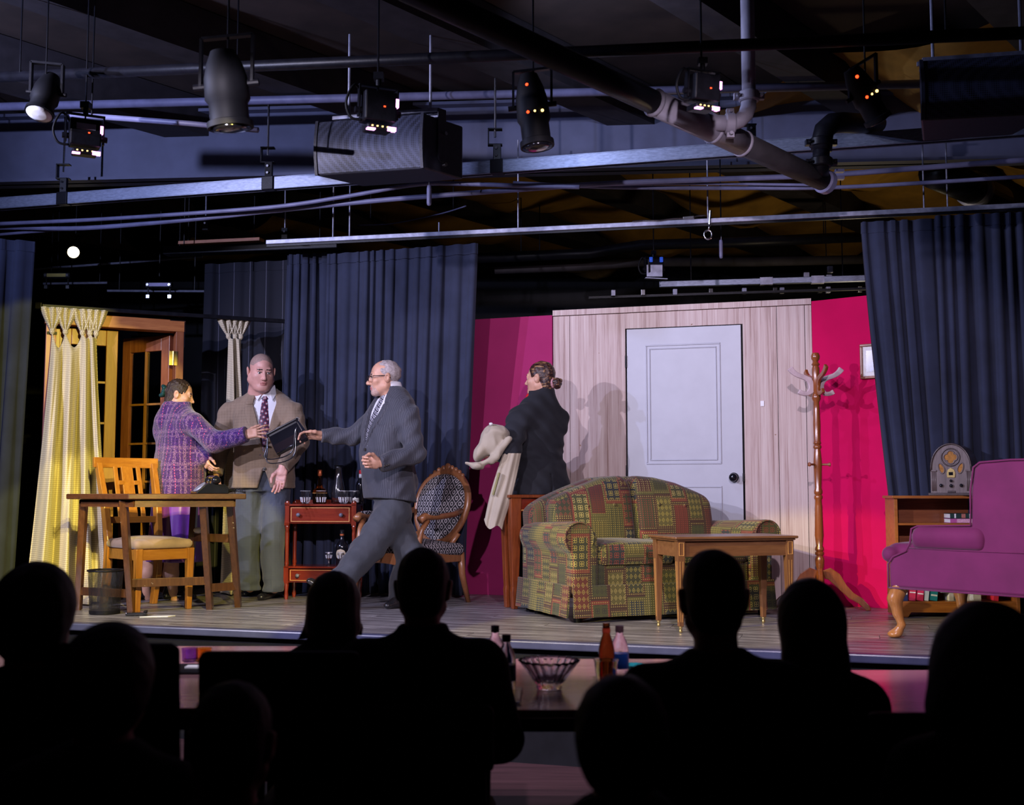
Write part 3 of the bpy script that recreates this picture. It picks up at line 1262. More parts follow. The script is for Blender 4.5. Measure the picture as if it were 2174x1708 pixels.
A, B = at(1290, 172, 5.55), at(1752, 386, 6.75)
gp = pipe_thing('drain_pipe', 'big grey pipe slanting down under the strut with grey and black elbows', B)
ax = (B - A).normalized()
A0 = A - ax * 2.0
MB().tube([A0, A, A.lerp(B, 0.2)], 0.062, 24).build('pipe', M['black_metal'], gp, smooth=True, world=True)
MB().tube([A.lerp(B, 0.18), A.lerp(B, 0.58)], 0.070, 24).build('coupling_sleeve', M['grey_pipe'], gp, smooth=True, world=True)
MB().tube([A.lerp(B, 0.5), B], [0.068, 0.060], 24).build('pipe', M['joist'], gp, smooth=True, world=True)
for tt, rr in ((0.185, 0.076), (0.44, 0.077), (0.575, 0.076)):
    c = A.lerp(B, tt)
    mb = MB()
    mb.tube([c - ax * 0.012, c - ax * 0.004, c + ax * 0.004, c + ax * 0.012], [rr - 0.006, rr, rr, rr - 0.006], 24)
    mb.build('sleeve_ring', M['grey_pipe'], gp, smooth=True, world=True)
# elbow branch: tee at (1500,262) -> (1555,262) -> (1590,235) -> up
tp = [at(1493, 252, 6.02), at(1520, 261, 6.0), at(1550, 262, 6.0), at(1570, 256, 6.0), at(1583, 243, 6.0), at(1589, 226, 6.0), at(1590, 205, 6.0)]
MB().tube(tp[:3], [0.055, 0.045, 0.043], 16).build('branch', M['grey_pipe'], gp, smooth=True, world=True)
MB().tube(tp[2:], 0.042, 16).build('elbow', M['grey_pipe'], gp, smooth=True, world=True)
MB().tube([tp[-1], tp[-1] + up * 0.9], 0.038, 16).build('riser', M['grey_pipe'], gp, smooth=True, world=True)
for c, d in ((tp[2], Vector((1, 0, 0))), (tp[-1], up)):
    m2 = MB()
    m2.tube([c - d * 0.028, c - d * 0.02, c + d * 0.02, c + d * 0.028], [0.05, 0.057, 0.057, 0.05], 18)
    s_ = d.cross(Vector((0, -1, 0)))
    for sg in (-1, 1):
        m2.box(c + s_ * 0.062 * sg, (0.04, 0.03, 0.034))
        m2.cyl(c + s_ * 0.062 * sg + Vector((0, -0.04, 0)) , c + s_ * 0.062 * sg + Vector((0, 0.03, 0)), 0.010, n=8)
    m2.build('coupling', M['grey_pipe'], gp, world=True, auto=40)
# ring clamp at the lower end
mb = MB()
mb.tube([B - ax * 0.03, B - ax * 0.02, B + ax * 0.02, B + ax * 0.03], [0.064, 0.073, 0.073, 0.064], 24)
for dz in (0.045, 0.0):
    mb.box(B + Vector((0.085, -0.01, 0.02 + dz)), (0.05, 0.035, 0.018))
mb.build('end_clamp', M['conduit'], gp, smooth=False, world=True, auto=40)

bp = gp
ee = [at(1862, 262, 7.2), at(1820, 262, 6.9), at(1790, 260, 6.68), at(1766, 262, 6.6), at(1750, 276, 6.6), at(1745, 298, 6.6), at(1744, 320, 6.6)]
MB().tube(ee, 0.062, 18).build('elbow', M['black_metal'], bp, smooth=True, world=True)
MB().tube([at(1744, 312, 6.6), at(1742, 352, 6.6), at(1742, 372, 6.7)], 0.05, 18).build('drop_pipe', M['black_metal'], bp, smooth=True, world=True)
for v in (303, 345):
    c = at(1743, v, 6.6)
    m2 = MB()
    m2.tube([c - up * 0.028, c - up * 0.02, c + up * 0.02, c + up * 0.028], [0.06, 0.068, 0.068, 0.06], 18)
    for sg in (-1, 1):
        m2.box(c + Vector((0.075 * sg, 0, 0)), (0.035, 0.04, 0.034))
        m2.cyl(c + Vector((0.075 * sg, -0.05, 0)), c + Vector((0.075 * sg, 0.04, 0)), 0.009, n=8)
    m2.build('coupling', M['black_metal'], bp, world=True, auto=40)
# duct disappearing behind the right curtain
dp = pipe_thing('vent_duct', 'dark round duct with a ribbed collar above the right navy curtain', at(2060, 400, 9.0))
d0, d1 = at(1985, 365, 8.6), at(2120, 425, 9.9)
MB().tube([d0, d1], 0.13, 20).build('pipe', M['black_metal'], dp, smooth=True, world=True)
c0 = d0.lerp(d1, 0.55)
MB().tube([c0, c0 + (d1 - d0).normalized() * 0.12], 0.15, 20).build('collar', M['steel_dull'], dp, smooth=True, world=True)

# ---------------------------------------------------------------- loudspeakers
def grille_mat():
    m, t, b = nt('speaker_grille')
    v = coords(t, 'Object', (1, 1, 1))
    vo = N(t, 'ShaderNodeTexVoronoi')
    vo.inputs['Scale'].default_value = 90
    vo.inputs['Randomness'].default_value = 0.0
    L(t, v, vo.inputs['Vector'])
    d = ramp(t, vo.outputs['Distance'], [(0.35, (0.006, 0.006, 0.009)), (0.5, (0.055, 0.062, 0.105))])
    n = noise(t, v, 5, 4)
    L(t, mixc(t, ramp(t, n, [(0.4, (0, 0, 0)), (0.7, (0.35, 0.35, 0.35))]), d, (0.11, 0.125, 0.20)), b.inputs['Base Color'])
    b.inputs['Roughness'].default_value = 0.4
    b.inputs['Metallic'].default_value = 0.3
    return m


GR = grille_mat()
cabm = pm('speaker_cabinet', (0.03, 0.032, 0.05), 0.45, 0.2, 40, 0.15, 200)


def speaker(P0, P1, P2, P3, ztop, zbot, bulge, label, yoke=True):
    """plan corners: front-left, front-right, back-right, back-left"""
    o = thing('loudspeaker', label, 'loudspeaker', ((P0 + P2) / 2).xy.to_3d() + up * zbot)
    MB().prism([(p.x, p.y) for p in (P0, P1, P2, P3)], zbot, ztop).build('cabinet', cabm, o, world=True, bevel=0.01)
    d = (P1 - P0)
    d.z = 0
    w = d.length
    d.normalize()
    nrm = Vector((d.y, -d.x, 0))
    rings, r2 = [], []
    n = 14
    for i in range(n + 1):
        t = i / n
        z = zbot + 0.008 + (ztop - zbot - 0.016) * t
        b = bulge * math.sin(PI * t) + 0.006
        A_ = Vector((P0.x, P0.y, z)) + nrm * b + d * 0.02
        B_ = Vector((P1.x, P1.y, z)) + nrm * b - d * 0.02
        rings.append([A_, B_, B_ - nrm * (b + .002), A_ - nrm * (b + .002)])
    MB().loft(rings).build('grille', GR, o, world=True, auto=50)
    for q, sg in ((P0, 1), (P1, -1)):
        e = MB()
        rr = []
        for i in range(n + 1):
            t = i / n
            z = zbot + (ztop - zbot) * t
            b = bulge * math.sin(PI * t) + 0.012
            A_ = Vector((q.x, q.y, z))
            rr.append([A_, A_ + nrm * b, A_ + nrm * b + d * 0.018 * sg, A_ + d * 0.018 * sg])
        e.loft(rr)
        e.build('grille_edge', cabm, o, world=True)
    if yoke:
        sd = (P2 - P1)
        sd.z = 0
        sd.normalize()
        so_ = Vector((sd.y, -sd.x, 0))
        c = P1.lerp(P2, 0.42)
        zt = ztop + 0.06
        pts = []
        hw = 0.034
        zc_ = zbot + 0.10
        for k in range(9):
            a = PI + PI * k / 8
            pts.append((hw * math.cos(a), zc_ + hw * math.sin(a)))
        pts += [(hw, zt), (-hw, zt)]
        Mx = Matrix.Translation(Vector((c.x, c.y, 0)) + so_ * 0.004) @ Matrix((sd.to_4d().xyz.to_4d(), (0, 0, 1, 0), (0, 0, 0, 0), (0, 0, 0, 1))).transposed()
        m4 = Matrix(((sd.x, 0, so_.x, 0), (sd.y, 0, so_.y, 0), (0, 1, 0, 0), (0, 0, 0, 1)))
        Mx = Matrix.Translation(Vector((c.x, c.y, 0)) + so_ * 0.004) @ m4
        MB().prism(pts, 0, 0.008, Mx).build('yoke_plate', cabm, o, world=True, bevel=0.002)
        c2 = P0.lerp(P3, 0.42)
        mb_ = MB()
        for off in (-0.03, 0.03):
            mb_.bar(Vector((c2.x, c2.y, zt - 0.01)) + sd * off, Vector((c.x, c.y, zt - 0.01)) + sd * off, 0.018, 0.022)
        mb_.bar(Vector((c2.x, c2.y, zt - 0.05)), Vector((c.x, c.y, zt - 0.05)), 0.05, 0.012)
        mb_.build('yoke_rail', M['steel_dull'], o, world=True)
        for t in (0.28, 0.72):
            q = P1.lerp(P2, 0.46)
            z = zbot + (ztop - zbot) * (0.15 if t < 0.5 else 0.72)
            MB().cyl(Vector((q.x, q.y, z)) + so_ * 0.01, Vector((q.x, q.y, z)) + so_ * 0.035, 0.012, n=10).build('bolt', M['chrome'], o, world=True)
        for t in (0.12, 0.9):
            q = c2.lerp(c, t)
            MB().cyl(Vector((q.x, q.y, zt - 0.02)), Vector((q.x, q.y, 3.7)), 0.009, n=8).build('hanger_rod', M['steel_dull'], o, world=True)
    return o


s1 = at(900, 357, 6.75)
zb = s1.z
p0, p1, p2, p3 = gnd(670, 373, zb), s1, gnd(983, 381, zb), gnd(770, 396, zb)
zt_ = at(900, 240, 6.75).z
speaker(p0, p1, p2, p3, zt_, zb, 0.025, 'large dark loudspeaker with curved grille and yoke hung in front of the strut')
s2 = at(1955, 256, 5.9)
q0, q1 = s2, gnd(2330, 236, s2.z)
q1 = q0 + (q1 - q0).normalized() * 0.66
q2 = q1 + Vector((-0.05, 0.36, 0))
q3 = q0 + Vector((0.14, 0.36, 0))
speaker(q0, q1, q2, q3, s2.z + 0.33, s2.z, 0.03, 'second dark loudspeaker under the roof above the right navy curtain', True)

# ---------------------------------------------------------------- lamps on the grid
PINK = emit('pink_led', (1.0, 0.35, 0.95), 3.5)
REDL = emit('red_led', (1.0, 0.05, 0.01), 4.0)
AMB = emit('amber_led', (1.0, 0.65, 0.2), 3.0)
BLUEL = emit('blue_plug', (0.03, 0.12, 0.9), 0.5)


def wash_light(u, v, Y, s, label, rz=0.3, rx=0.35, leds=True, lcd=False):
    """boxy stage lamp on a yoke; s = body size in metres"""
    c = at(u, v, Y)
    o = thing('stage_lamp', label, 'lamp', c)
    R = Euler((rx, 0, rz)).to_matrix().to_4x4()
    T = Matrix.Translation(c) @ R
    b = MB()
    b.box((0, 0, 0.02), (s, s * 0.8, s * 0.9))
    b.box((0, 0, -s * 0.52), (s * 0.8, s * 0.66, s * 0.2))
    b.xform(T)
    b.build('housing', M['black_metal'], o, world=True, bevel=s * 0.05)
    y = MB()
    for sg in (-1, 1):
        y.box((sg * s * 0.6, 0, s * 0.28), (s * 0.05, s * 0.22, s * 0.95))
        y.cyl((sg * s * 0.5, 0, 0), (sg * s * 0.72, 0, 0), s * 0.10, n=12)
    y.box((0, 0, s * 0.76), (s * 1.25, s * 0.22, s * 0.05))
    y.xform(T)
    y.build('yoke', M['black_metal'], o, world=True)
    k = MB()
    k.cyl(T @ Vector((0, 0, s * 0.76)), T @ Vector((0, 0, s * 0.76)) + up * s * 0.25, s * 0.09, n=10)
    k.box(T @ Vector((0, 0, s * 0.76)) + up * s * 0.33, (s * 0.3, s * 0.3, s * 0.22))
    k.build('clamp', M['black_metal'], o, world=True)
    if leds:
        for (x, z, w_, h_) in ((s * 0.5, 0.25 * s, 0.1 * s, 0.26 * s), (s * 0.36, -0.55 * s, 0.26 * s, 0.12 * s), (-0.28 * s, -0.60 * s, 0.25 * s, 0.05 * s)):
            e = MB().box((x, -s * 0.3, z), (w_, s * 0.2, h_))
            e.xform(T)
            e.build('led_strip', PINK, o, world=True)
        for i in range(4):
            e = MB().box((-0.25 * s + 0.16 * s * i, -s * 0.36, -0.5 * s), (0.05 * s, s * 0.03, 0.04 * s))
            e.xform(T)
            e.build('indicator', AMB, o, world=True)
        e = MB().box((0.1 * s, -s * 0.415, 0.1 * s), (0.06 * s, 0.02 * s, 0.04 * s))
        e.xform(T)
        e.build('indicator', REDL, o, world=True)
    if lcd:
        e = MB().box((0, -s * 0.41, 0.3 * s), (0.62 * s, 0.02 * s, 0.2 * s))
        e.xform(T)
        e.build('display', M['steel_dull'], o, world=True, bevel=0.004)
    cb = MB()
    pts = [T @ Vector(p) for p in ((-0.4 * s, 0.1 * s, 0.4 * s), (-0.75 * s, 0, 0.75 * s), (-1.0 * s, 0, 0.2 * s), (-0.85 * s, 0, -0.25 * s), (-0.5 * s, 0, -0.3 * s))]
    Q = []
    for i in range(len(pts) - 1):
        a0, a1, a2, a3 = pts[max(i - 1, 0)], pts[i], pts[i + 1], pts[min(i + 2, len(pts) - 1)]
        for j in range(5):
            t = j / 5
            Q.append(0.5 * ((2 * a1) + (a2 - a0) * t + (2 * a0 - 5 * a1 + 4 * a2 - a3) * t * t + (3 * a1 - a0 - 3 * a2 + a3) * t ** 3))
    cb.tube(Q + [pts[-1]], 0.007, 6)
    cb.build('cable', M['black'], o, world=True, smooth=True)
    return o


wash_light(180, 292, 6.2, 0.165, 'black stage lamp with pink leds hanging near the left end of the beam', 0.45, 0.1, True, True)
wash_light(802, 238, 5.6, 0.165, 'black stage lamp with pink leds hanging in front of the big loudspeaker', 0.4, 0.1)
wash_light(1490, 198, 5.3, 0.14, 'black stage lamp with pink leds above the grey pipe elbow', 0.4, 0.1)
# the upper pipe those lamps hang from
a_, b_ = at(-200, 172, 6.5), at(2400, 60, 5.0)
o = MB().cyl(a_, b_, 0.03, n=12).build('lighting_pipe', M['black_metal'], None, smooth=True)
tag(o, 'black lighting pipe close under the roof that the stage lamps hang from', 'pipe')
# arm and cloth-like barn door left of the loudspeaker
o = MB().tube([at(150, 243, 6.6), at(400, 262, 6.5), at(548, 276, 6.4)], 0.016, 10).build('boom_arm', M['conduit'], None, smooth=True)
tag(o, 'slanting dark boom arm in front of the painted beam at the left', 'pipe')


def par_can(u, v, Y, r, ln, axis, label, lens=None, mat='black', amber=False, name='spotlight'):
    c = at(u, v, Y)
    d = Vector(axis).normalized()
    o = thing(name, label, 'lamp', c)
    MB().lathe(c - d * ln * 0.5, [(0.0, -0.02), (r * 0.55, -0.02), (r * 0.8, ln * 0.12), (r * 0.95, ln * 0.3), (r, ln * 0.6), (r * 0.86, ln * 0.66), (r * 0.86, ln * 0.9), (r * 1.02, ln * 0.92), (r * 1.02, ln), (r * 0.9, ln)], 20, d).build('barrel', M[mat], o, world=True, auto=40)
    MB().lathe(c + d * (ln * 0.5 + 0.002), [(r * 0.9, 0.0), (r * 0.5, 0.008), (0, 0.011)], 20, d).build('lens', lens or M['black_gloss'], o, world=True, smooth=True)
    y = MB()
    s_ = d.cross(Vector((0, 1, 0)))
    s_ = s_.normalized() if s_.length > .1 else Vector((1, 0, 0))
    for sg in (-1, 1):
        y.bar(c + s_ * sg * r * 1.15 - d * ln * 0.1, c + s_ * sg * r * 1.15 + up * r * 2.2 - d * ln * 0.1, 0.012, 0.03)
        y.cyl(c + s_ * sg * r * 0.9 - d * ln * 0.1, c + s_ * sg * r * 1.45 - d * ln * 0.1, r * 0.16, n=10)
    y.bar(c - s_ * r * 1.15 + up * r * 2.2 - d * ln * 0.1, c + s_ * r * 1.15 + up * r * 2.2 - d * ln * 0.1, 0.03, 0.012)
    y.build('yoke', M['black_metal'], o, world=True)
    if amber:
        for k, q in enumerate((-0.35, 0.05, 0.5)):
            e = MB().ball(c + d * ln * 0.05 + s_ * r * q + Vector((0, -r * 0.93, 0)), 0.008, 8, 5)
            e.build('indicator', AMB if k else REDL, o, world=True)
        e = MB().ball(c - d * ln * 0.36 + s_ * -r * 0.2 + Vector((0, -r * 0.75, 0)), 0.009, 8, 5)
        e.build('indicator', REDL, o, world=True)
    return o


par_can(1132, 240, 5.6, 0.085, 0.36, (0.12, -0.05, -1), 'black ellipsoidal spotlight pointing down right of the big loudspeaker', amber=True)
par_can(482, 196, 4.9, 0.10, 0.32, (0.1, 0.1, -1), 'blurred black spotlight hanging nearest the audience at the left')
par_can(96, 205, 6.0, 0.075, 0.24, (-0.1, -0.4, -1), 'black spotlight with a pale lens beside the pink-lit lamp at the left', M['white'])
par_can(1838, 205, 5.6, 0.07, 0.28, (0.5, 0.2, -0.8), 'black spotlight with cable above the iron pipe elbow', amber=True)

# upstage rig ---------------------------------------------------------------
LITL = emit('lit_lamp', (1.0, 0.83, 0.45), 6)
par_can(160, 538, 9.8, 0.055, 0.25, (0.25, -1, -0.12), 'lit upstage spotlight glowing pale yellow over the french doors', LITL)
c = at(470, 512, 9.6)
bo = MB().bar(at(384, 517, 9.6), at(556, 509, 9.4), 0.09, 0.028).build('plank', wood('pale_orange_plank', (0.42, 0.17, 0.09), (0.62, 0.28, 0.16), 0.6, 0, 1.0, 0.0), None, bevel=0.003)
bo.name = 'timber_plank'
tag(bo, 'orange timber plank lying on the dark upstage rig above the doors', 'plank')
o = MB().bar(at(352, 534, 9.45), at(720, 520, 9.25), 0.12, 0.07).build('rig_beam', M['black_metal'], None, bevel=0.006)
tag(o, 'black box beam under the orange plank at the top of the black drop', 'beam')
for (u0, v0, u1, v1, Y, lab) in ((92, 602, 228, 600, 10.2, 'thin upstage pipe behind the french doors, left one'), (228, 617, 438, 618, 10.2, 'thin upstage pipe behind the french doors, right one'), (19, 575, 430, 545, 10.4, 'dark upstage pipe sloping over the french doors')):
    o = MB().cyl(at(u0, v0, Y), at(u1, v1, Y), 0.011, n=8).build('rig_pipe', M['steel_dull'], None)
    tag(o, lab, 'pipe')
YEL = pm('yellow_label', (0.6, 0.5, 0.1), 0.4, 0.1, 20)
for u, v, lab, mt in ((122, 585, 'small upstage led bar with a yellow strip left of the other led bar', YEL), (338, 605, 'small upstage led bar with a violet strip above the open french door', pm('violet_label', (0.3, 0.25, 0.55), 0.4, 0.1, 20))):
    c = at(u, v, 10.1)
    o = thing('led_bar', lab, 'lamp', c)
    MB().box(c, (0.24, 0.05, 0.05)).build('housing', M['black_metal'], o, world=True, bevel=0.006)
    MB().box(c + Vector((0, -0.027, 0)), (0.17, 0.006, 0.03)).build('strip', mt, o, world=True)
    for sx in (-0.098, 0.098):
        MB().cyl(c + Vector((sx, -0.02, 0)), c + Vector((sx, -0.035, 0)), 0.012, n=10).build('screw', M['chrome'], o, world=True)
        MB().box(c + Vector((sx, 0.0, -0.105)), (0.03, 0.03, 0.03)).build('foot_clamp', M['chrome'], o, world=True)
        MB().cyl(c + Vector((sx, 0, -0.1)), c + Vector((sx, 0, 0)), 0.006, n=6).build('stem', M['black_metal'], o, world=True)
# upstage pipes right of the tall curtain
for pts, r_, mt, lab in (([(1005, 548), (1250, 538), (1360, 520), (1560, 514), (1850, 502)], 0.05, 'black_metal', 'black upstage pipe below the rail behind the wooden wall'),
                         ([(1050, 572), (1230, 566), (1360, 556), (1600, 556), (1850, 550)], 0.045, 'joist', 'dull dark upstage pipe behind the small hanging lamp')):
    o = MB().tube([at(u, v, 10.6 if mt == 'black_metal' else 10.95) for u, v in pts], r_, 12).build('rig_pipe', M[mt], None, smooth=True)
    tag(o, lab, 'pipe')
ua, ub = at(1400, 604, 9.6), at(1860, 590, 9.3)
us = thing('upstage_strut', 'pale steel strut with clamps above the wooden wall and white door', 'beam', ua)
MB().bar(ua, ub, 0.05, 0.05).build('channel', M['steel'], us, world=True, bevel=0.004)
for i, u in enumerate((1302, 1365, 1433, 1509, 1580, 1645, 1660, 1740, 1758, 1825)):
    c = at(u, 622 - (u - 1300) * 0.015, 9.5)
    MB().box(c, (0.035, 0.04, 0.05)).build('clamp', M['chrome'] if i % 2 else M['steel_dull'], us, world=True, bevel=0.003)
for u in (1632, 1740):
    MB().bar(ua.lerp(ub, (u - 1415) / 460.), ua.lerp(ub, (u - 1388) / 460.), 0.06, 0.062).build('sleeve', M['steel_dull'], us, world=True)
MB().bar(at(1250, 632, 9.6), at(1860, 612, 9.3), 0.03, 0.02).build('lower_pipe', M['black_metal'], us, world=True)
for u, v in ((1762, 572), (1760, 590), (1712, 585)):
    MB().box(at(u, v, 9.4), (0.045, 0.03, 0.055)).build('bracket', M['steel_dull'], us, world=True, bevel=0.003)
# small lamp above the door
wl_ = wash_light(1388, 572, 9.2, 0.13, 'small black lamp with blue plugs hanging above the white door', 0.2, 0.0, False)
c = at(1388, 572, 9.2)
for sx in (-0.03, 0.055):
    MB().lathe(c + Vector((sx, -0.06, 0.05)), [(0, 0), (0.014, 0.002), (0.014, 0.04), (0, 0.042)], 10).build('plug', BLUEL, wl_, world=True, smooth=True)
MB().bar(c + Vector((-0.08, -0.07, -0.085)), c + Vector((0.10, -0.07, -0.095)), 0.05, 0.006).build('barn_door', M['steel_dull'], wl_, world=True)
MB().box(c + Vector((0, -0.055, -0.02)), (0.13, 0.01, 0.10)).build('face_plate', M['steel_dull'], wl_, world=True, bevel=0.003)


# thin rods that carry the rig from the roof
def hang(o, pts):
    for p in pts:
        MB().cyl(Vector(p), Vector((p[0], p[1], 3.96)), 0.005, n=6).build('hanger_rod', M['black_metal'], o, world=True)


def ends(o):
    bb = [wmat(o) @ v.co for v in o.data.vertices]
    a = min(bb, key=lambda p: p.x)
    b = max(bb, key=lambda p: p.x)
    return [a.lerp(b, 0.12), a.lerp(b, 0.88)]


for o in list(COL.objects):
    if o.parent is None and o.type == 'MESH' and o.name.split('.')[0] in ('rig_pipe', 'rig_beam', 'timber_plank', 'lighting_pipe', 'boom_arm', 'sprinkler_pipe', 'slack_cable'):
        hang(o, ends(o))
    elif o.name.split('.')[0] in ('stage_lamp', 'spotlight', 'led_bar', 'vent_duct') and o.parent is None and o.type == 'EMPTY':
        hang(o, [o.location + Vector((0, 0, 0.08))])
    elif o.name == 'upstage_strut':
        hang(o, [ua.lerp(ub, 0.15), ua.lerp(ub, 0.85)])
    elif o.name.startswith('cord_weight') or o.name.startswith('hanging_rod'):
        hang(o, [o.location + Vector((0, 0, 0.02))])
tc_ = bpy.data.curves.new('stamped_letters', 'FONT')
tc_.body = 'A D C'
tc_.size = 0.036
tc_.extrude = 0.0005
to_ = bpy.data.objects.new('stamped_letters', tc_)
COL.objects.link(to_)
tc_.materials.append(pm('stamp_ink', (0.16, 0.18, 0.24), 0.6, 0.1, 20))
lo, hi = 0.0, 1.0
for _ in range(30):
    mid = (lo + hi) / 2
    p = sL.lerp(sR, mid)
    if 1087 + F * p.x / (p.y * math.cos(PITCH) + (p.z - ZC) * math.sin(PITCH)) < 2007:
        lo = mid
    else:
        hi = mid
p = sL.lerp(sR, lo) + fb * 0.0335 - up * 0.012
bpy.context.view_layer.update()
me_ = bpy.data.meshes.new_from_object(to_.evaluated_get(bpy.context.evaluated_depsgraph_get()))
bpy.data.objects.remove(to_)
to_ = bpy.data.objects.new('stamped_letters', me_)
COL.objects.link(to_)
to_.parent = sl
to_.location = wmat(sl).inverted() @ p
to_.rotation_euler = (PI / 2, 0, math.atan2(dd.y, dd.x))
# ---------------------------------------------------------------- french doors and cream curtains
def local(loc, rz):
    return Matrix.Translation(Vector(loc)) @ Matrix.Rotation(rz, 4, 'Z')


DF = at(78, 1262, 8.37)
DF.z = 0
DR = math.radians(27)
d2 = bpy.data.objects.new('door_2', None)
COL.objects.link(d2)
d2.location = DF
d2.rotation_euler = (0, 0, DR)
d2['kind'] = 'structure'
DW, DH = 1.0, 2.13
rosew = wood('rosy_pine', (0.30, 0.085, 0.075), (0.46, 0.16, 0.13), 0.5, 2, 1.0, 0.1)
MB().box((0.035, 0, DH / 2), (0.07, 0.12, DH)).build('frame_post', rosew, d2, bevel=0.003)
MB().box((0.085, 0.02, DH / 2 - 0.06), (0.03, 0.10, DH - 0.12)).build('door_stop', M['gold_wood'], d2, bevel=0.003)
MB().box((DW - 0.03, 0, DH / 2 - 0.01), (0.06, 0.12, DH - 0.02)).build('frame_post', M['red_wood'], d2, bevel=0.003)
MB().box((DW / 2, 0, DH - 0.045), (DW + 0.02, 0.13, 0.09)).build('head_beam', wood('head_pine', (0.30, 0.09, 0.03), (0.50, 0.19, 0.06), 0.45, 0, 1.0, 0.1), d2, bevel=0.004)
for x0, z0, w_, h_ in ((0.04, DH - 0.16, 0.07, 0.02), (DW + 0.003, DH - 0.11, 0.006, 0.20), (DW - 0.05, DH - 0.004, 0.12, 0.006)):
    MB().box((x0, -0.067 if x0 < .5 else -0.0, z0), (w_, 0.008 if x0 < .5 else 0.134, h_)).build('corner_bracket', M['black_metal'], d2)
MB().box((0.36, -0.068, DH - 0.03), (0.10, 0.006, 0.022)).build('white_tag', M['white'], d2, bevel=0.002)
pane_m = glassm('dark_pane', (0.5, 0.5, 0.5), 0.02, 1.3)


def leaf(name, w, h, T, mv, mh, zs, cols, par):
    """glazed door leaf; parts are posts, rails and muntins, panes sit between"""
    o = bpy.data.objects.new(name, None)
    COL.objects.link(o)
    o.parent = par
    o.matrix_parent_inverse = Matrix.Identity(4)
    o.location = T.translation
    o.rotation_euler = T.to_euler()
    st = 0.085
    m = MB()
    m.box((st / 2, 0, h / 2), (st, 0.04, h))
    m.box((w - st / 2, 0, h / 2), (st, 0.04, h))
    m.box((w / 2, 0, h - 0.06), (w - 2 * st, 0.04, 0.12))
    m.box((w / 2, 0, 0.13), (w - 2 * st, 0.04, 0.26))
    m.build('stile_and_rail', mv, o, bevel=0.004)
    gx0, gx1, gz0, gz1 = st, w - st, 0.26, h - 0.12
    m = MB()
    for c in range(1, cols):
        x = gx0 + (gx1 - gx0) * c / cols
        m.box((x, 0, (gz0 + gz1) / 2), (0.018, 0.036, gz1 - gz0))
    for z in zs:
        m.box(((gx0 + gx1) / 2, 0, z), (gx1 - gx0, 0.034, 0.016))
    m.build('muntin', mh, o)
    zz = [gz0] + list(zs) + [gz1]
    for i in range(len(zz) - 1):
        for c in range(cols):
            xa = gx0 + (gx1 - gx0) * c / cols
            xb = gx0 + (gx1 - gx0) * (c + 1) / cols
            MB().box(((xa + xb) / 2, 0, (zz[i] + zz[i + 1]) / 2), (xb - xa - 0.02, 0.005, zz[i + 1] - zz[i] - 0.02)).build('pane', pane_m, o)
    return o


zs = [0.55, 0.86, 1.16, 1.47]
leaf('door_leaf', 0.42, DH - 0.12, Matrix.Translation((0.10, 0.03, 0.015)), M['gold_wood'], M['gold_wood'], [z + 0.14 for z in zs], 2, d2)
leaf('door_leaf', 0.50, DH - 0.12, Matrix.Translation((DW - 0.075, 0.05, 0.015)) @ Matrix.Rotation(math.radians(126), 4, 'Z'), M['red_wood'], M['gold_wood'], zs, 2, d2)
for z in (1.83, 0.4):
    h_ = MB()
    h_.box((DW - 0.078, -0.062, z), (0.062, 0.005, 0.11))
    h_.cyl((DW - 0.078, -0.067, z - 0.055), (DW - 0.078, -0.067, z + 0.055), 0.007, n=8)
    h_.build('hinge', M['brass'], d2)

# rod
r0, r1 = gnd(84, 649, 2.17), gnd(640, 684, 2.17)
rod = thing('curtain_rod', 'thin black curtain rod above the french doors', 'rod', r0)
MB().bar(r0, r1, 0.03, 0.03).build('track', M['black_metal'], rod, world=True, bevel=0.003)
for p in (r0, r1):
    MB().box(p, (0.05, 0.05, 0.05)).build('end_cap', M['black_metal'], rod, world=True, bevel=0.006)
m = MB()
for t in (0.02, 0.52):
    p = r0.lerp(r1, t)
    m = MB()
    m.bar(p, p + Vector((-0.045, 0.11, 0)), 0.02, 0.02)
    m.build('bracket', M['black_metal'], rod, world=True)


def cream_mat():
    m, t, b = nt('cream_brocade')
    tc = N(t, 'ShaderNodeTexCoord')
    mp = N(t, 'ShaderNodeMapping')
    L(t, tc.outputs['UV'], mp.inputs[0])
    sp = N(t, 'ShaderNodeSeparateXYZ')
    L(t, mp.outputs[0], sp.inputs[0])
    # offset rows of small dots on the cloth
    r_ = mathn(t, 'MULTIPLY', sp.outputs[1], 72)
    row_ = mathn(t, 'FLOOR', r_)
    x = mathn(t, 'ADD', mathn(t, 'MULTIPLY', sp.outputs[0], 72), mathn(t, 'MULTIPLY', row_, 0.5))
    fx = mathn(t, 'ABSOLUTE', mathn(t, 'SUBTRACT', mathn(t, 'FRACT', x), 0.5))
    fy = mathn(t, 'ABSOLUTE', mathn(t, 'SUBTRACT', mathn(t, 'FRACT', r_), 0.5))
    d = mathn(t, 'ADD', fx, fy)
    dot = mathn(t, 'LESS_THAN', d, 0.36)
    c = mixc(t, dot, (0.40, 0.33, 0.22), (0.72, 0.66, 0.50))
    L(t, c, b.inputs['Base Color'])
    b.inputs['Roughness'].default_value = 0.7
    b.inputs['Sheen Weight'].default_value = 0.2
    bump(t, b, dot, 0.25, 0.004)
    return m


CREAM = cream_mat()


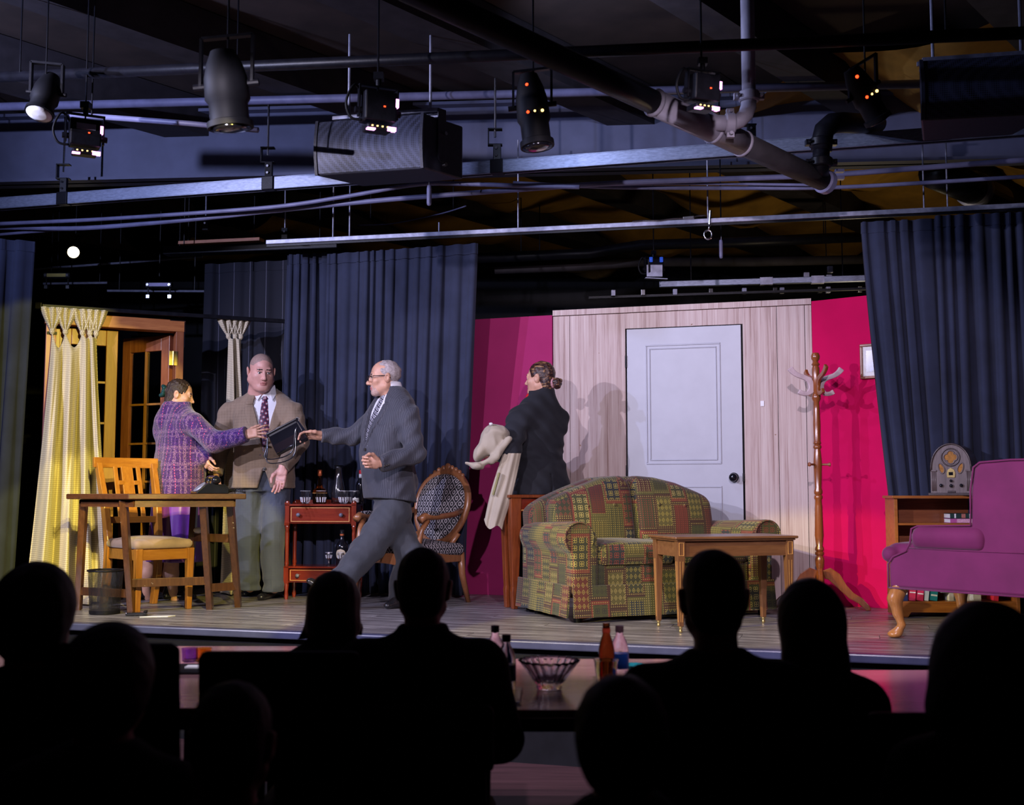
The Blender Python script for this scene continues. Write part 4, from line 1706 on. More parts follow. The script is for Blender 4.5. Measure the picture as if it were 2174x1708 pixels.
def cream_curtain(label, pins, hem, zk, zt, sags, seed, nwidth):
    """pins: plan points of the pinches; hem: plan polyline at the floor"""
    r = random.Random(seed)
    base = hem[len(hem) // 2]
    o = thing('cream_curtain', label, 'curtain', (base.x, base.y, 0.01))
    npin = len(pins)
    n = (npin - 1) * 28
    rows = 40
    # cumulative hem length
    seg = [0]
    for i in range(len(hem) - 1):
        seg.append(seg[-1] + (hem[i + 1] - hem[i]).length)

    def hem_at(t):
        s_ = t * seg[-1]
        i = 0
        while i < len(hem) - 2 and s_ > seg[i + 1]:
            i += 1
        k = (s_ - seg[i]) / max(1e-6, seg[i + 1] - seg[i])
        return hem[i].lerp(hem[i + 1], k)
    ph = [r.uniform(0, 6) for _ in range(6)]
    vs, fs, uvs = [], [], []
    for i in range(rows + 1):
        h = i / rows
        for j in range(n + 1):
            t = j / n
            a = t * (npin - 1)
            ia = min(int(a), npin - 2)
            fr = a - ia
            # gather towards the pins near the top
            g_ = fr - 0.30 * math.sin(2 * PI * fr) * 0.5 * (1 - h) ** 2
            top = pins[ia].lerp(pins[ia + 1], fr)
            sg = sags[ia] * 4 * fr * (1 - fr)
            hp = hem_at(t)
            e = h ** 1.25
            p = top.lerp(hp, e)
            d = (pins[-1] - pins[0]).normalized()
            nn = Vector((-d.y, d.x, 0))
            amp = 0.018 + 0.085 * min(1, h * 2.0)
            off = amp * math.cos(2 * PI * (a + 0.12 * math.sin(h * 3 + ph[0]))) - amp
            off += 0.022 * min(1, h * 3) * math.sin(2 * PI * a * 2.7 + ph[1] + h * 1.2) + 0.02 * h * math.sin(a * 5 + ph[2])
            ztop = zk - sg
            z = ztop * (1 - h) + 0.012 * h
            p = p + nn * (off - 0.02) 
            p.z = z
            vs.append(p)
            uvs.append((t * nwidth, z))
    for i in range(rows):
        for j in range(n):
            q = i * (n + 1) + j
            fs.append((q, q + n + 1, q + n + 2, q + 1))
    m_ = MB().add(vs, fs)
    ob_ = m_.build('cloth', CREAM, o, smooth=True, world=True, solid=0.005, uv=False)
    uvl = ob_.data.uv_layers.new(name='UVMap')
    for lp in ob_.data.loops:
        uvl.data[lp.index].uv = uvs[lp.vertex_index]
    # fan shaped pinch pleats up to the rod
    for k, pz_ in enumerate(pins):
        fan = MB()
        d = (pins[-1] - pins[0]).normalized()
        nn = Vector((-d.y, d.x, 0))
        rings = []
        w1 = 0.068 * r.uniform(0.85, 1.15)
        for i in range(9):
            h = i / 8
            w = w1 * (1 - h) ** 1.2 + 0.012 + 0.010 * math.sin(PI * h)
            z = zt + (zk - zt) * h
            ring = []
            for q in range(21):
                t = q / 20
                ring.append(pz_ + d * ((t - 0.5) * 2 * w) + nn * (0.016 * math.cos(t * 6 * PI) * (0.5 + w / w1 * .6) - 0.012) + Vector((0, 0, 0)) * 0 + Vector((0, 0, z)))
            rings.append(ring)
        fan.loft([[p for p in rg] for rg in rings], caps=False, closed=False)
        fan.build('pinch_pleat', CREAM, o, smooth=True, world=True, solid=0.006)
        MB().ball(pz_ + Vector((0, 0, zk - 0.005)) - nn * 0.02, (0.021, 0.018, 0.026), 12, 8).build('knot', CREAM, o, smooth=True, world=True)
    return o


def rodp(u, dy=-0.005):
    P0_, P1_ = Vector((r0.x, r0.y)), Vector((r1.x, r1.y))
    d = P1_ - P0_
    r_ = ray(u, 660)
    s_ = (r_.x * P0_.y - r_.y * P0_.x) / (r_.y * d.x - r_.x * d.y)
    p = P0_ + d * s_
    return Vector((p.x + 0.01, p.y + dy - 0.02, 0))


def hp_(u, v, Y=None):
    p = gnd(u, v) if Y is None else at(u, 1262, Y)
    return Vector((p.x, p.y, 0))


cream_curtain('patterned cream curtain pinched on the black rod, spread wide at its hem', [rodp(u) for u in (112, 140, 176, 192, 205)],
              [hp_(52, 0, 8.0), hp_(105, 0, 8.05), hp_(170, 0, 8.15), hp_(205, 0, 8.2), hp_(238, 0, 8.3)], 1.985, 2.16, (0.13, 0.12, 0.05, 0.04), 4, 1.5)
cream_curtain('narrow patterned cream curtain hanging behind the bald man in the tan jacket', [rodp(u, 0.06) for u in (480, 494, 506)],
              [hp_(466, 0, 8.92), hp_(490, 0, 8.95), hp_(516, 0, 9.0)], 2.03, 2.16, (0.03, 0.03), 9, 0.8)

# ---------------------------------------------------------------- desk, chair and what stands there
P0, P1, P2, P3 = Vector((-2.95, 7.50, 0)), Vector((-2.436, 7.20, 0)), Vector((-1.745, 7.451, 0)), Vector((-1.98, 8.0, 0))
TZ = 0.782
dk = thing('desk', 'worn dark wooden table with splayed legs carrying the black telephone', 'table', (P0 + P1 + P2 + P3) / 4)
MB().prism([(p.x, p.y) for p in (P0, P1, P2, P3)], TZ - 0.036, TZ).build('tabletop', M['desk_top'], dk, world=True, bevel=0.006)


def ins(p, c, k):
    return p.lerp(c, k)


cc = (P0 + P1 + P2 + P3) / 4
q = [ins(p, cc, 0.16) for p in (P0, P1, P2, P3)]
for a, b in ((q[0], q[1]), (q[1], q[2]), (q[2], q[3])):
    MB().bar(a + up * (TZ - 0.06), b + up * (TZ - 0.06), 0.024, 0.05).build('apron', M['desk_top'], dk, world=True)
legs = [(at(178, 1070, 7.55), gnd(166, 1294)), (at(262, 1066, 7.30), gnd(279, 1301)), (at(431, 1066, 7.42), gnd(446, 1293)), (at(488, 1066, 7.58), gnd(506, 1288)), (at(413, 1070, 7.9), at(399, 1290, 7.95))]
lf = []
for t_, b_ in legs:
    b_ = Vector((b_.x, b_.y, 0.0))
    t_ = Vector((t_.x, t_.y, TZ - 0.036))
    lf.append((t_, b_))
    MB().bar(t_, b_, 0.044, 0.056, (0, 1, 0), 0.040, 0.052).build('leg', M['desk_wood'], dk, world=True, bevel=0.004)


def lat(i, z):
    t_, b_ = lf[i]
    return b_.lerp(t_, z / t_.z)


for i, j, z in ((1, 2, 0.20), (0, 1, 0.13), (2, 3, 0.15), (4, 3, 0.48)):
    MB().bar(lat(i, z), lat(j, z), 0.024, 0.055).build('stretcher', M['desk_wood'], dk, world=True, bevel=0.003)
# scraps on the stage beside the desk
o = thing('black_wallet', 'small black wallet lying on the stage by the front leg of the desk', 'wallet', gnd(290, 1306), 0.2)
MB().box((0, 0, 0.012), (0.13, 0.08, 0.022)).build('body', M['black_gloss'], o, bevel=0.006)
MB().box((0.055, -0.0, 0.027), (0.02, 0.07, 0.008)).build('clasp', M['black_metal'], o, bevel=0.002)
c = gnd(333, 1309)
o = MB().prism([(c.x - 0.10, c.y - 0.03), (c.x + 0.07, c.y + 0.0), (c.x + 0.10, c.y + 0.06), (c.x - 0.04, c.y + 0.03)], 0.0005, 0.004).build('paper_scrap', M['paper'])
tag(o, 'white scrap of paper lying on the stage beside the small black wallet', 'paper')
p_ = lat(4, 0.515).lerp(lat(3, 0.515), 0.18)
o = MB().ball((p_.x, p_.y, 0.53), (0.045, 0.02, 0.022), 12, 8).build('white_cloth', M['paper'], None, smooth=True)
tag(o, 'small crumpled white cloth on the upper stretcher under the desk', 'cloth')

# telephone
c = at(447, 1046, 7.56)
ph = thing('telephone', 'black rotary telephone standing on the worn dark table', 'telephone', (c.x, c.y, TZ), math.radians(32))
s = MB()
prof = [(-0.115, 0), (0.10, 0), (0.10, 0.04), (0.075, 0.062), (-0.01, 0.066), (-0.035, 0.072), (-0.06, 0.058), (-0.115, 0.012)]
s.prism(prof, -0.075, 0.075, Matrix.Rotation(PI / 2, 4, 'X'))
s.build('base', pm('phone_bakelite', (0.012, 0.013, 0.02), 0.18, 0.2, 9, coat=0.4), ph, bevel=0.008)
s = SDF()
s.limb((0.012, -0.075, 0.105), (0.012, 0.075, 0.105), 0.015, 0.015, 0.01)
for sg in (-1, 1):
    s.ell((0.012, sg * 0.075, 0.088), (0.032, 0.03, 0.026), k=0.012)
Vq = s.mesh(0.005, 0.02)
mesh_obj('handset', [Vq], M['black_gloss'], ph, world=False)
for sg in (-1, 1):
    m = MB()
    m.box((0.012, sg * 0.04, 0.072), (0.05, 0.018, 0.03))
    m.build('cradle', M['chrome'], ph, bevel=0.003)
MB().lathe((-0.075, 0, 0.045), [(0, 0.002), (0.02, 0.004), (0.045, 0.004), (0.048, 0.0), (0, -0.002)], 24, (-0.62, 0, 0.78)).build('dial', M['steel_dull'], ph, auto=40)
cz = []
for i in range(130):
    t = i / 129
    a = t * 2 * PI * 16
    x = 0.105 + 0.10 * t
    yy = -0.05 + 0.05 * math.sin(t * 5)
    cz.append((x, yy + 0.011 * math.cos(a), 0.013 + 0.011 * math.sin(a) + 0.02 * math.sin(t * PI) * 0.6))
MB().tube(cz, 0.0032, 5).build('coiled_cord', M['black_gloss'], ph, smooth=True)


def armw(name, col, al=0.55, sc=260):
    m, t, b = nt(name)
    v = coords(t, 'UV', (sc, sc, sc))
    sp = N(t, 'ShaderNodeSeparateXYZ')
    L(t, v, sp.inputs[0])
    fx = mathn(t, 'FRACT', sp.outputs[0])
    fy = mathn(t, 'FRACT', sp.outputs[1])
    w = mathn(t, 'MAXIMUM', mathn(t, 'LESS_THAN', fx, 0.3), mathn(t, 'LESS_THAN', fy, 0.3))
    b.inputs['Base Color'].default_value = tuple(col) + (1,)
    b.inputs['Roughness'].default_value = 0.4
    L(t, w, b.inputs['Alpha'])
    return m


bk = gnd(222, 1302)
wbk = thing('wastebasket', 'black wire mesh wastebasket standing in front of the worn table', 'wastebasket', bk)
WM_ = armw('wire_mesh', (0.015, 0.015, 0.022))
MB().lathe((0, 0, 0.02), [(0.095, 0.0), (0.112, 0.26)], 40).build('mesh_side', WM_, wbk, smooth=True)
wbk.children[0].data.polygons  # caps removed below
bm = bmesh.new()
bm.from_mesh(wbk.children[0].data)
bmesh.ops.delete(bm, geom=[f for f in bm.faces if len(f.verts) > 4], context='FACES')
bm.to_mesh(wbk.children[0].data)
bm.free()
MB().lathe((0, 0, 0), [(0.088, 0), (0.097, 0.004), (0.098, 0.022), (0.094, 0.026), (0.0, 0.02)], 40).build('base', M['black_metal'], wbk, auto=40)
MB().tube([(0.113 * math.cos(a), 0.113 * math.sin(a), 0.281) for a in np.linspace(0, 2 * PI, 41)[:-1]], 0.006, 8, closed=True).build('rim', M['black_metal'], wbk, smooth=True)

# honey oak side chair
def chair_oak():
    rz = math.radians(44)
    o = thing('side_chair', 'honey coloured wooden side chair with lattice back and tan seat behind the desk', 'chair', (-2.50, 7.83, 0), rz)
    W, D, SH = 0.37, 0.46, 0.445
    cw, cx_ = M['chair_wood'], M['chair_wood_x']
    for sg in (-1, 1):
        MB().bar((sg * W / 2, -D / 2, 0), (sg * W / 2, -D / 2, SH - 0.03), 0.034, 0.034, (0, 1, 0), 0.05, 0.05).build('leg', cw, o, bevel=0.004)
        # rear leg runs on into the back stile
        pts = [(sg * W / 2, D / 2 + 0.05, 0), (sg * W / 2, D / 2, 0.22), (sg * W / 2, D / 2 - 0.01, SH), (sg * (W / 2 + 0.01), D / 2 + 0.05, 0.72), (sg * (W / 2 + 0.02), D / 2 + 0.15, 1.0)]
        rings = []
        for i, p in enumerate(pts):
            hw, hd = (0.019, 0.026) if i in (0, 4) else (0.02, 0.032)
            rings.append([Vector(p) + Vector((a * hw, b * hd, 0)) for a, b in ((-1, -1), (1, -1), (1, 1), (-1, 1))])
        MB().loft(rings).build('back_leg', cw, o, bevel=0.004)
        MB().bar((sg * W / 2, -D / 2, SH - 0.07), (sg * W / 2, D / 2, SH - 0.07), 0.024, 0.07).build('seat_rail', cx_, o, bevel=0.003)
    for yy in (-D / 2, D / 2 - 0.01):
        MB().bar((-W / 2, yy, SH - 0.07), (W / 2, yy, SH - 0.07), 0.024, 0.07).build('seat_rail', cx_, o, bevel=0.003)
    bk_ = lambda z: D / 2 - 0.01 + 0.06 * max(0, (z - SH) / 0.275) if z < 0.72 else D / 2 + 0.05 + 0.10 * (z - 0.72) / 0.28
    rings = []
    for i in range(9):
        x = -W / 2 - 0.055 + (W + 0.11) * i / 8
        cv = 0.03 * (1 - ((i - 4) / 4) ** 2)
        rings.append([Vector((x, bk_(1.0) + cv + a, 1.0 + b)) for a, b in ((-0.018, -0.035), (0.014, -0.035), (0.018, 0.038), (-0.014, 0.038))])
    MB().loft(rings).build('top_rail', cx_, o, bevel=0.005)
    MB().bar((-W / 2, bk_(0.60), 0.60), (W / 2, bk_(0.60), 0.60), 0.022, 0.045).build('lower_rail', cx_, o, bevel=0.003)
    for x, w_ in ((-0.085, 0.032), (0.0, 0.085), (0.085, 0.032)):
        MB().bar((x, bk_(0.60), 0.60), (x, bk_(0.98), 0.975), w_, 0.014, (0, 1, 0)).build('back_slat', cw, o, bevel=0.003)
    for z in (0.86, 0.76):
        for x in (-0.058, 0.058):
            MB().box((x, bk_(z), z), (0.036, 0.014, 0.03)).build('lattice_block', cx_, o, bevel=0.002)
    s = SDF()
    s.rbox((0, -0.01, SH - 0.002), (W / 2 + 0.025, D / 2 + 0.005, 0.032), 0.03)
    s.ell((0, -0.01, SH + 0.02), (W / 2, D / 2, 0.032), k=0.03)
    mesh_obj('seat', [s.mesh(0.012)], fabric('tan_suede', (0.34, 0.23, 0.15), 0.8, 0.4, 0.3), o, world=False)
    return o


chair_oak()

# ---------------------------------------------------------------- drinks cabinet
CF = gnd(601, 1272)
cab = thing('drinks_cabinet', 'red varnished two tier drinks cabinet with drawers behind the walking man', 'cabinet', CF, math.radians(-6))
cwid, cdep, ctop = 0.545, 0.23, 0.705
for x in (0.018, cwid - 0.018):
    for y_ in (0.018, cdep - 0.018):
        m = MB()
        m.lathe((x, y_, 0), [(0.012, 0), (0.016, 0.03), (0.013, 0.06), (0.018, 0.10), (0.018, 0.12)], 14)
        m.box((x, y_, 0.18), (0.036, 0.036, 0.125))
        m.lathe((x, y_, 0.24), [(0.018, 0), (0.013, 0.012), (0.018, 0.024), (0.014, 0.05), (0.016, 0.25), (0.013, 0.27), (0.018, 0.285), (0.018, 0.30), (0.014, 0.31)], 14)
        m.box((x, y_, 0.63), (0.036, 0.036, 0.17))
        m.lathe((x, y_, 0.712), [(0.018, 0), (0.016, 0.012), (0.0, 0.02)], 12)
        m.build('post', M['cherry_v'], cab, auto=40)
for z0, z1, nm in ((0.56, ctop, 'upper'), (0.125, 0.245, 'lower')):
    m = MB()
    m.box((cwid / 2, cdep / 2, z1 - 0.008), (cwid, cdep, 0.016))
    m.build('shelf', M['cherry'], cab, bevel=0.003)
    m = MB()
    m.box((cwid / 2, cdep / 2, z0 + 0.006), (cwid - 0.03, cdep - 0.03, 0.012))
    m.box((0.016, cdep / 2, (z0 + z1) / 2), (0.02, cdep - 0.05, z1 - z0 - 0.02))
    m.box((cwid - 0.016, cdep / 2, (z0 + z1) / 2), (0.02, cdep - 0.05, z1 - z0 - 0.02))
    m.box((cwid / 2, cdep - 0.016, (z0 + z1) / 2), (cwid - 0.05, 0.02, z1 - z0 - 0.02))
    m.build('case', M['cherry'], cab)
    dr = MB().box((cwid / 2, 0.014, (z0 + z1 - 0.016) / 2), (cwid - 0.08, 0.022, z1 - z0 - 0.03)).build('drawer', M['cherry'], cab, bevel=0.004)
    m = MB()
    molding(m, 0.05, cwid - 0.05, z0 + 0.014, z1 - 0.026, 0.004, 0.001, 0.004)
    m.build('inlay', M['cherry_line'], dr)
    for x in (0.11, cwid - 0.11):
        MB().lathe((x, 0.003, (z0 + z1 - 0.016) / 2), [(0.010, 0), (0.006, 0.008), (0.014, 0.018), (0.014, 0.026), (0.0, 0.032)], 14, (0, -1, 0)).build('knob', M['steel_dull'], dr, smooth=True)
MB().box((cwid / 2, cdep - 0.008, ctop + 0.015), (cwid - 0.03, 0.012, 0.03)).build('gallery', M['cherry'], cab)
CM = wmat(cab)


def on_cab(x, y, z):
    return CM @ Vector((x, y, z))


def glass_thing(name, label, cat, x, y, z, prof, mat=None, n=18, group=None):
    o = thing(name, label, cat, on_cab(x, y, z), 0, group)
    MB().lathe((0, 0, 0), prof, n).build('bowl', mat or M['glass'], o, auto=35)
    return o


tumbler = [(0.020, 0.0), (0.024, 0.002), (0.035, 0.022), (0.038, 0.045), (0.036, 0.075), (0.039, 0.097), (0.037, 0.097), (0.034, 0.075), (0.035, 0.045), (0.030, 0.024), (0.0, 0.018)]
CUT = glassm('cut_glass', (1, 1, 1), 0.14, 1.5)
GLINT = pm('facet_glint', (0.75, 0.75, 0.8), 0.25, 0.05, 20)  # white bars and rims stand for glints on the clear cut glass
for x, y_, lab in ((0.135, 0.08, 'cut glass tumbler on the drinks cabinet, leftmost of the tumblers'), (0.255, 0.08, 'cut glass tumbler on the drinks cabinet, in front of the amber bottle'), (0.435, 0.06, 'cut glass tumbler on the drinks cabinet, just right of the carafe'), (0.495, 0.13, 'cut glass tumbler on the drinks cabinet, beside the man in grey')):
    o = thing('tumbler', lab, 'glass', on_cab(x, y_, ctop), 0, 'tumblers on the drinks cabinet')
    MB().lathe((0, 0, 0.001), tumbler, 14).build('bowl', CUT, o, auto=20)
    m = MB()
    for k in range(12):
        a = k * PI / 6
        m.bar((0.031 * math.cos(a), 0.031 * math.sin(a), 0.014), (0.0385 * math.cos(a), 0.0385 * math.sin(a), 0.05), 0.006, 0.004)
    m.build('facet_glints', GLINT, o)
    MB().tube([(0.0385 * math.cos(a), 0.0385 * math.sin(a), 0.0975) for a in np.linspace(0, 2 * PI, 21)[:-1]], 0.0012, 5, closed=True).build('rim', GLINT, o, smooth=True)
WHISKY = pm('amber_whisky', (0.30, 0.07, 0.008), 0.08, 0.3, 14, coat=0.8)
COPPER = pm('copper_foil', (0.62, 0.16, 0.06), 0.3, 0.2, 30, metal=0.6)
o = thing('whisky_bottle', 'amber whisky bottle with a copper cap standing behind the tumblers', 'bottle', on_cab(0.225, 0.15, ctop))
MB().lathe((0, 0, 0.001), [(0.046, 0), (0.052, 0.006), (0.055, 0.08), (0.05, 0.10), (0.026, 0.122), (0.014, 0.15), (0.012, 0.21), (0.0, 0.212)], 22).build('body', glassm('amber_glass', (0.32, 0.10, 0.02), 0.03), o, smooth=True)
MB().lathe((0, 0, 0.21), [(0.014, 0), (0.016, 0.004), (0.016, 0.042), (0.013, 0.047), (0, 0.048)], 16).build('cap', COPPER, o, auto=40)
MB().lathe((0, 0, 0.078), [(0.0562, 0.0), (0.0562, 0.004), (0.0555, 0.005)], 22).build('neck_band', M['cherry_line'], o)
o = thing('carafe', 'tall clear glass carafe with flared lip on the drinks cabinet', 'carafe', on_cab(0.375, 0.13, ctop))
MB().lathe((0, 0, 0.001), [(0.045, 0), (0.053, 0.006), (0.054, 0.06), (0.047, 0.12), (0.030, 0.19), (0.023, 0.235), (0.024, 0.26), (0.035, 0.29), (0.033, 0.29), (0.022, 0.26), (0.021, 0.235), (0.028, 0.19), (0.045, 0.12), (0.051, 0.06), (0.05, 0.012), (0.0, 0.008)], 26).build('body', M['glass'], o, smooth=True)
o = thing('wine_bottle', 'dark bottle with a red cap and white neck label behind the man in grey', 'bottle', on_cab(0.535, 0.18, ctop))
MB().lathe((0, 0, 0.001), [(0.036, 0), (0.038, 0.005), (0.038, 0.14), (0.034, 0.16), (0.015, 0.19), (0.013, 0.23), (0, 0.23)], 20).build('body', M['black_gloss'], o, smooth=True)
MB().lathe((0, 0, 0.195), [(0.0155, 0), (0.0155, 0.028), (0.0135, 0.03)], 16).build('neck_label', M['paper'], o, smooth=True)
MB().lathe((0, 0, 0.226), [(0.0155, 0), (0.0155, 0.028), (0.0, 0.03)], 16).build('cap', pm('red_cap', (0.65, 0.02, 0.03), 0.3, 0.1, 20), o, auto=40)
o = thing('miniature_bottle', 'small dark bottle with a white label at the right end of the drinks cabinet', 'bottle', on_cab(0.525, 0.07, ctop))
MB().lathe((0, 0, 0.001), [(0.022, 0), (0.024, 0.004), (0.024, 0.05), (0.018, 0.062), (0.009, 0.07), (0.009, 0.085), (0, 0.086)], 16).build('body', M['black_gloss'], o, smooth=True)
MB().lathe((0, 0, 0.012), [(0.0245, 0), (0.0245, 0.032)], 16).build('paper_label', M['paper'], o)
# lower shelf
o = thing('liqueur_bottle', 'dark liqueur bottle with a cream oval label on the lower cabinet shelf', 'bottle', on_cab(0.405, 0.14, 0.245))
MB().lathe((0, 0, 0.001), [(0.040, 0), (0.045, 0.006), (0.046, 0.13), (0.042, 0.155), (0.02, 0.185), (0.015, 0.20), (0.014, 0.235), (0, 0.236)], 22).build('body', M['black_gloss'], o, smooth=True)
MB().lathe((0, 0, 0.222), [(0.0165, 0), (0.0165, 0.012), (0.0145, 0.013)], 16).build('copper_band', COPPER, o)
MB().lathe((0, 0, 0.236), [(0.014, 0), (0.017, 0.006), (0.017, 0.03), (0.0, 0.032)], 14).build('stopper', M['black_gloss'], o, auto=40)
m = MB()
vs = []
for i in range(17):
    for j in range(2):
        pass
rows_ = 10
lab_v, lab_f = [], []
for i in range(rows_ + 1):
    tz = -1 + 2 * i / rows_
    hw = 0.85 * math.sqrt(max(0.0, 1 - tz * tz)) + 0.02
    for j in range(9):
        a = -PI / 2 - 0.1 + hw * (j / 4 - 1)
        lab_v.append((0.0472 * math.cos(a), 0.0472 * math.sin(a), 0.085 + 0.038 * tz))
for i in range(rows_):
    for j in range(8):
        k = i * 9 + j
        lab_f.append((k, k + 1, k + 10, k + 9))
m.add(lab_v, lab_f)
m.build('oval_label', pm('cream_label', (0.62, 0.52, 0.36), 0.6, 0.25, 60), o, smooth=True)
cord_ = [(0.016, 0), (0.018, 0.002), (0.008, 0.006), (0.004, 0.012), (0.006, 0.022), (0.004, 0.032), (0.006, 0.040), (0.018, 0.052), (0.023, 0.075), (0.027, 0.098), (0.025, 0.098), (0.020, 0.072), (0.014, 0.054), (0, 0.048)]
for x, y_, lab in ((0.318, 0.09, 'small stemmed cordial glass left of the dark liqueur bottle'), (0.418, 0.06, 'small stemmed cordial glass in front of the dark liqueur bottle')):
    o = thing('cordial_glass', lab, 'glass', on_cab(x, y_, 0.245), 0, 'cordial glasses on the lower shelf')
    MB().lathe((0, 0, 0.001), cord_, 12).build('bowl', CUT, o, auto=20)
    m = MB()
    for k in range(8):
        a = k * PI / 4
        m.bar((0.0185 * math.cos(a), 0.0185 * math.sin(a), 0.055), (0.0245 * math.cos(a), 0.0245 * math.sin(a), 0.08), 0.003, 0.003)
    m.build('facet_glints', GLINT, o)
    MB().tube([(0.0265 * math.cos(a), 0.0265 * math.sin(a), 0.0985) for a in np.linspace(0, 2 * PI, 17)[:-1]], 0.001, 5, closed=True).build('rim', GLINT, o, smooth=True)
# ---------------------------------------------------------------- carved armchair
def damask(name, c0, c1, sc=1.0):
    m, t, b = nt(name)
    v = coords(t, 'UV', (15 * sc, 12 * sc, 1), (0, 0, PI / 4 * 0))
    sp = N(t, 'ShaderNodeSeparateXYZ')
    L(t, v, sp.inputs[0])
    a = mathn(t, 'ADD', sp.outputs[0], sp.outputs[1])
    d = mathn(t, 'SUBTRACT', sp.outputs[0], sp.outputs[1])
    fa = mathn(t, 'ABSOLUTE', mathn(t, 'SUBTRACT', mathn(t, 'FRACT', a), 0.5))
    fd = mathn(t, 'ABSOLUTE', mathn(t, 'SUBTRACT', mathn(t, 'FRACT', d), 0.5))
    lat_ = mathn(t, 'GREATER_THAN', mathn(t, 'MAXIMUM', fa, fd), 0.44)
    cx = mathn(t, 'SQRT', mathn(t, 'ADD', mathn(t, 'MULTIPLY', fa, fa), mathn(t, 'MULTIPLY', fd, fd)))
    ring = mathn(t, 'LESS_THAN', mathn(t, 'ABSOLUTE', mathn(t, 'SUBTRACT', cx, 0.2)), 0.07)
    f = mathn(t, 'MAXIMUM', lat_, ring)
    nn = noise(t, coords(t, 'UV'), 160, 2)
    f = mathn(t, 'MULTIPLY', f, ramp(t, nn, [(0.3, (0.5,) * 3), (0.6, (1,) * 3)]))
    L(t, mixc(t, f, c0, c1), b.inputs['Base Color'])
    b.inputs['Roughness'].default_value = 0.75
    bump(t, b, f, 0.2, 0.003)
    return m


DAM = damask('black_damask', (0.012, 0.011, 0.016), (0.46, 0.42, 0.44))
CV = M['carved']
ac = thing('carved_armchair', 'carved wooden armchair with black and white damask oval back', 'armchair', (-0.72, 8.14, 0), math.radians(-38))
HW, FD, BD = 0.29, -0.27, 0.26
for sg in (-1, 1):
    MB().tube([(sg * HW, FD, 0.34), (sg * HW, FD - 0.005, 0.28), (sg * (HW - .005), FD, 0.2), (sg * (HW - .01), FD + 0.005, 0.08), (sg * (HW - .01), FD, 0.03), (sg * (HW - .005), FD - 0.01, 0.0)], [0.034, 0.036, 0.026, 0.016, 0.02, 0.024], 12).build('front_leg', CV, ac, smooth=True)
    MB().tube([(sg * (HW - 0.05), BD, 0.36), (sg * (HW - 0.05), BD + 0.02, 0.2), (sg * (HW - 0.05), BD + 0.09, 0.0)], [0.028, 0.024, 0.018], 10).build('back_leg', CV, ac, smooth=True)
    # arm support and scrolled arm
    MB().tube([(sg * HW, FD + 0.06, 0.36), (sg * HW, FD + 0.03, 0.44), (sg * (HW + 0.01), FD + 0.05, 0.53), (sg * (HW + 0.02), FD + 0.10, 0.60)], [0.026, 0.022, 0.018, 0.022], 10).build('arm_support', CV, ac, smooth=True)
    MB().tube([(sg * (HW + 0.02), FD + 0.02, 0.60), (sg * (HW + 0.025), FD + 0.06, 0.625), (sg * (HW + 0.02), FD + 0.2, 0.62), (sg * (HW - 0.0), FD + 0.40, 0.635), (sg * (HW - 0.06), BD + 0.01, 0.66)], [0.026, 0.027, 0.02, 0.02, 0.022], 12).build('arm', CV, ac, smooth=True)
    MB().ball((sg * (HW + 0.022), FD + 0.14, 0.642), (0.028, 0.085, 0.018), 12, 8).build('arm_pad', DAM, ac, smooth=True)
m = MB()
rings = []
for i in range(9):
    x = -HW + 2 * HW * i / 8
    bow = -0.05 * (1 - (x / HW) ** 2)
    rings.append([Vector((x, FD + bow - 0.02, 0.295 - 0.012 * math.cos(i * PI / 4))), Vector((x, FD + bow - 0.02, 0.375)), Vector((x, FD + bow + 0.02, 0.375)), Vector((x, FD + bow + 0.02, 0.30))])
m.loft(rings)
m.build('seat_rail', CV, ac, bevel=0.006)
for sg in (-1, 1):
    MB().bar((sg * HW, FD, 0.335), (sg * (HW - 0.05), BD, 0.335), 0.035, 0.075).build('seat_rail', CV, ac, bevel=0.006)
MB().bar((-HW + .05, BD, 0.335), (HW - .05, BD, 0.335), 0.035, 0.07).build('seat_rail', CV, ac)
s = SDF()
s.rbox((0, -0.02, 0.385), (HW - 0.005, 0.29, 0.045), 0.04)
s.ell((0, -0.03, 0.41), (0.25, 0.26, 0.055), k=0.05)
mesh_obj('seat', [s.mesh(0.012)], DAM, ac, world=False)
# oval back, leaning
Tb = Matrix.Translation((0, BD - 0.01, 0.36)) @ Matrix.Rotation(math.radians(-13), 4, 'X')
ov = []
for a in np.linspace(0, 2 * PI, 49)[:-1]:
    w_ = 0.245 * (1 + 0.10 * math.sin(a)) 
    ov.append(Tb @ Vector((w_ * math.cos(a), 0, 0.33 + 0.265 * math.sin(a))))
MB().tube(ov, 0.026, 10, closed=True).build('back_frame', CV, ac, smooth=True)
ov2 = [p + (Tb.to_3x3() @ Vector((0, -0.02, 0))) for p in [Tb @ ((Tb.inverted() @ p) * 1.0) for p in ov]]
m = MB()
ctr = Tb @ Vector((0, 0, 0.33))
rings = []
for rr, off in ((0.96, 0.0), (0.93, -0.022), (0.8, -0.035), (0.5, -0.048), (0.2, -0.052)):
    rings.append([ctr + (p - ctr) * rr + Tb.to_3x3() @ Vector((0, off, 0)) for p in ov])
m.loft(rings, caps=True)
rings = [[ctr + (p - ctr) * rr + Tb.to_3x3() @ Vector((0, off, 0)) for p in ov] for rr, off in ((0.96, 0.0), (0.9, 0.02), (0.3, 0.03))]
m.loft(rings[::-1], caps=True)
m.build('back', DAM, ac, smooth=True)
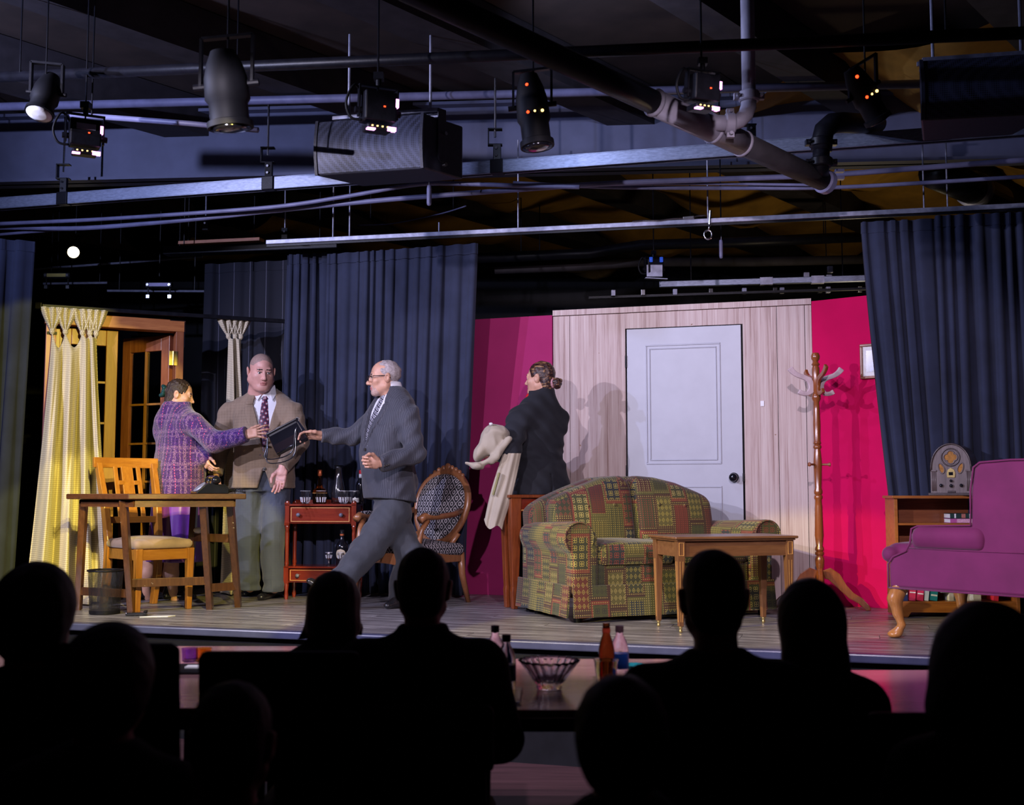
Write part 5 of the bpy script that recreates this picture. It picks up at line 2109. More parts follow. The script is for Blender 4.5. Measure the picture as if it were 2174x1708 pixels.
# carved crest of small rounded leaves
for i in range(9):
    t = (i - 4) / 4
    a = PI / 2 - t * 0.62
    p = Tb @ Vector((0.245 * 1.1 * math.cos(a), 0, 0.33 + 0.265 * math.sin(a) + 0.035 - 0.012 * abs(t)))
    r_ = 0.026 * (1 - 0.35 * abs(t)) + (0.008 if i == 4 else 0)
    MB().ball(p, (r_ * 0.9, 0.018, r_ * 1.05), 10, 7).build('carved_leaf', CV, ac, smooth=True)
for sg in (-1, 1):
    MB().tube([Tb @ Vector((sg * 0.12, 0, 0.0)), Tb @ Vector((sg * 0.15, 0, 0.06)), Tb @ Vector((sg * 0.20, 0, 0.14))], [0.022, 0.02, 0.02], 10).build('back_post', CV, ac, smooth=True)

# ---------------------------------------------------------------- patchwork sofa
def patchwork():
    m, t, b = nt('patchwork_tapestry')
    tc = N(t, 'ShaderNodeTexCoord')
    sp = N(t, 'ShaderNodeSeparateXYZ')
    L(t, tc.outputs['UV'], sp.inputs[0])
    u, v = sp.outputs[0], sp.outputs[1]
    # columns of uneven width, each with its own row offset
    X = mathn(t, 'MULTIPLY', u, 1 / 0.125)
    col = mathn(t, 'FLOOR', X)
    wn1 = N(t, 'ShaderNodeTexWhiteNoise', noise_dimensions='1D')
    L(t, col, wn1.inputs['W'])
    Y = mathn(t, 'ADD', mathn(t, 'MULTIPLY', v, 1 / 0.24), mathn(t, 'MULTIPLY', wn1.outputs['Value'], 3.0))
    row = mathn(t, 'FLOOR', Y)
    cb = N(t, 'ShaderNodeCombineXYZ')
    L(t, col, cb.inputs[0])
    L(t, row, cb.inputs[1])
    wn = N(t, 'ShaderNodeTexWhiteNoise', noise_dimensions='3D')
    L(t, cb.outputs[0], wn.inputs['Vector'])
    rs = N(t, 'ShaderNodeSeparateColor')
    L(t, wn.outputs['Color'], rs.inputs[0])
    r1, r2, r3 = rs.outputs[0], rs.outputs[1], rs.outputs[2]
    base = ramp(t, r1, [(0, (0.085, 0.080, 0.018)), (0.20, (0.045, 0.047, 0.018)), (0.36, (0.14, 0.024, 0.014)), (0.52, (0.065, 0.066, 0.020)), (0.68, (0.024, 0.030, 0.032)), (0.78, (0.085, 0.020, 0.013)), (0.92, (0.12, 0.10, 0.024))], 'CONSTANT')
    ink = ramp(t, r3, [(0, (0.46, 0.36, 0.07)), (0.45, (0.30, 0.05, 0.03)), (0.65, (0.50, 0.40, 0.12)), (0.85, (0.03, 0.025, 0.02))], 'CONSTANT')

    def tile(fu, fv):
        a = mathn(t, 'SUBTRACT', mathn(t, 'FRACT', mathn(t, 'MULTIPLY', u, fu)), 0.5)
        c = mathn(t, 'SUBTRACT', mathn(t, 'FRACT', mathn(t, 'MULTIPLY', v, fv)), 0.5)
        return mathn(t, 'ABSOLUTE', a), mathn(t, 'ABSOLUTE', c)
    a, c = tile(32, 24)
    dia = mathn(t, 'LESS_THAN', mathn(t, 'ABSOLUTE', mathn(t, 'SUBTRACT', mathn(t, 'ADD', a, c), 0.34)), 0.05)
    dia2 = mathn(t, 'LESS_THAN', mathn(t, 'ADD', a, c), 0.12)
    dia = mathn(t, 'MAXIMUM', dia, dia2)
    a, c = tile(62, 70)
    dots = mathn(t, 'LESS_THAN', mathn(t, 'ADD', mathn(t, 'MULTIPLY', a, a), mathn(t, 'MULTIPLY', c, c)), 0.05)
    stripe = mathn(t, 'LESS_THAN', mathn(t, 'FRACT', mathn(t, 'MULTIPLY', u, 31)), 0.25)
    dots = mathn(t, 'MAXIMUM', mathn(t, 'MULTIPLY', dots, 0.9), mathn(t, 'MULTIPLY', stripe, 0.22))
    a, c = tile(21, 21)
    # quatrefoil: ring round four lobes
    a2 = mathn(t, 'SUBTRACT', a, 0.16)
    c2 = mathn(t, 'SUBTRACT', c, 0.16)
    dd_ = mathn(t, 'SQRT', mathn(t, 'ADD', mathn(t, 'MULTIPLY', a2, a2), mathn(t, 'MULTIPLY', c2, c2)))
    quat = mathn(t, 'LESS_THAN', mathn(t, 'ABSOLUTE', mathn(t, 'SUBTRACT', dd_, 0.16)), 0.04)
    ctr_ = mathn(t, 'LESS_THAN', mathn(t, 'ADD', a, c), 0.14)
    quat = mathn(t, 'MAXIMUM', quat, ctr_)
    p1 = mathn(t, 'LESS_THAN', r2, 0.36)
    p3_ = mathn(t, 'GREATER_THAN', r2, 0.70)
    f = mixc(t, p1, dots, dia)
    f = mixc(t, p3_, f, quat)
    colr = mixc(t, f, base, ink)
    # border of each patch: dark line, then a dotted line
    ex = mathn(t, 'ABSOLUTE', mathn(t, 'SUBTRACT', mathn(t, 'FRACT', X), 0.5))
    ey = mathn(t, 'ABSOLUTE', mathn(t, 'SUBTRACT', mathn(t, 'FRACT', Y), 0.5))
    e = mathn(t, 'MAXIMUM', ex, ey)
    bd_ = mathn(t, 'GREATER_THAN', e, 0.40)
    colr = mixc(t, bd_, colr, ramp(t, r2, [(0, (0.06, 0.02, 0.012)), (0.5, (0.10, 0.09, 0.02)), (0.75, (0.20, 0.03, 0.02))], 'CONSTANT'))
    a, c = tile(70, 70)
    bdots = mathn(t, 'MULTIPLY', mathn(t, 'LESS_THAN', mathn(t, 'ADD', a, c), 0.3), mathn(t, 'MULTIPLY', bd_, mathn(t, 'LESS_THAN', e, 0.475)))
    colr = mixc(t, bdots, colr, (0.46, 0.36, 0.09))
    colr = mixc(t, 0.12, colr, (0.012, 0.010, 0.006))
    n_ = noise(t, coords(t, 'UV'), 260, 2)
    colr = mixc(t, mathn(t, 'MULTIPLY', ramp(t, n_, [(0.35, (1,) * 3), (0.6, (0,) * 3)]), 0.45), colr, (0.03, 0.03, 0.018))
    L(t, colr, b.inputs['Base Color'])
    b.inputs['Roughness'].default_value = 0.85
    b.inputs['Sheen Weight'].default_value = 0.15
    bump(t, b, n_, 0.25, 0.003)
    return m


PW = patchwork()
sofa_o = gnd(1213, 1324)
SRZ = math.radians(22)
sf = thing('sofa', 'two seat sofa in olive and rust patchwork tapestry with rolled arms', 'sofa', (sofa_o.x, sofa_o.y, 0), SRZ)
W = 1.47
sh_ = 0.012
MB().box((W / 2, 0.44, 0.24), (W - 0.10, 0.74, 0.20)).build('base', PW, sf, bevel=0.02)
s = SDF()
s.rbox((W / 2, 0.075, 0.275), (W / 2 - 0.17, 0.05, 0.08), 0.025)
mesh_obj('front_rail', [s.mesh(sh_)], PW, sf, world=False)
for sg, x0 in ((1, 0.0), (-1, W)):
    s = SDF()
    s.rbox((x0 + sg * 0.10, 0.43, 0.36), (0.075, 0.42, 0.20), 0.03)
    s.limb((x0 + sg * 0.055, -0.06, 0.515), (x0 + sg * 0.075, 0.78, 0.505), 0.102, 0.085, 0.03)
    s.rbox((x0 + sg * 0.10, 0.03, 0.35), (0.085, 0.03, 0.18), 0.025, k=0.03)
    s.cut((0, 0.0, 0), (0, -1, 0))
    mesh_obj('arm', [s.mesh(sh_)], PW, sf, world=False, relax=1)
    pts = []
    for a in np.linspace(-0.15 * PI, 1.25 * PI, 22):
        pts.append((x0 + sg * (0.075 - 0.094 * math.cos(a) * -1) if False else x0 + sg * 0.055 + 0.095 * math.cos(a), -0.004, 0.515 + 0.093 * math.sin(a)))
    MB().tube(pts, 0.006, 6).build('piping', PW, sf, smooth=True)
cw_ = (W - 0.38) / 2
for k in range(2):
    x0 = 0.19 + cw_ * (k + 0.5)
    s = SDF()
    s.rbox((x0, 0.32, 0.405), (cw_ / 2 - 0.003, 0.32, 0.07), 0.045)
    s.ell((x0, 0.32, 0.455), (cw_ / 2 - 0.03, 0.29, 0.035), k=0.05)
    mesh_obj('seat_cushion', [s.mesh(sh_)], PW, sf, world=False)
    e = 0.032
    m = MB()
    for z in (0.352, 0.462):
        m2 = MB()
        m2.tube([(x0 - cw_ / 2 + 0.02, 0.03, z), (x0 - cw_ / 2 + 0.05, 0.012, z), (x0 + cw_ / 2 - 0.05, 0.012, z), (x0 + cw_ / 2 - 0.02, 0.03, z)], 0.006, 6)
        m2.build('piping', PW, sf, smooth=True)
HT_X = [0.06, 0.16, 0.32, 0.52, 0.66, 0.725, 0.79, 0.92, 1.08, 1.24, 1.34, 1.41]
HT_Z = [0.70, 0.755, 0.82, 0.89, 0.905, 0.862, 0.905, 0.895, 0.86, 0.80, 0.755, 0.70]


def backc(x0, x1, y0, hy, zlo, lean, h=sh_):
    s = SDF()
    c = np.array([(x0 + x1) / 2, y0, 0.0])
    hx = (x1 - x0) / 2

    def fn(P):
        x = P[..., 0] - c[0]
        ht = np.interp(P[..., 0], HT_X, HT_Z)
        z = P[..., 2]
        y = P[..., 1] - c[1] - lean * (z - zlo)
        zm = (ht + zlo) / 2
        hz = (ht - zlo) / 2
        rad = 0.055
        bul = 0.035 * np.cos(np.clip(x / hx, -1, 1) * PI / 2) * np.cos(np.clip((z - zm) / hz, -1, 1) * PI / 2)
        q = np.stack([np.abs(x) - (hx - rad), np.abs(y) - (hy + bul - rad), np.abs(z - zm) - (hz - rad)], -1)
        return np.sqrt((np.maximum(q, 0) ** 2).sum(-1)) + np.minimum(q.max(-1), 0) - rad
    s._a(fn, (x0, y0 - hy - 0.05, zlo), (x1, y0 + hy + 0.05 + lean * 0.6, 0.95), 0.0)
    return s.mesh(h)


mesh_obj('back_frame', [backc(0.035, W - 0.035, 0.72, 0.095, 0.15, 0.16)], PW, sf, world=False, relax=1)
mesh_obj('back_cushion', [backc(0.125, 0.728, 0.575, 0.088, 0.45, 0.22)], PW, sf, world=False)
mesh_obj('back_cushion', [backc(0.732, W - 0.125, 0.575, 0.088, 0.45, 0.22)], PW, sf, world=False)
for x, z in ((0.36, 0.70), (0.56, 0.71), (0.90, 0.71), (1.10, 0.70)):
    MB().ball((x, 0.575 + 0.22 * (z - 0.45) - 0.118, z), (0.013, 0.008, 0.013), 10, 6).build('button', PW, sf, smooth=True)


def skirt(p0, p1, out):
    n = 26
    p0, p1, out = Vector(p0), Vector(p1), Vector(out)
    rings = []
    for i in range(n + 1):
        t = i / n
        p = p0.lerp(p1, t)
        w = 0.004 * math.sin(t * 21) + 0.003 * math.sin(t * 47)
        rings.append([p + out * 0.004 + up * 0.225, p + out * (0.022 + w) + up * 0.035, p + out * (0.008 + w) + up * 0.035, p - out * 0.008 + up * 0.225])
    return MB().loft(rings)


skirt((0.012, 0, 0), (W - 0.012, 0, 0), (0, -1, 0)).build('skirt', PW, sf, auto=40)
skirt((0.0, 0.84, 0), (0.0, 0.02, 0), (-1, 0, 0)).build('skirt', PW, sf, auto=40)
skirt((W, 0.02, 0), (W, 0.84, 0), (1, 0, 0)).build('skirt', PW, sf, auto=40)
for x, y_ in ((0.07, 0.06), (W - 0.07, 0.06), (0.05, 0.62), (0.05, 0.76), (W - 0.06, 0.76)):
    MB().cyl((x, y_, 0), (x, y_, 0.06), 0.024, 0.028, 14).build('foot', M['black'], sf, auto=40)

# ---------------------------------------------------------------- console table behind the sofa
SM = wmat(sf)
ct_ = thing('console_table', 'tall mahogany side table with tapered legs standing behind the patchwork sofa', 'table', SM @ Vector((-0.02, 0.91, 0)), SRZ)
CTW, CTD, CTZ = 0.60, 0.19, 0.775
MB().box((CTW / 2 - 0.01, CTD / 2, CTZ - 0.011), (CTW + 0.03, CTD + 0.03, 0.022)).build('tabletop', M['mahogany'], ct_, bevel=0.005)
for y_ in (0.02, CTD - 0.02):
    MB().box((CTW / 2, y_, CTZ - 0.07), (CTW - 0.06, 0.02, 0.09)).build('apron', M['cherry'], ct_)
for x in (0.02, CTW - 0.02):
    MB().box((x, CTD / 2, CTZ - 0.07), (0.02, CTD - 0.06, 0.09)).build('apron', M['cherry'], ct_)
MB().box((CTW / 2, 0.006, CTZ - 0.105), (CTW - 0.07, 0.006, 0.007)).build('inlay', M['cherry_line'], ct_)
for x in (0.032, CTW - 0.032):
    for y_ in (0.032, CTD - 0.032):
        m = MB()
        rings = []
        for z, w_ in ((0.0, 0.038), (0.05, 0.042), (0.12, 0.05), (0.15, 0.044), (0.2, 0.05), (0.55, 0.074), (0.62, 0.074), (CTZ - 0.022, 0.076)):
            h = w_ / 2
            rings.append([Vector((x + a * h, y_ + b * h, z)) for a, b in ((-1, -1), (1, -1), (1, 1), (-1, 1))])
        m.loft(rings)
        m.build('leg', M['mahogany'], ct_, bevel=0.005)

# ---------------------------------------------------------------- coffee table in front
cN = Vector((0.94, 6.45, 0))
tb_ = thing('coffee_table', 'walnut occasional table with fluted tapered legs in front of the patchwork sofa', 'table', cN, math.atan2(0.264, 0.964))
TW, TD, TH = 0.725, 0.36, 0.54
MB().box((TW / 2, TD / 2, TH - 0.008), (TW + 0.05, TD + 0.05, 0.016)).build('tabletop', M['table_wood_x'], tb_, bevel=0.006)
MB().box((TW / 2, TD / 2, TH - 0.021), (TW + 0.025, TD + 0.025, 0.010)).build('moulding', M['table_wood_x'], tb_, bevel=0.004)
for y_ in (0.018, TD - 0.018):
    MB().box((TW / 2, y_, TH - 0.07), (TW - 0.05, 0.02, 0.088)).build('apron', M['table_wood_x'], tb_)
for x in (0.018, TW - 0.018):
    MB().box((x, TD / 2, TH - 0.07), (0.02, TD - 0.05, 0.088)).build('apron', M['table_wood_x'], tb_)
for x in (0.02, TW - 0.02):
    for y_ in (0.02, TD - 0.02):
        rings = []
        for z, w_ in ((0.035, 0.028), (0.40, 0.044), (0.425, 0.046), (TH - 0.026, 0.048)):
            h = w_ / 2
            rings.append([Vector((x + a * h, y_ + b * h, z)) for a, b in ((-1, -1), (1, -1), (1, 1), (-1, 1))])
        lg = MB().loft(rings).build('leg', M['table_wood'], tb_, bevel=0.003)
        m = MB()
        if y_ < 0.1:
            for k in (-0.009, 0.009):
                m.bar((x + k * 0.55, y_ - 0.0135, 0.06), (x + k, y_ - 0.0215, 0.40), 0.002, 0.003)
            molding(m, x - 0.015, x + 0.015, TH - 0.108, TH - 0.034, 0.0025, y_ - 0.0245, 0.003)
        if x < 0.1:
            for k in (-0.009, 0.009):
                m.bar((x - 0.0135, y_ + k * 0.55, 0.06), (x - 0.0215, y_ + k, 0.40), 0.003, 0.002)
        if m.v:
            m.build('fluting', M['cherry_line'], lg)
        MB().lathe((x, y_, 0.0), [(0.0, 0), (0.009, 0.002), (0.010, 0.014), (0.006, 0.02), (0.010, 0.024), (0.013, 0.05), (0.0, 0.052)], 12).build('caster', M['brass'], tb_, smooth=True)

# ---------------------------------------------------------------- coat rack
cr = thing('coat_rack', 'turned wooden coat rack with pale double hooks before the crimson wall', 'coat rack', at(1742, 1262, 7.72).xy.to_3d(), 0.12)
prof = [(0.0, 0.10), (0.030, 0.10), (0.032, 0.24), (0.024, 0.27), (0.034, 0.30), (0.038, 0.34), (0.026, 0.365), (0.035, 0.372), (0.035, 0.388), (0.026, 0.394), (0.035, 0.40), (0.035, 0.416), (0.026, 0.43),
        (0.036, 0.50), (0.029, 0.70), (0.026, 0.74), (0.034, 0.75), (0.034, 0.765), (0.026, 0.775), (0.034, 0.785), (0.034, 0.80), (0.026, 0.82), (0.033, 0.95), (0.034, 1.00), (0.028, 1.06), (0.024, 1.085), (0.033, 1.093), (0.033, 1.106), (0.024, 1.115), (0.033, 1.125), (0.026, 1.14),
        (0.030, 1.25), (0.025, 1.36), (0.022, 1.405), (0.036, 1.43), (0.034, 1.455), (0.024, 1.47), (0.030, 1.48), (0.030, 1.64), (0.024, 1.655), (0.034, 1.665), (0.020, 1.685), (0.034, 1.705), (0.036, 1.725), (0.026, 1.745), (0.0, 1.75)]
MB().lathe((0, 0, 0), [(r_ * 0.86, z) for r_, z in prof], 22).build('pole', M['rack_wood'], cr, auto=50)


def hookmesh(mb, rot):
    """flat double hook: thick S profile swept in its plane, seen from above it radiates from the pole"""
    pl = [(0.185, 1.640), (0.165, 1.612), (0.128, 1.588), (0.085, 1.578), (0.048, 1.560), (0.030, 1.520), (0.038, 1.482), (0.065, 1.462), (0.098, 1.464), (0.125, 1.480)]
    r_ = [0.021, 0.019, 0.016, 0.017, 0.020, 0.021, 0.020, 0.017, 0.015, 0.018]
    cs_, sn_ = math.cos(rot), math.sin(rot)
    rings = []
    for i, (x, z) in enumerate(pl):
        a = pl[max(i - 1, 0)]
        b = pl[min(i + 1, len(pl) - 1)]
        d = Vector((b[0] - a[0], b[1] - a[1])).normalized()
        nn = Vector((-d.y, d.x))
        ring = []
        for s1, s2 in ((-1, -1), (1, -1), (1, 1), (-1, 1)):
            xx = x + nn.x * r_[i] * s2
            zz = z + nn.y * r_[i] * s2
            yy = s1 * 0.011
            ring.append(Vector((xx * cs_ - yy * sn_, xx * sn_ + yy * cs_, zz)))
        rings.append(ring)
    mb.loft(rings)


for k, a in enumerate((0.0, PI, PI / 2, -PI / 2)):
    m = MB()
    hookmesh(m, a)
    m.build('double_hook', M['rack_pale'] if k < 2 else M['rack_wood'], cr, bevel=0.005, sub=1)
for a in (-2.7, -0.4, 1.2):
    d = Vector((math.cos(a), math.sin(a), 0.0))
    m = MB()
    m.lathe(Vector((0, 0, 0.98)) + d * 0.02, [(0.008, 0), (0.007, 0.045), (0.014, 0.056), (0.014, 0.064), (0, 0.068)], 12, d)
    m.build('peg', M['rack_wood'], cr, auto=40)
for z in (1.52, 1.57):
    MB().ball((0.005, -0.031, z), 0.006, 8, 5).build('screw', M['chrome'], cr, smooth=True)
for k in range(4):
    a = -0.35 + k * PI / 2
    cs_, sn_ = math.cos(a), math.sin(a)
    prof_ = [(0.025, 0.235, 0.03), (0.06, 0.245, 0.04), (0.10, 0.215, 0.04), (0.15, 0.15, 0.028), (0.20, 0.10, 0.024), (0.26, 0.065, 0.022), (0.30, 0.022, 0.020), (0.31, 0.0, 0.018)]
    rings = []
    for i, (x, z, w_) in enumerate(prof_):
        a0, a1 = prof_[max(i - 1, 0)], prof_[min(i + 1, len(prof_) - 1)]
        d = Vector((a1[0] - a0[0], a1[1] - a0[1])).normalized()
        nn = Vector((-d.y, d.x))
        ring = []
        for s1, s2 in ((-1, -1), (1, -1), (1, 1), (-1, 1)):
            xx, zz, yy = x + nn.x * w_ * s2, max(0.0, z + nn.y * w_ * s2), s1 * 0.013
            ring.append(Vector((xx * cs_ - yy * sn_, xx * sn_ + yy * cs_, zz)))
        rings.append(ring)
    MB().loft(rings).build('foot', M['rack_wood'], cr, bevel=0.005)

# ---------------------------------------------------------------- bookcase, books, radio
bcp = gnd(1893, 1306)
bc = thing('bookcase', 'low orange pine bookcase with open shelves behind the plum armchair', 'bookcase', (bcp.x, 7.27, 0), math.radians(-3))
BW, BDp, BH_ = 0.77, 0.21, 0.77
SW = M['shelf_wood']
for x in (0.011, BW - 0.011):
    MB().box((x, BDp / 2, BH_ / 2), (0.022, BDp, BH_ - 0.02)).build('side_panel', SW, bc, bevel=0.002)
MB().box((BW / 2, BDp / 2 - 0.005, BH_ - 0.009), (BW + 0.03, BDp + 0.02, 0.018)).build('top_board', SW, bc, bevel=0.003)
for z in (0.10, 0.365, 0.595):
    MB().box((BW / 2, BDp / 2, z - 0.007), (BW - 0.044, BDp - 0.01, 0.014)).build('shelf', SW, bc, bevel=0.002)
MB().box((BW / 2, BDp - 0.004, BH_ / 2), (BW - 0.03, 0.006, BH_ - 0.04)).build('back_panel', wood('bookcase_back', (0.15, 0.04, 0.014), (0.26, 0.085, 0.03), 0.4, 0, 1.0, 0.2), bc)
MB().prism([(0, 0), (0.07, 0), (0.09, 0.03), (BW - 0.09, 0.03), (BW - 0.07, 0), (BW, 0), (BW, 0.086), (0, 0.086)], 0.0, 0.016, Matrix.Translation((0, 0.018, 0)) @ Matrix.Rotation(PI / 2, 4, 'X')).build('plinth', SW, bc, bevel=0.003)
BM = wmat(bc)


def book(name, label, x, y_, z, w, h, d, col, tilt=0.0, flat=False, bands=None, group=None):
    """spine faces the room; w thickness, h height, d depth"""
    o = thing(name, label, 'book', BM @ Vector((x, y_, z)), math.radians(-3), group)
    R = Matrix.Rotation(tilt, 4, 'Y')
    if flat:
        R = Matrix.Translation((0, 0, w / 2)) @ Matrix.Rotation(-PI / 2, 4, 'Y')
    else:
        R = Matrix.Translation((abs(math.sin(tilt)) * w / 2, 0, abs(math.sin(tilt)) * w / 2)) @ R
    cm = pm('book_cloth', col, 0.5, 0.1, 30)
    m = MB()
    m.box((-w / 2 + 0.0015, d / 2, h / 2), (0.003, d, h))
    m.box((w / 2 - 0.0015, d / 2, h / 2), (0.003, d, h))
    m.box((0, 0.0015, h / 2), (w, 0.003, h))
    m.xform(R)
    m.build('cover', cm, o, bevel=0.001)
    m = MB().box((0, d / 2 + 0.001, h / 2), (w - 0.006, d - 0.005, h - 0.006))
    m.xform(R)
    m.build('pages', M['paper'], o)
    for bz, bh, bc_ in (bands or []):
        m = MB().box((0, -0.0004, h * bz), (w * 0.86, 0.0012, h * bh))
        m.xform(R)
        m.build('spine_band', pm('spine_print', bc_, 0.45, 0.3, 120), o)
    return o


GOLD = (0.6, 0.45, 0.15)
WHT = (0.7, 0.7, 0.72)
bt = 0.1005
xs = 0.03
for nm, w, h, col, tl, bands, lab in (
        ('book', 0.050, 0.185, (0.015, 0.03, 0.10), 0.0, [(0.62, 0.3, (0.35, 0.4, 0.6)), (0.25, 0.06, WHT)], 'upright dark blue book at the left end of the bottom shelf'),
        ('book', 0.042, 0.175, (0.45, 0.02, 0.07), 0.08, [(0.75, 0.10, (0.7, 0.4, 0.45)), (0.3, 0.04, WHT)], 'upright crimson book leaning beside the dark blue book'),
        ('book', 0.042, 0.175, (0.50, 0.02, 0.09), 0.10, [(0.7, 0.12, (0.7, 0.4, 0.45)), (0.25, 0.04, WHT)], 'second crimson book, leaning against the white one'),
        ('book', 0.026, 0.17, (0.55, 0.62, 0.75), 0.12, [(0.6, 0.4, (0.15, 0.2, 0.45))], 'slim white and blue book leaning between the crimson and teal books'),
        ('book', 0.046, 0.17, (0.01, 0.20, 0.25), 0.12, [(0.2, 0.06, WHT), (0.4, 0.06, (0.1, .5, .5)), (0.6, 0.06, WHT), (0.8, 0.06, (0.1, .5, .5))], 'upright teal book with banded spine on the bottom shelf')):
    book(nm, lab, xs + w / 2, 0.03, bt, w, h, 0.13, col, tl, False, bands)
    xs += w + 0.004 + abs(math.sin(tl)) * 0.03
xs += 0.02
zst = bt
for i, (w, col, lab, x0, ln) in enumerate(((0.052, (0.42, 0.38, 0.33), 'thick grey book lying under the long grey book on the bottom shelf', xs + 0.05, 0.20), (0.034, (0.33, 0.33, 0.34), 'long grey book lying on top of the bottom shelf stack', xs, 0.235))):
    book('book', lab, x0 + ln if False else x0 + ln, 0.03, zst, w, ln, 0.13, col, 0, True, [(0.3, 0.12, WHT), (0.55, 0.2, (0.6, 0.58, 0.55)), (0.82, 0.08, (0.08, 0.08, 0.08))] if i == 0 else [(0.4, 0.3, (0.7, 0.7, 0.72))])
    zst += w + 0.0008
book('book', 'upright red book at the right end of the bottom shelf', BW - 0.14, 0.03, bt, 0.03, 0.155, 0.13, (0.55, 0.02, 0.05), 0.10, False, [(0.7, 0.15, WHT)])
zst = 0.5955
ln_ = 0.21
for w, col, lab, bands in ((0.028, (0.45, 0.09, 0.30), 'magenta book lying under the dark green book on the middle shelf', [(0.5, 0.6, (0.66, 0.35, 0.5))]), (0.032, (0.012, 0.04, 0.035), 'dark green banded book lying on the magenta book', [(0.15, 0.05, GOLD), (0.4, 0.05, WHT), (0.6, 0.12, (0.4, 0.15, 0.12)), (0.85, 0.05, WHT)])):
    book('book', lab, 0.36 + ln_, 0.03, zst, w, ln_, 0.13, col, 0, True, bands)
    zst += w + 0.0008

rdp = BM @ Vector((0.42, 0.10, BH_ + 0.0005))
rd = thing('radio', 'old grey wooden cathedral radio with quatrefoil grille on the bookcase', 'radio', rdp, math.radians(-34))
RW = wood('radio_wood', (0.085, 0.062, 0.060), (0.20, 0.155, 0.150), 0.4, 2, 1.6, 0.3)
RDK = wood('radio_side', (0.03, 0.02, 0.02), (0.075, 0.05, 0.05), 0.35, 1, 1.6, 0.4)
CL = pm('speaker_cloth', (0.36, 0.16, 0.03), 0.8, 0.3, 60)


def arch(w, h, n=26, base=0.0):
    pts = [(-w, base), (w, base)]
    hs = h * 0.44
    for i in range(n + 1):
        t = i / n
        a = PI * t
        # pointed round arch
        pts.append((w * math.cos(a) * (1.0), hs + (h - hs) * (math.sin(a) ** 0.85)))
    return pts


RX = Matrix.Rotation(PI / 2, 4, 'X')
MB().prism(arch(0.128, 0.315), -0.085, 0.085, Matrix.Translation((0, 0.0, 0.018)) @ RX).build('cabinet', RDK, rd, auto=30)
MB().prism(arch(0.128, 0.315), 0.085, 0.097, Matrix.Translation((0, 0.0, 0.018)) @ RX).build('front_panel', RW, rd, auto=30)
ar = [(p[0] * 0.965, -0.101, 0.018 + p[1] * 0.985 + 0.003) for p in arch(0.128, 0.315)[2:]]
MB().tube(ar, 0.006, 6).build('arch_moulding', RDK, rd, smooth=True)
MB().box((0, 0.0, 0.009), (0.29, 0.205, 0.018)).build('base', RDK, rd, bevel=0.004)
for sg in (-1, 1):
    m = MB()
    for k in range(3):
        m.cyl((sg * (0.107 + 0.010 * (k - 1)), -0.099, 0.03), (sg * (0.107 + 0.010 * (k - 1)), -0.099, 0.155), 0.004, n=8)
    m.build('fluted_column', RW, rd, smooth=True)
    MB().box((sg * 0.107, -0.100, 0.160), (0.038, 0.012, 0.010)).build('capital', RW, rd, bevel=0.002)


def disc(cx, cz, r, y_, n=20):
    return [(cx + r * math.cos(a), cz + r * math.sin(a)) for a in np.linspace(0, 2 * PI, n + 1)[:-1]]


cz0 = 0.245
for dx, dz in ((0, 0.02), (0, -0.02), (0.02, 0), (-0.02, 0), (0, 0)):
    pass
qp = []
for i in range(64):
    a = 2 * PI * i / 64
    r_ = 0.030 + 0.012 * abs(math.cos(2 * a)) ** 0.6
    qp.append((r_ * math.cos(a), cz0 + r_ * math.sin(a)))
MB().prism(qp, 0.097, 0.0985, RX).build('grille_cloth', CL, rd)
MB().tube([(p[0], -0.1, p[1]) for p in qp], 0.0045, 6, closed=True).build('quatrefoil_tracery', RW, rd, smooth=True)
MB().tube([(0.056 * math.cos(a), -0.1, cz0 + 0.056 * math.sin(a)) for a in np.linspace(0, 2 * PI, 33)[:-1]], 0.004, 6, closed=True).build('ring_tracery', RDK, rd, smooth=True)
for sg in (-1, 1):
    lp = []
    for i in range(24):
        a = 2 * PI * i / 24
        lp.append((sg * (0.058 + 0.017 * math.cos(a) + 0.008 * math.sin(a)), 0.175 + 0.032 * math.sin(a) * (1 + 0.2 * math.cos(a))))
    MB().prism(lp, 0.097, 0.0985, RX).build('grille_cloth', CL, rd)
    MB().tube([(p[0], -0.1, p[1]) for p in lp], 0.004, 6, closed=True).build('tracery', RW, rd, smooth=True)
MB().prism([(-0.024, 0.115), (0.024, 0.115), (0.028, 0.14), (0.02, 0.165), (0, 0.178), (-0.02, 0.165), (-0.028, 0.14)], 0.097, 0.103, RX).build('dial_plate', M['brass'], rd, bevel=0.002)
MB().box((0, -0.1035, 0.14), (0.026, 0.002, 0.02)).build('dial_window', M['black_gloss'], rd)
for x, z, r_ in ((-0.062, 0.065, 0.011), (0, 0.063, 0.011), (0.062, 0.065, 0.011), (0, 0.095, 0.009)):
    MB().lathe((x, -0.097, z), [(r_, 0), (r_, 0.012), (r_ * 0.8, 0.018), (0, 0.019)], 14, (0, -1, 0)).build('knob', M['black_gloss'], rd, smooth=True)
MB().box((0, -0.100, 0.025), (0.05, 0.004, 0.012)).build('name_plate', RDK, rd, bevel=0.002)

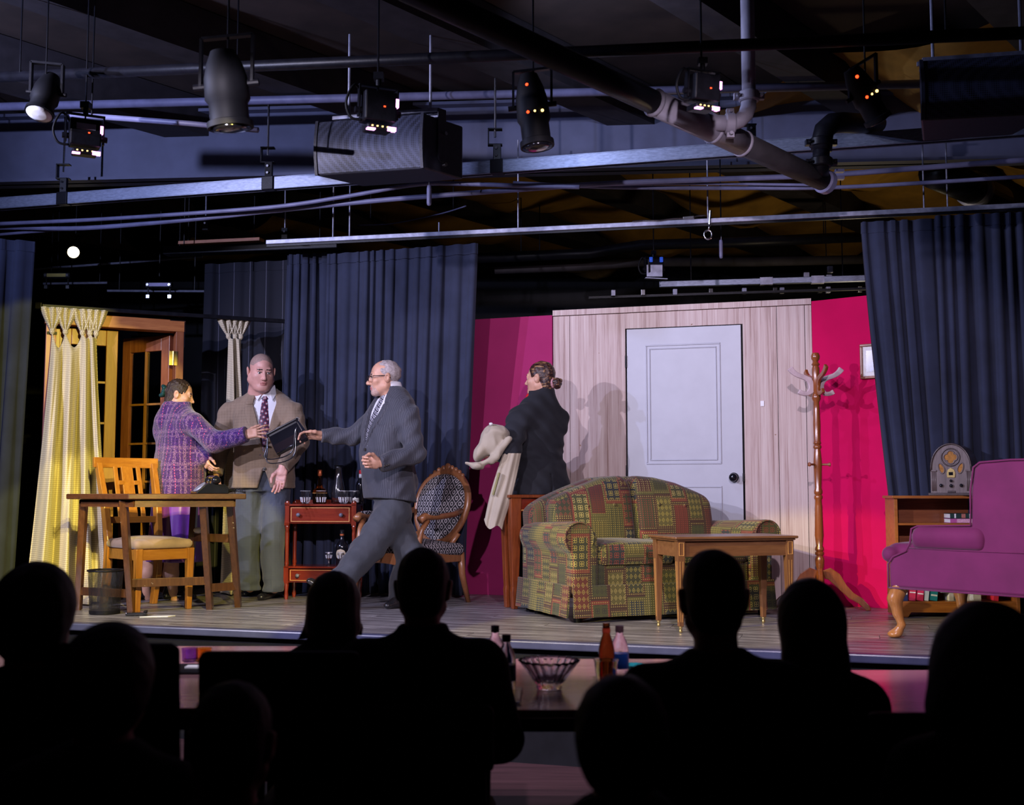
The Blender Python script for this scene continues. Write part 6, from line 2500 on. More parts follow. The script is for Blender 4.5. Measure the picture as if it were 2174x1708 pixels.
# ---------------------------------------------------------------- plum wing armchair
PLUM = fabric('plum_upholstery', (0.20, 0.018, 0.105), 0.8, 0.35, 0.14)
wc = thing('wing_armchair', 'plum upholstered wing armchair with scuffed cabriole legs turned from the audience', 'armchair', (2.62, 6.20, 0), math.radians(220.5))
hw = 0.355
side = [(-0.40, 0.27), (0.42, 0.27), (0.50, 0.93), (0.44, 0.955), (0.30, 0.955), (0.14, 0.945), (0.105, 0.92), (0.085, 0.80), (0.08, 0.62), (-0.22, 0.61), (-0.255, 0.595), (-0.265, 0.52), (-0.29, 0.475), (-0.37, 0.44), (-0.40, 0.40)]
YZ = Matrix(((0, 0, 1, 0), (1, 0, 0, 0), (0, 1, 0, 0), (0, 0, 0, 1)))
for sg in (-1, 1):
    x0 = sg * hw
    MB().prism(side, x0 - 0.035, x0 + 0.035, YZ).build('side_panel', PLUM, wc, bevel=0.018, auto=60)
    s = SDF()
    s.limb((x0 + sg * 0.012, -0.20, 0.555), (x0 + sg * 0.012, 0.10, 0.56), 0.058, 0.055, 0.02)
    s.rbox((x0 + sg * 0.005, -0.05, 0.53), (0.05, 0.20, 0.04), 0.03, k=0.02)
    mesh_obj('arm_roll', [s.mesh(0.011)], PLUM, wc, world=False)
    xo = x0 + sg * 0.036
    MB().tube([(xo, y_, z) for y_, z in side[2:]] + [(xo, -0.40, 0.27)], 0.0055, 6).build('piping', PLUM, wc, smooth=True)
    MB().tube([(xo, -0.40, 0.272), (xo, 0.42, 0.272)], 0.005, 6).build('piping', PLUM, wc, smooth=True)
    MB().tube([(xo + sg * 0.001, -0.27, 0.492), (xo + sg * 0.001, 0.0, 0.488), (xo + sg * 0.001, 0.44, 0.488)], 0.003, 6).build('seam', PLUM, wc, smooth=True)
    # cabriole front leg
    lg = SDF()
    lx = sg * (hw - 0.01)
    lg.chain([(lx, -0.36, 0.275), (lx + sg * 0.012, -0.385, 0.21), (lx + sg * 0.004, -0.375, 0.13), (lx, -0.355, 0.07), (lx + sg * 0.004, -0.375, 0.035), (lx + sg * 0.01, -0.395, 0.018)], [0.046, 0.040, 0.026, 0.019, 0.024, 0.028], 0.012)
    lg.ell((lx + sg * 0.01, -0.395, 0.018), (0.034, 0.038, 0.018), k=0.01)
    lg.cut((0, 0, 0.001), (0, 0, -1))
    mesh_obj('leg', [lg.mesh(0.006)], M['leg_wood'], wc, world=False)
    MB().bar((lx, 0.38, 0.27), (lx, 0.45, 0.0), 0.05, 0.05, (0, 1, 0), 0.036, 0.036).build('back_leg', M['leg_wood'], wc, bevel=0.006)
MB().box((0, 0.0, 0.345), (2 * hw - 0.06, 0.76, 0.14)).build('seat_frame', PLUM, wc, bevel=0.02)
s = SDF()
s.rbox((0, -0.10, 0.455), (hw - 0.037, 0.35, 0.055), 0.045)
s.ell((0, -0.12, 0.49), (hw - 0.06, 0.31, 0.03), k=0.04)
s.limb((-hw + 0.02, -0.42, 0.45), (hw - 0.02, -0.42, 0.45), 0.045, 0.045, 0.03)
mesh_obj('seat_cushion', [s.mesh(0.012)], PLUM, wc, world=False)
s = SDF()
s.rbox((0, 0.36, 0.68), (hw - 0.03, 0.07, 0.27), 0.06, rot=(math.radians(-8), 0, 0))
s.ell((0, 0.40, 0.93), (hw - 0.06, 0.07, 0.05), k=0.05)
mesh_obj('back', [s.mesh(0.014)], PLUM, wc, world=False)
# ---------------------------------------------------------------- people
def skin_mat(name, col):
    m, t, b = nt(name)
    n = noise(t, coords(t, 'Object'), 26, 4)
    L(t, ramp(t, n, [(0.3, sh(col, 0.86)), (0.7, sh(col, 1.1))]), b.inputs['Base Color'])
    b.inputs['Roughness'].default_value = 0.5
    return m


SK = skin_mat('skin_fair', (0.58, 0.30, 0.25))
SK2 = skin_mat('skin_warm', (0.58, 0.31, 0.21))
LIP = pm('lips', (0.44, 0.17, 0.15), 0.4, 0.1, 30)
DARK = pm('eye_dark', (0.02, 0.014, 0.012), 0.25, 0.1, 30)
EYEW = pm('eye_white', (0.72, 0.68, 0.66), 0.3, 0.04, 30)
STUB = pm('stubble', (0.30, 0.20, 0.17), 0.6, 0.2, 120)
GREYB = pm('grey_beard', (0.46, 0.30, 0.25), 0.8, 0.3, 160)
BROWN_H = pm('dark_brown_hair', (0.035, 0.02, 0.015), 0.38, 0.5, 60, 0.4, 160, stretch=(3, 1, 3))
GREY_H = pm('thin_grey_hair', (0.36, 0.31, 0.31), 0.6, 0.35, 90, 0.3, 200)
NAIL = pm('red_nails', (0.6, 0.08, 0.06), 0.3, 0.1, 30)


def highlight_hair():
    m, t, b = nt('highlighted_hair')
    tc = N(t, 'ShaderNodeTexCoord')
    m1 = N(t, 'ShaderNodeMapping')
    m1.inputs['Rotation'].default_value = (0, 0, -2.06)
    m2 = N(t, 'ShaderNodeMapping')
    m2.inputs['Scale'].default_value = (6, 38, 38)
    L(t, tc.outputs['Object'], m1.inputs[0])
    L(t, m1.outputs[0], m2.inputs[0])
    n = noise(t, m2.outputs[0], 2.0, 4, 0.6)
    L(t, ramp(t, n, [(0.42, (0.022, 0.010, 0.012)), (0.55, (0.075, 0.030, 0.020)), (0.66, (0.40, 0.22, 0.09))]), b.inputs['Base Color'])
    b.inputs['Roughness'].default_value = 0.38
    bump(t, b, n, 0.5)
    return m


def frame3(fwd, upv=(0, 0, 1)):
    f = Vector(fwd).normalized()
    r = f.cross(Vector(upv)).normalized()
    u_ = r.cross(f)
    return np.array(Matrix((r, f, u_)).transposed())       # columns right, forward, up


def head_sdf(jaw=1.0, female=False, fat=0.0):
    s = SDF()
    s.ell((0, -0.012, 0.034), (0.077, 0.099, 0.086), k=0.0)
    s.ell((0, 0.028, -0.040), (0.061 + fat, 0.068, 0.076), k=0.03)
    s.ell((0, 0.070, -0.100), (0.026 * jaw, 0.021, 0.018), k=0.025)
    for sg in (-1, 1):
        s.limb((sg * 0.052 * jaw, 0.0, -0.058), (sg * 0.018, 0.066, -0.096), 0.020 + fat * 0.6, 0.016, 0.03)
        s.ell((sg * 0.041, 0.060, -0.022), (0.024, 0.022, 0.020), k=0.02)
    s.limb((-0.036, 0.078, 0.024), (0.036, 0.078, 0.024), 0.013, 0.013, 0.015)
    for sg in (-1, 1):
        s.ell((sg * 0.031, 0.100, 0.003), (0.019, 0.015, 0.011), k=0.008, mode='sub')
        s.ell((sg * 0.031, 0.079, 0.003), (0.0135, 0.0125, 0.0115), k=0.002)
        s.limb((sg * 0.018, 0.091, 0.012), (sg * 0.044, 0.085, 0.011), 0.0042, 0.004, 0.004)
    w = 0.8 if female else 1.0
    s.limb((0, 0.088, 0.014), (0, 0.112, -0.028), 0.008 * w, 0.011 * w, 0.012)
    s.ell((0, 0.113, -0.034), (0.0125 * w, 0.012, 0.011), k=0.008)
    for sg in (-1, 1):
        s.ell((sg * 0.012 * w, 0.102, -0.038), (0.0075, 0.010, 0.008), k=0.006)
    s.ell((0, 0.090, -0.063), (0.022, 0.012, 0.0065), k=0.006)
    s.ell((0, 0.088, -0.074), (0.019, 0.012, 0.0075), k=0.006)
    s.ell((0, 0.103, -0.0685), (0.022, 0.010, 0.0018), k=0.003, mode='sub')
    for sg in (-1, 1):
        s.ell((sg * (0.080 + fat * 0.45), -0.014, -0.006), (0.011, 0.022, 0.034), rot=(0.1, sg * 0.18, sg * -0.25), k=0.006)
        s.ell((sg * (0.091 + fat * 0.45), -0.008, -0.006), (0.006, 0.011, 0.018), rot=(0.1, 0, 0), k=0.004, mode='sub')
    if fat:
        s.ell((0, 0.035, -0.108), (0.05, 0.05, 0.024), k=0.03)
    s.limb((0, -0.022, -0.05), (0, -0.042, -0.17), 0.052 + fat, 0.058 + fat, 0.03)
    return s


_hc = {}


def head(pos, fwd, upv=(0, 0, 1), scale=1.0, style='plain', **kw):
    key = (style, tuple(sorted(kw.items())))
    if key not in _hc:
        _hc[key] = head_sdf(**kw).mesh(0.0036, 0.012)
    V, Q = _hc[key]
    C = V[Q].mean(1)
    x, y, z = C[:, 0], C[:, 1], C[:, 2]
    ax = np.abs(x)
    mi = np.zeros(len(Q), int)
    if style == 'beard':
        bd_ = (z < -0.070) & (y > 0.045) & (z > -0.125) & (ax < 0.05)
        bd_ |= (z < -0.046) & (y > 0.075) & (ax < 0.034)
        mi[bd_ & ~((ax < 0.02) & (z > -0.054))] = 4
    if style == 'shaved':
        mi[(z > 0.045 + np.maximum(0, y - 0.04) * 1.3) & (y < 0.066)] = 5
        mi[(y < -0.012) & (z > -0.03)] = 5
    mi[(ax < 0.0225) & (y > 0.082) & (z > -0.081) & (z < -0.057)] = 1
    mi[(y > 0.072) & (z > 0.021) & (z < 0.029) & (ax > 0.013) & (ax < 0.048)] = 2
    dx = ax - 0.031
    ey = (dx ** 2 + ((z - 0.002) * 1.6) ** 2 < 0.0118 ** 2) & (y > 0.08) & (z < 0.008)
    mi[ey] = 3
    mi[ey & (dx ** 2 + (z - 0.001) ** 2 < 0.0058 ** 2)] = 2
    mi[(np.abs(z - 0.0085) < 0.0022) & (np.abs(dx) < 0.014) & (y > 0.078)] = 2
    R = frame3(fwd, upv)
    return (V * scale) @ R.T + np.array(pos), Q, mi


def head_local(fn_sdf, h, pos, fwd, upv=(0, 0, 1), scale=1.0):
    """mesh an SDF authored in head space and carry it to the head"""
    V, Q = fn_sdf.mesh(h, 0.012)
    return (V * scale) @ frame3(fwd, upv).T + np.array(pos), Q


def hand(wrist, fdir, thumb, curl=(0.35, 0.45, 0.35), spread=0.10, scale=1.0, tcurl=0.3, h=0.0036):
    """wrist point, finger direction, direction the thumb side faces"""
    f = Vector(fdir).normalized()
    t_ = Vector(thumb)
    t_ = (t_ - f * t_.dot(f)).normalized()
    n = f.cross(t_)              # back of the hand is +n or -n, chosen by the caller through curl sign
    s = SDF()
    s.rbox((0.048, -0.001, 0), (0.046, 0.039, 0.014), 0.013, k=0.0)
    s.limb((-0.03, 0, 0), (0.02, 0, 0), 0.027, 0.028, 0.02, flat=((0, 0, 1), 0.75))
    roots = [(0.090, 0.029), (0.095, 0.0095), (0.092, -0.010), (0.084, -0.028)]
    lens = [(0.040, 0.025, 0.020), (0.044, 0.028, 0.021), (0.041, 0.026, 0.020), (0.031, 0.020, 0.018)]
    for i, (rt, ln) in enumerate(zip(roots, lens)):
        a = 0.0
        yaw = spread * (1.5 - i)
        p = np.array([rt[0] - 0.012, rt[1], 0.0])
        rr = [0.0096, 0.0088, 0.0080, 0.0068]
        pts = [p]
        for k in range(3):
            a += curl[k] * (1 + 0.12 * i)
            d = np.array([math.cos(a) * math.cos(yaw), math.cos(a) * math.sin(yaw), -math.sin(a)])
            p = p + d * (ln[k] + (0.012 if k == 0 else 0))
            pts.append(p)
        for k in range(3):
            s.limb(pts[k], pts[k + 1], rr[k], rr[k + 1], 0.004)
    p0 = np.array([0.018, 0.026, -0.006])
    p1 = p0 + 0.042 * np.array([0.72, 0.62, -0.3])
    p2 = p1 + 0.032 * np.array([0.92, 0.28 - tcurl * 0.5, -0.25 - tcurl * 0.4])
    p3 = p2 + 0.026 * np.array([0.95, 0.05 - tcurl, -0.25 - tcurl * 0.4])
    s.chain([p0, p1, p2, p3], [0.016, 0.0125, 0.0105, 0.008], 0.008)
    V, Q = s.mesh(h, 0.012)
    R = np.array(Matrix((f, t_, n)).transposed())
    return (V * scale) @ R.T + np.array(wrist), Q


def flipq(V, Q):
    return V, Q[:, ::-1]


def actor(label, u, Y, rz):
    p = at(u, 1262, Y)
    o = thing('person', label, 'person', (p.x, p.y, 0), rz)
    Mi = wmat(o).inverted()

    def lc(u_, v_, Y_):
        return np.array(Mi @ at(u_, v_, Y_))

    def ld(d):
        return np.array(Mi.to_3x3() @ Vector(d))
    return o, lc, ld


def join_body(root, parts, mats):
    """parts: (V, Q, material index or array)"""
    idx = []
    for p in parts:
        a = p[2]
        idx.append(np.full(len(p[1]), a, int) if np.isscalar(a) else a)
    allm = np.concatenate(idx)
    return mesh_obj('body', [(p[0], p[1]) for p in parts], mats, root, world=False, matfn=lambda C: allm)


def poly2(P, pts, ix=0, iz=2):
    """convex polygon distance in a plane (points counter-clockwise)"""
    d = None
    n = len(pts)
    for i in range(n):
        a, b = pts[i], pts[(i + 1) % n]
        ex, ez = b[0] - a[0], b[1] - a[1]
        l = math.hypot(ex, ez)
        q = ((P[..., ix] - a[0]) * ez - (P[..., iz] - a[1]) * ex) / l
        d = q if d is None else np.maximum(d, q)
    return d


def folds(amp, freq, seed, zlo=None, zhi=None):
    r = np.random.default_rng(seed)
    ks = r.normal(0, freq, (5, 3)) * np.array([1, 1, 0.8])
    ph = r.uniform(0, 6, 5)

    def fn(P):
        v = 0
        for k, p in zip(ks, ph):
            v = v + np.sin(P @ k + p)
        return amp * v / 2
    return fn


def shoe(mb_root, name, toe, heel, mat, w=0.05, hgt=0.06):
    toe, heel = np.array(toe, float), np.array(heel, float)
    s = SDF()
    m_ = heel * 0.5 + toe * 0.5
    up_ = np.array([0, 0, 1.0])
    s.limb(heel + up_ * 0.035, m_ + up_ * 0.04, w * 0.66, w * 0.74, 0.02)
    s.limb(m_ + up_ * 0.032, toe + up_ * 0.024 - (toe - heel) * 0.12, w * 0.78, w * 0.62, 0.02, flat=((0, 0, 1), 0.75))
    s.limb(heel + up_ * 0.06, heel + up_ * 0.10 + (toe - heel) * 0.05, w * 0.62, w * 0.6, 0.02)
    d_ = toe - heel
    zmin = min(toe[2], heel[2])
    nrm = np.cross(np.cross(d_, up_), d_)
    s.cut(heel * 0.5 + toe * 0.5 + np.array([0, 0, 0.001]), -nrm)
    return mesh_obj(name, [s.mesh(0.006)], mat, mb_root, world=False)


def cloth_plain(name, col, lines=None, rough=0.8, cross=False, fine=0.0):
    """suiting: base colour, optional pin stripes (colour, period, width)"""
    m, t, b = nt(name)
    tc = N(t, 'ShaderNodeTexCoord')
    sp = N(t, 'ShaderNodeSeparateXYZ')
    L(t, tc.outputs['UV'], sp.inputs[0])
    n = noise(t, coords(t, 'Object'), 7, 4)
    c = ramp(t, n, [(0.3, sh(col, 0.85)), (0.7, sh(col, 1.15))])
    if lines:
        lc_, per, wd_ = lines
        f = mathn(t, 'LESS_THAN', mathn(t, 'FRACT', mathn(t, 'MULTIPLY', sp.outputs[0], 1 / per)), wd_)
        if cross:
            f2 = mathn(t, 'LESS_THAN', mathn(t, 'FRACT', mathn(t, 'MULTIPLY', sp.outputs[1], 1 / per)), wd_)
            f = mathn(t, 'MAXIMUM', f, f2)
        c = mixc(t, f, c, lc_)
    L(t, c, b.inputs['Base Color'])
    b.inputs['Roughness'].default_value = rough
    b.inputs['Sheen Weight'].default_value = 0.15
    w = noise(t, coords(t, 'Object', (1, 1, 0.6)), 9, 3, 0.5)
    bump(t, b, w, 0.5, 0.03)
    return m


SHIRT = pm('white_shirt', (0.72, 0.72, 0.78), 0.7, 0.04, 12)
SHOE = pm('black_leather', (0.012, 0.011, 0.013), 0.25, 0.3, 14, coat=0.3)
BTN = pm('dark_button', (0.03, 0.025, 0.02), 0.4, 0.1, 20)

# ================================================================ the bald man in the tan jacket
bm_, lc, ld = actor('bald man in tan jacket and patterned tie standing behind the table, looking at the handbag', 556, 8.55, math.radians(190))
TAN = cloth_plain('tan_worsted', (0.22, 0.155, 0.105), ((0.26, 0.19, 0.13), 0.022, 0.10), 0.8, True)
GRYT = cloth_plain('grey_trousers', (0.052, 0.062, 0.088), ((0.072, 0.085, 0.115), 0.012, 0.2), 0.85, True)
HP = lc(555, 788, 8.46)
HF = ld((0.42, -0.90, -0.26))
Vh, Qh, mh = head(HP, HF, scale=1.10, style='shaved', jaw=1.2, fat=0.016)
shL, shR = lc(488, 876, 8.58), lc(620, 876, 8.48)
elL, elR = lc(468, 940, 8.62), lc(634, 938, 8.40)
wrL, wrR = lc(459, 1004, 8.55), lc(601, 990, 8.26)
hpL, hpR = np.array([0.10, 0.0, 0.90]), np.array([-0.10, 0.0, 0.90])
knL, knR = lc(527, 1152, 8.56), lc(577, 1152, 8.48)
anL, anR = lc(531, 1246, 8.62), lc(583, 1248, 8.50)
core = SDF()
core.column([(0, 0, 0.86, 0.17, 0.12), (0, 0.02, 1.1, 0.17, 0.13), (0, 0.0, 1.42, 0.18, 0.10), (0, -0.01, 1.52, 0.09, 0.07), (0, 0, 1.62, 0.06, 0.06)])
for a, b, c in ((shL, elL, wrL), (shR, elR, wrR)):
    core.chain([a, b, c], [0.045, 0.04, 0.03], 0.02)
for a, b, c in ((hpL, knL, anL), (hpR, knR, anR)):
    core.chain([a, b, c], [0.085, 0.06, 0.04], 0.02)
Vc, Qc = core.mesh(0.014)
hd1 = hand(wrR + ld((-0.005, -0.01, -0.02)), ld((-0.10, -0.12, -1)), ld((-1, 0.1, 0)), (0.22, 0.3, 0.25), 0.05, 1.05)
hd2 = flipq(*hand(wrL + ld((0, 0, -0.02)), ld((0, -0.1, -1)), ld((0.3, -1, 0)), (0.2, 0.3, 0.25), 0.05, 1.05))
hd2 = (hd2[0], hd2[1][:, ::-1])
join_body(bm_, [(Vc, Qc, 0), (Vh, Qh, mh), (hd1[0], hd1[1], 0), (hd2[0], hd2[1], 0)], [SK, LIP, DARK, EYEW, GREYB, STUB])
# shirt
TOR = [(0, 0.01, 0.815, 0.235, 0.165), (0, 0.025, 0.95, 0.228, 0.175), (0, 0.03, 1.10, 0.222, 0.178), (0, 0.02, 1.25, 0.228, 0.165), (0, 0.0, 1.38, 0.235, 0.142), (0, -0.012, 1.46, 0.205, 0.115), (0, -0.02, 1.53, 0.115, 0.088), (0, -0.022, 1.57, 0.078, 0.075)]
sh_s = SDF()
sh_s.column([(x, y, z, rx - 0.018, ry - 0.014) for x, y, z, rx, ry in TOR if z > 0.9])
sh_s.column([(0, -0.008, 1.50, 0.075, 0.085), (0, -0.006, 1.56, 0.076, 0.076), (0, -0.006, 1.60, 0.074, 0.074)], k=0.015)
mesh_obj('shirt', [sh_s.mesh(0.009)], SHIRT, bm_, world=False)
jk = SDF()
jk.column(TOR, k=0.0)
tor_fn = jk.ops[0][0]
for sh_, el, wr, sg in ((shL, elL, wrL, 1), (shR, elR, wrR, -1)):
    jk.limb((sg * 0.085, -0.02, 1.50), sh_ + np.array([-sg * 0.02, 0, 0.0]), 0.060, 0.082, 0.06)
    jk.chain([sh_, el, wr], [0.084, 0.073, 0.056], 0.025)
# opening over shirt and tie, and below the button
def vopen(P):
    up_v = poly2(P, [(-0.002, 1.085), (0.088, 1.50), (0.075, 1.66), (-0.075, 1.66), (-0.088, 1.50)])
    return np.maximum(up_v, 0.03 - P[..., 1])


jk._a(vopen, (-0.12, 0.02, 1.07), (0.12, 0.25, 1.66), 0.0, 'sub')


def vlow(P):
    return np.maximum(poly2(P, [(-0.075, 0.76), (0.05, 0.76), (0.0, 0.97), (-0.008, 0.97)]), 0.06 - P[..., 1])


jk._a(vlow, (-0.12, 0.02, 0.76), (0.12, 0.25, 0.98), 0.006, 'sub')
for sg in (-1, 1):
    def lap(P, sg=sg):
        Pm = P.copy()
        Pm[..., 0] = P[..., 0] * sg
        a = poly2(Pm, [(0.0, 1.08), (0.135, 1.34), (0.145, 1.425), (0.095, 1.435), (0.088, 1.52), (0.07, 1.52), (0.078, 1.44)][:4] + [(0.075, 1.44)])
        return np.maximum(np.maximum(tor_fn(P) - 0.013, a), 0.0 - P[..., 1])
    jk._a(lap, (-0.2, 0.0, 1.06), (0.2, 0.25, 1.5), 0.0)

    def coll(P, sg=sg):
        Pm = P.copy()
        Pm[..., 0] = P[..., 0] * sg
        a = poly2(Pm, [(0.082, 1.445), (0.14, 1.45), (0.12, 1.54), (0.07, 1.60), (0.066, 1.55)])
        return np.maximum(np.maximum(tor_fn(P) - 0.012, a), -0.06 - P[..., 1])
    jk._a(coll, (-0.2, -0.06, 1.43), (0.2, 0.25, 1.62), 0.0)


def pocket(P):
    a = poly2(P, [(-0.155, 1.285), (-0.065, 1.30), (-0.065, 1.32), (-0.155, 1.305)])
    return np.maximum(np.maximum(tor_fn(P) - 0.006, a), -P[..., 1])


jk._a(pocket, (-0.2, 0.0, 1.27), (0.0, 0.25, 1.33), 0.0)
jk.warp(folds(0.0030, 24, 3))
jk.warp(lambda P: 0.004 * np.sin(P[..., 2] * 60 + P[..., 0] * 25) * np.clip((np.abs(P[..., 0]) - 0.22) / 0.04, 0, 1))
jk.cutl(wrR + ld((0, 0, -0.012)), wrR - elR, 0.09)
jk.cutl(wrL + ld((0, 0, -0.012)), wrL - elL, 0.09)
jk.cut(np.array([0, 0, 0.822]), (0, 0, -1))
mesh_obj('jacket', [jk.mesh(0.0075)], TAN, bm_, world=False)
# tie
def tie_mat(name, c0, c1, c2, sc):
    m, t, b = nt(name)
    v = coords(t, 'Object', (sc, sc, sc), (0, 0.5, 0))
    sp = N(t, 'ShaderNodeSeparateXYZ')
    L(t, v, sp.inputs[0])
    fx = mathn(t, 'ABSOLUTE', mathn(t, 'SUBTRACT', mathn(t, 'FRACT', sp.outputs[0]), 0.5))
    fz = mathn(t, 'ABSOLUTE', mathn(t, 'SUBTRACT', mathn(t, 'FRACT', sp.outputs[2]), 0.5))
    mx = mathn(t, 'MAXIMUM', fx, fz)
    a = mixc(t, mathn(t, 'LESS_THAN', mx, 0.36), c0, c1)
    a = mixc(t, mathn(t, 'LESS_THAN', mathn(t, 'ADD', fx, fz), 0.26), a, c2)
    L(t, a, b.inputs['Base Color'])
    b.inputs['Roughness'].default_value = 0.45
    return m


def tie(root, tor, zs, ws, name, mat, off=0.006, xc=None):
    rings = []
    A = np.array(tor)
    for i, (z, w_) in enumerate(zip(zs, ws)):
        y = float(np.interp(z, A[:, 2], A[:, 1] + A[:, 4])) + off
        x = 0.0 if xc is None else xc[i]
        rings.append([Vector((x - w_, y - 0.006, z)), Vector((x - w_ * 0.5, y + 0.004, z)), Vector((x + w_ * 0.5, y + 0.004, z)), Vector((x + w_, y - 0.006, z)), Vector((x, y - 0.014, z))])
    return MB().loft(rings).build(name, mat, root, auto=50)


tz = [1.06, 1.15, 1.25, 1.35, 1.45, 1.485, 1.49, 1.53, 1.545]
tie(bm_, [(0, y, z, rx, ry - 0.012) for x, y, z, rx, ry in TOR], tz, [0.045, 0.044, 0.040, 0.034, 0.024, 0.018, 0.026, 0.030, 0.024], 'necktie', tie_mat('maroon_grey_tie', (0.03, 0.02, 0.05), (0.20, 0.02, 0.05), (0.40, 0.40, 0.44), 30))
for sg in (-1, 1):
    m = MB()
    m.add([(0.012 * sg, 0.072, 1.545), (0.055 * sg, 0.095, 1.475), (0.082 * sg, 0.060, 1.53), (0.070 * sg, 0.030, 1.60), (0.03 * sg, 0.064, 1.585)], [(0, 1, 2, 4), (4, 2, 3)] if sg > 0 else [(4, 2, 1, 0), (3, 2, 4)])
    m.build('shirt_collar', SHIRT, bm_, solid=0.004)
for z in (1.06, 0.965):
    MB().lathe((-0.012, 0.03 + 0.178 + (0 if z > 1 else -0.006), z), [(0.011, 0), (0.011, 0.004), (0, 0.005)], 12, (0, 1, 0)).build('button', BTN, bm_)
tr = SDF()
tr.column([(0, 0.0, 0.80, 0.185, 0.135), (0, 0.0, 0.98, 0.19, 0.145)])
for h_, k_, a_ in ((hpL, knL, anL), (hpR, knR, anR)):
    tr.limb(h_ + np.array([0, 0, -0.02]), k_, 0.112, 0.088, 0.03)
    tr.limb(k_, a_ + np.array([0, 0, -0.06]), 0.088, 0.080, 0.02)
tr.warp(folds(0.0050, 17, 9))
tr.warp(lambda P: 0.006 * np.sin(P[..., 2] * 70 + P[..., 0] * 20) * np.clip((0.22 - P[..., 2]) / 0.12, 0, 1))
tr.warp(lambda P: -0.006 * np.exp(-((np.abs(P[..., 0]) - 0.085) / 0.012) ** 2) * (P[..., 1] > 0.0))
tr.cut((0, 0, 0.055), (0, 0, -1))
mesh_obj('trousers', [tr.mesh(0.009)], GRYT, bm_, world=False, relax=1)
for toe, heel in ((gnd(515, 1267), gnd(543, 1255)), (gnd(549, 1275), gnd(594, 1264))):
    Mi = wmat(bm_).inverted()
    shoe(bm_, 'shoe', Mi @ toe, Mi @ heel, SHOE, 0.052)
fp = hd1[0].mean(0)
MB().tube([wrR + ld((0.005 + 0.011 * math.cos(a), -0.035 + 0.011 * math.sin(a), -0.125)) for a in np.linspace(0, 2 * PI, 13)[:-1]], 0.0022, 6, closed=True).build('ring', M['brass'], bm_)

# ================================================================ the man in the charcoal suit
om, lc, ld = actor('grey haired man with glasses in charcoal suit striding and holding out the black handbag', 828, 7.80, math.radians(128))
CHAR = cloth_plain('charcoal_pinstripe', (0.036, 0.038, 0.052), ((0.078, 0.08, 0.10), 0.014, 0.16), 0.75)
CHART = cloth_plain('charcoal_trousers', (0.040, 0.044, 0.055), None, 0.8)
HP = lc(816, 802, 7.78)
HF = ld((-0.97, -0.20, -0.06))
Vh, Qh, mh = head(HP, HF, scale=1.02, style='beard', jaw=1.05)
sN, sF = lc(866, 884, 7.65), lc(802, 884, 7.98)       # near (his left) and far shoulders
eN, wN = lc(880, 962, 7.56), lc(808, 984, 7.42)
eF, wF = lc(752, 925, 7.98), lc(684, 925, 7.92)
hN, hF_ = lc(838, 1085, 7.73), lc(826, 1085, 7.79)
kN, aN = lc(778, 1170, 7.66), lc(712, 1244, 7.68)
kF, aF = lc(872, 1172, 7.79), lc(846, 1262, 7.94)
core = SDF()
core.column([(0, 0, 0.82, 0.14, 0.10), (0, 0.02, 1.1, 0.14, 0.11), (0, 0.0, 1.40, 0.15, 0.09), (0, -0.01, 1.48, 0.08, 0.06), (0, 0, 1.54, 0.05, 0.05)])
core.chain([sN, eN, wN], [0.042, 0.036, 0.028], 0.02)
core.chain([sF, eF, wF], [0.042, 0.036, 0.028], 0.02)
core.chain([hN, kN, aN], [0.075, 0.055, 0.038], 0.02)
core.chain([hF_, kF, aF], [0.075, 0.055, 0.038], 0.02)
core.limb(lc(832, 855, 7.80), HP + ld((0.03, 0.01, -0.05)), 0.06, 0.055, 0.02)
hn = hand(wN + ld((-0.012, -0.01, 0.005)), ld((-0.80, -0.35, 0.05)), ld((-0.3, -0.2, 1)), (0.75, 1.0, 0.75), 0.04, 1.0, 0.5)
hf = hand(wF + ld((0.005, 0, 0.0)), ld((-1, -0.05, 0.12)), ld((-0.1, -0.75, 0.65)), (0.35, 0.55, 0.45), 0.05, 1.05, 0.1)
Vc, Qc = core.mesh(0.014)
join_body(om, [(Vc, Qc, 0), (Vh, Qh, mh), (hn[0], hn[1], 0), (hf[0], hf[1], 0)], [SK2, LIP, DARK, EYEW, GREYB, STUB])
hr = SDF()
hr.ell((0, -0.020, 0.034), (0.081, 0.098, 0.088))
hr.cut((0, 0.030, 0.05), (0, 0.86, -0.28))
hr.cut((0, 0.02, -0.045), (0, 0.25, -1))
hr.warp(folds(0.0014, 90, 4))
mesh_obj('hair', [head_local(hr, 0.004, HP, HF, scale=1.02)], GREY_H, om, world=False)
# spectacles
R3 = frame3(HF)
gl = MB()
hw_ = lambda x, y, z: Vector(HP + R3 @ (np.array([x, y, z]) * 1.02))
for sg in (-1, 1):
    gl.tube([hw_(sg * 0.034 + 0.026 * math.cos(a) * (1 + .1 * abs(math.cos(a))), 0.112, 0.0 + 0.019 * math.sin(a)) for a in np.linspace(0, 2 * PI, 21)[:-1]], 0.0030, 6, closed=True)
    gl.tube([hw_(sg * 0.062, 0.110, 0.010), hw_(sg * 0.080, 0.08, 0.010), hw_(sg * 0.086, -0.01, 0.010), hw_(sg * 0.084, -0.035, -0.010)], 0.0030, 6)
gl.tube([hw_(-0.009, 0.114, 0.004), hw_(0.009, 0.114, 0.004)], 0.0028, 6)
gl.build('spectacles', M['black_gloss'], om, smooth=True)
TOR = [(0, 0.0, 0.69, 0.212, 0.150), (0, 0.015, 0.80, 0.205, 0.152), (0, 0.03, 0.95, 0.195, 0.160), (0, 0.045, 1.08, 0.188, 0.165), (0, 0.035, 1.22, 0.195, 0.150), (0, 0.01, 1.34, 0.20, 0.13), (0, -0.01, 1.42, 0.175, 0.105), (0, -0.015, 1.475, 0.10, 0.082), (0, -0.015, 1.505, 0.072, 0.068)]
ss = SDF()
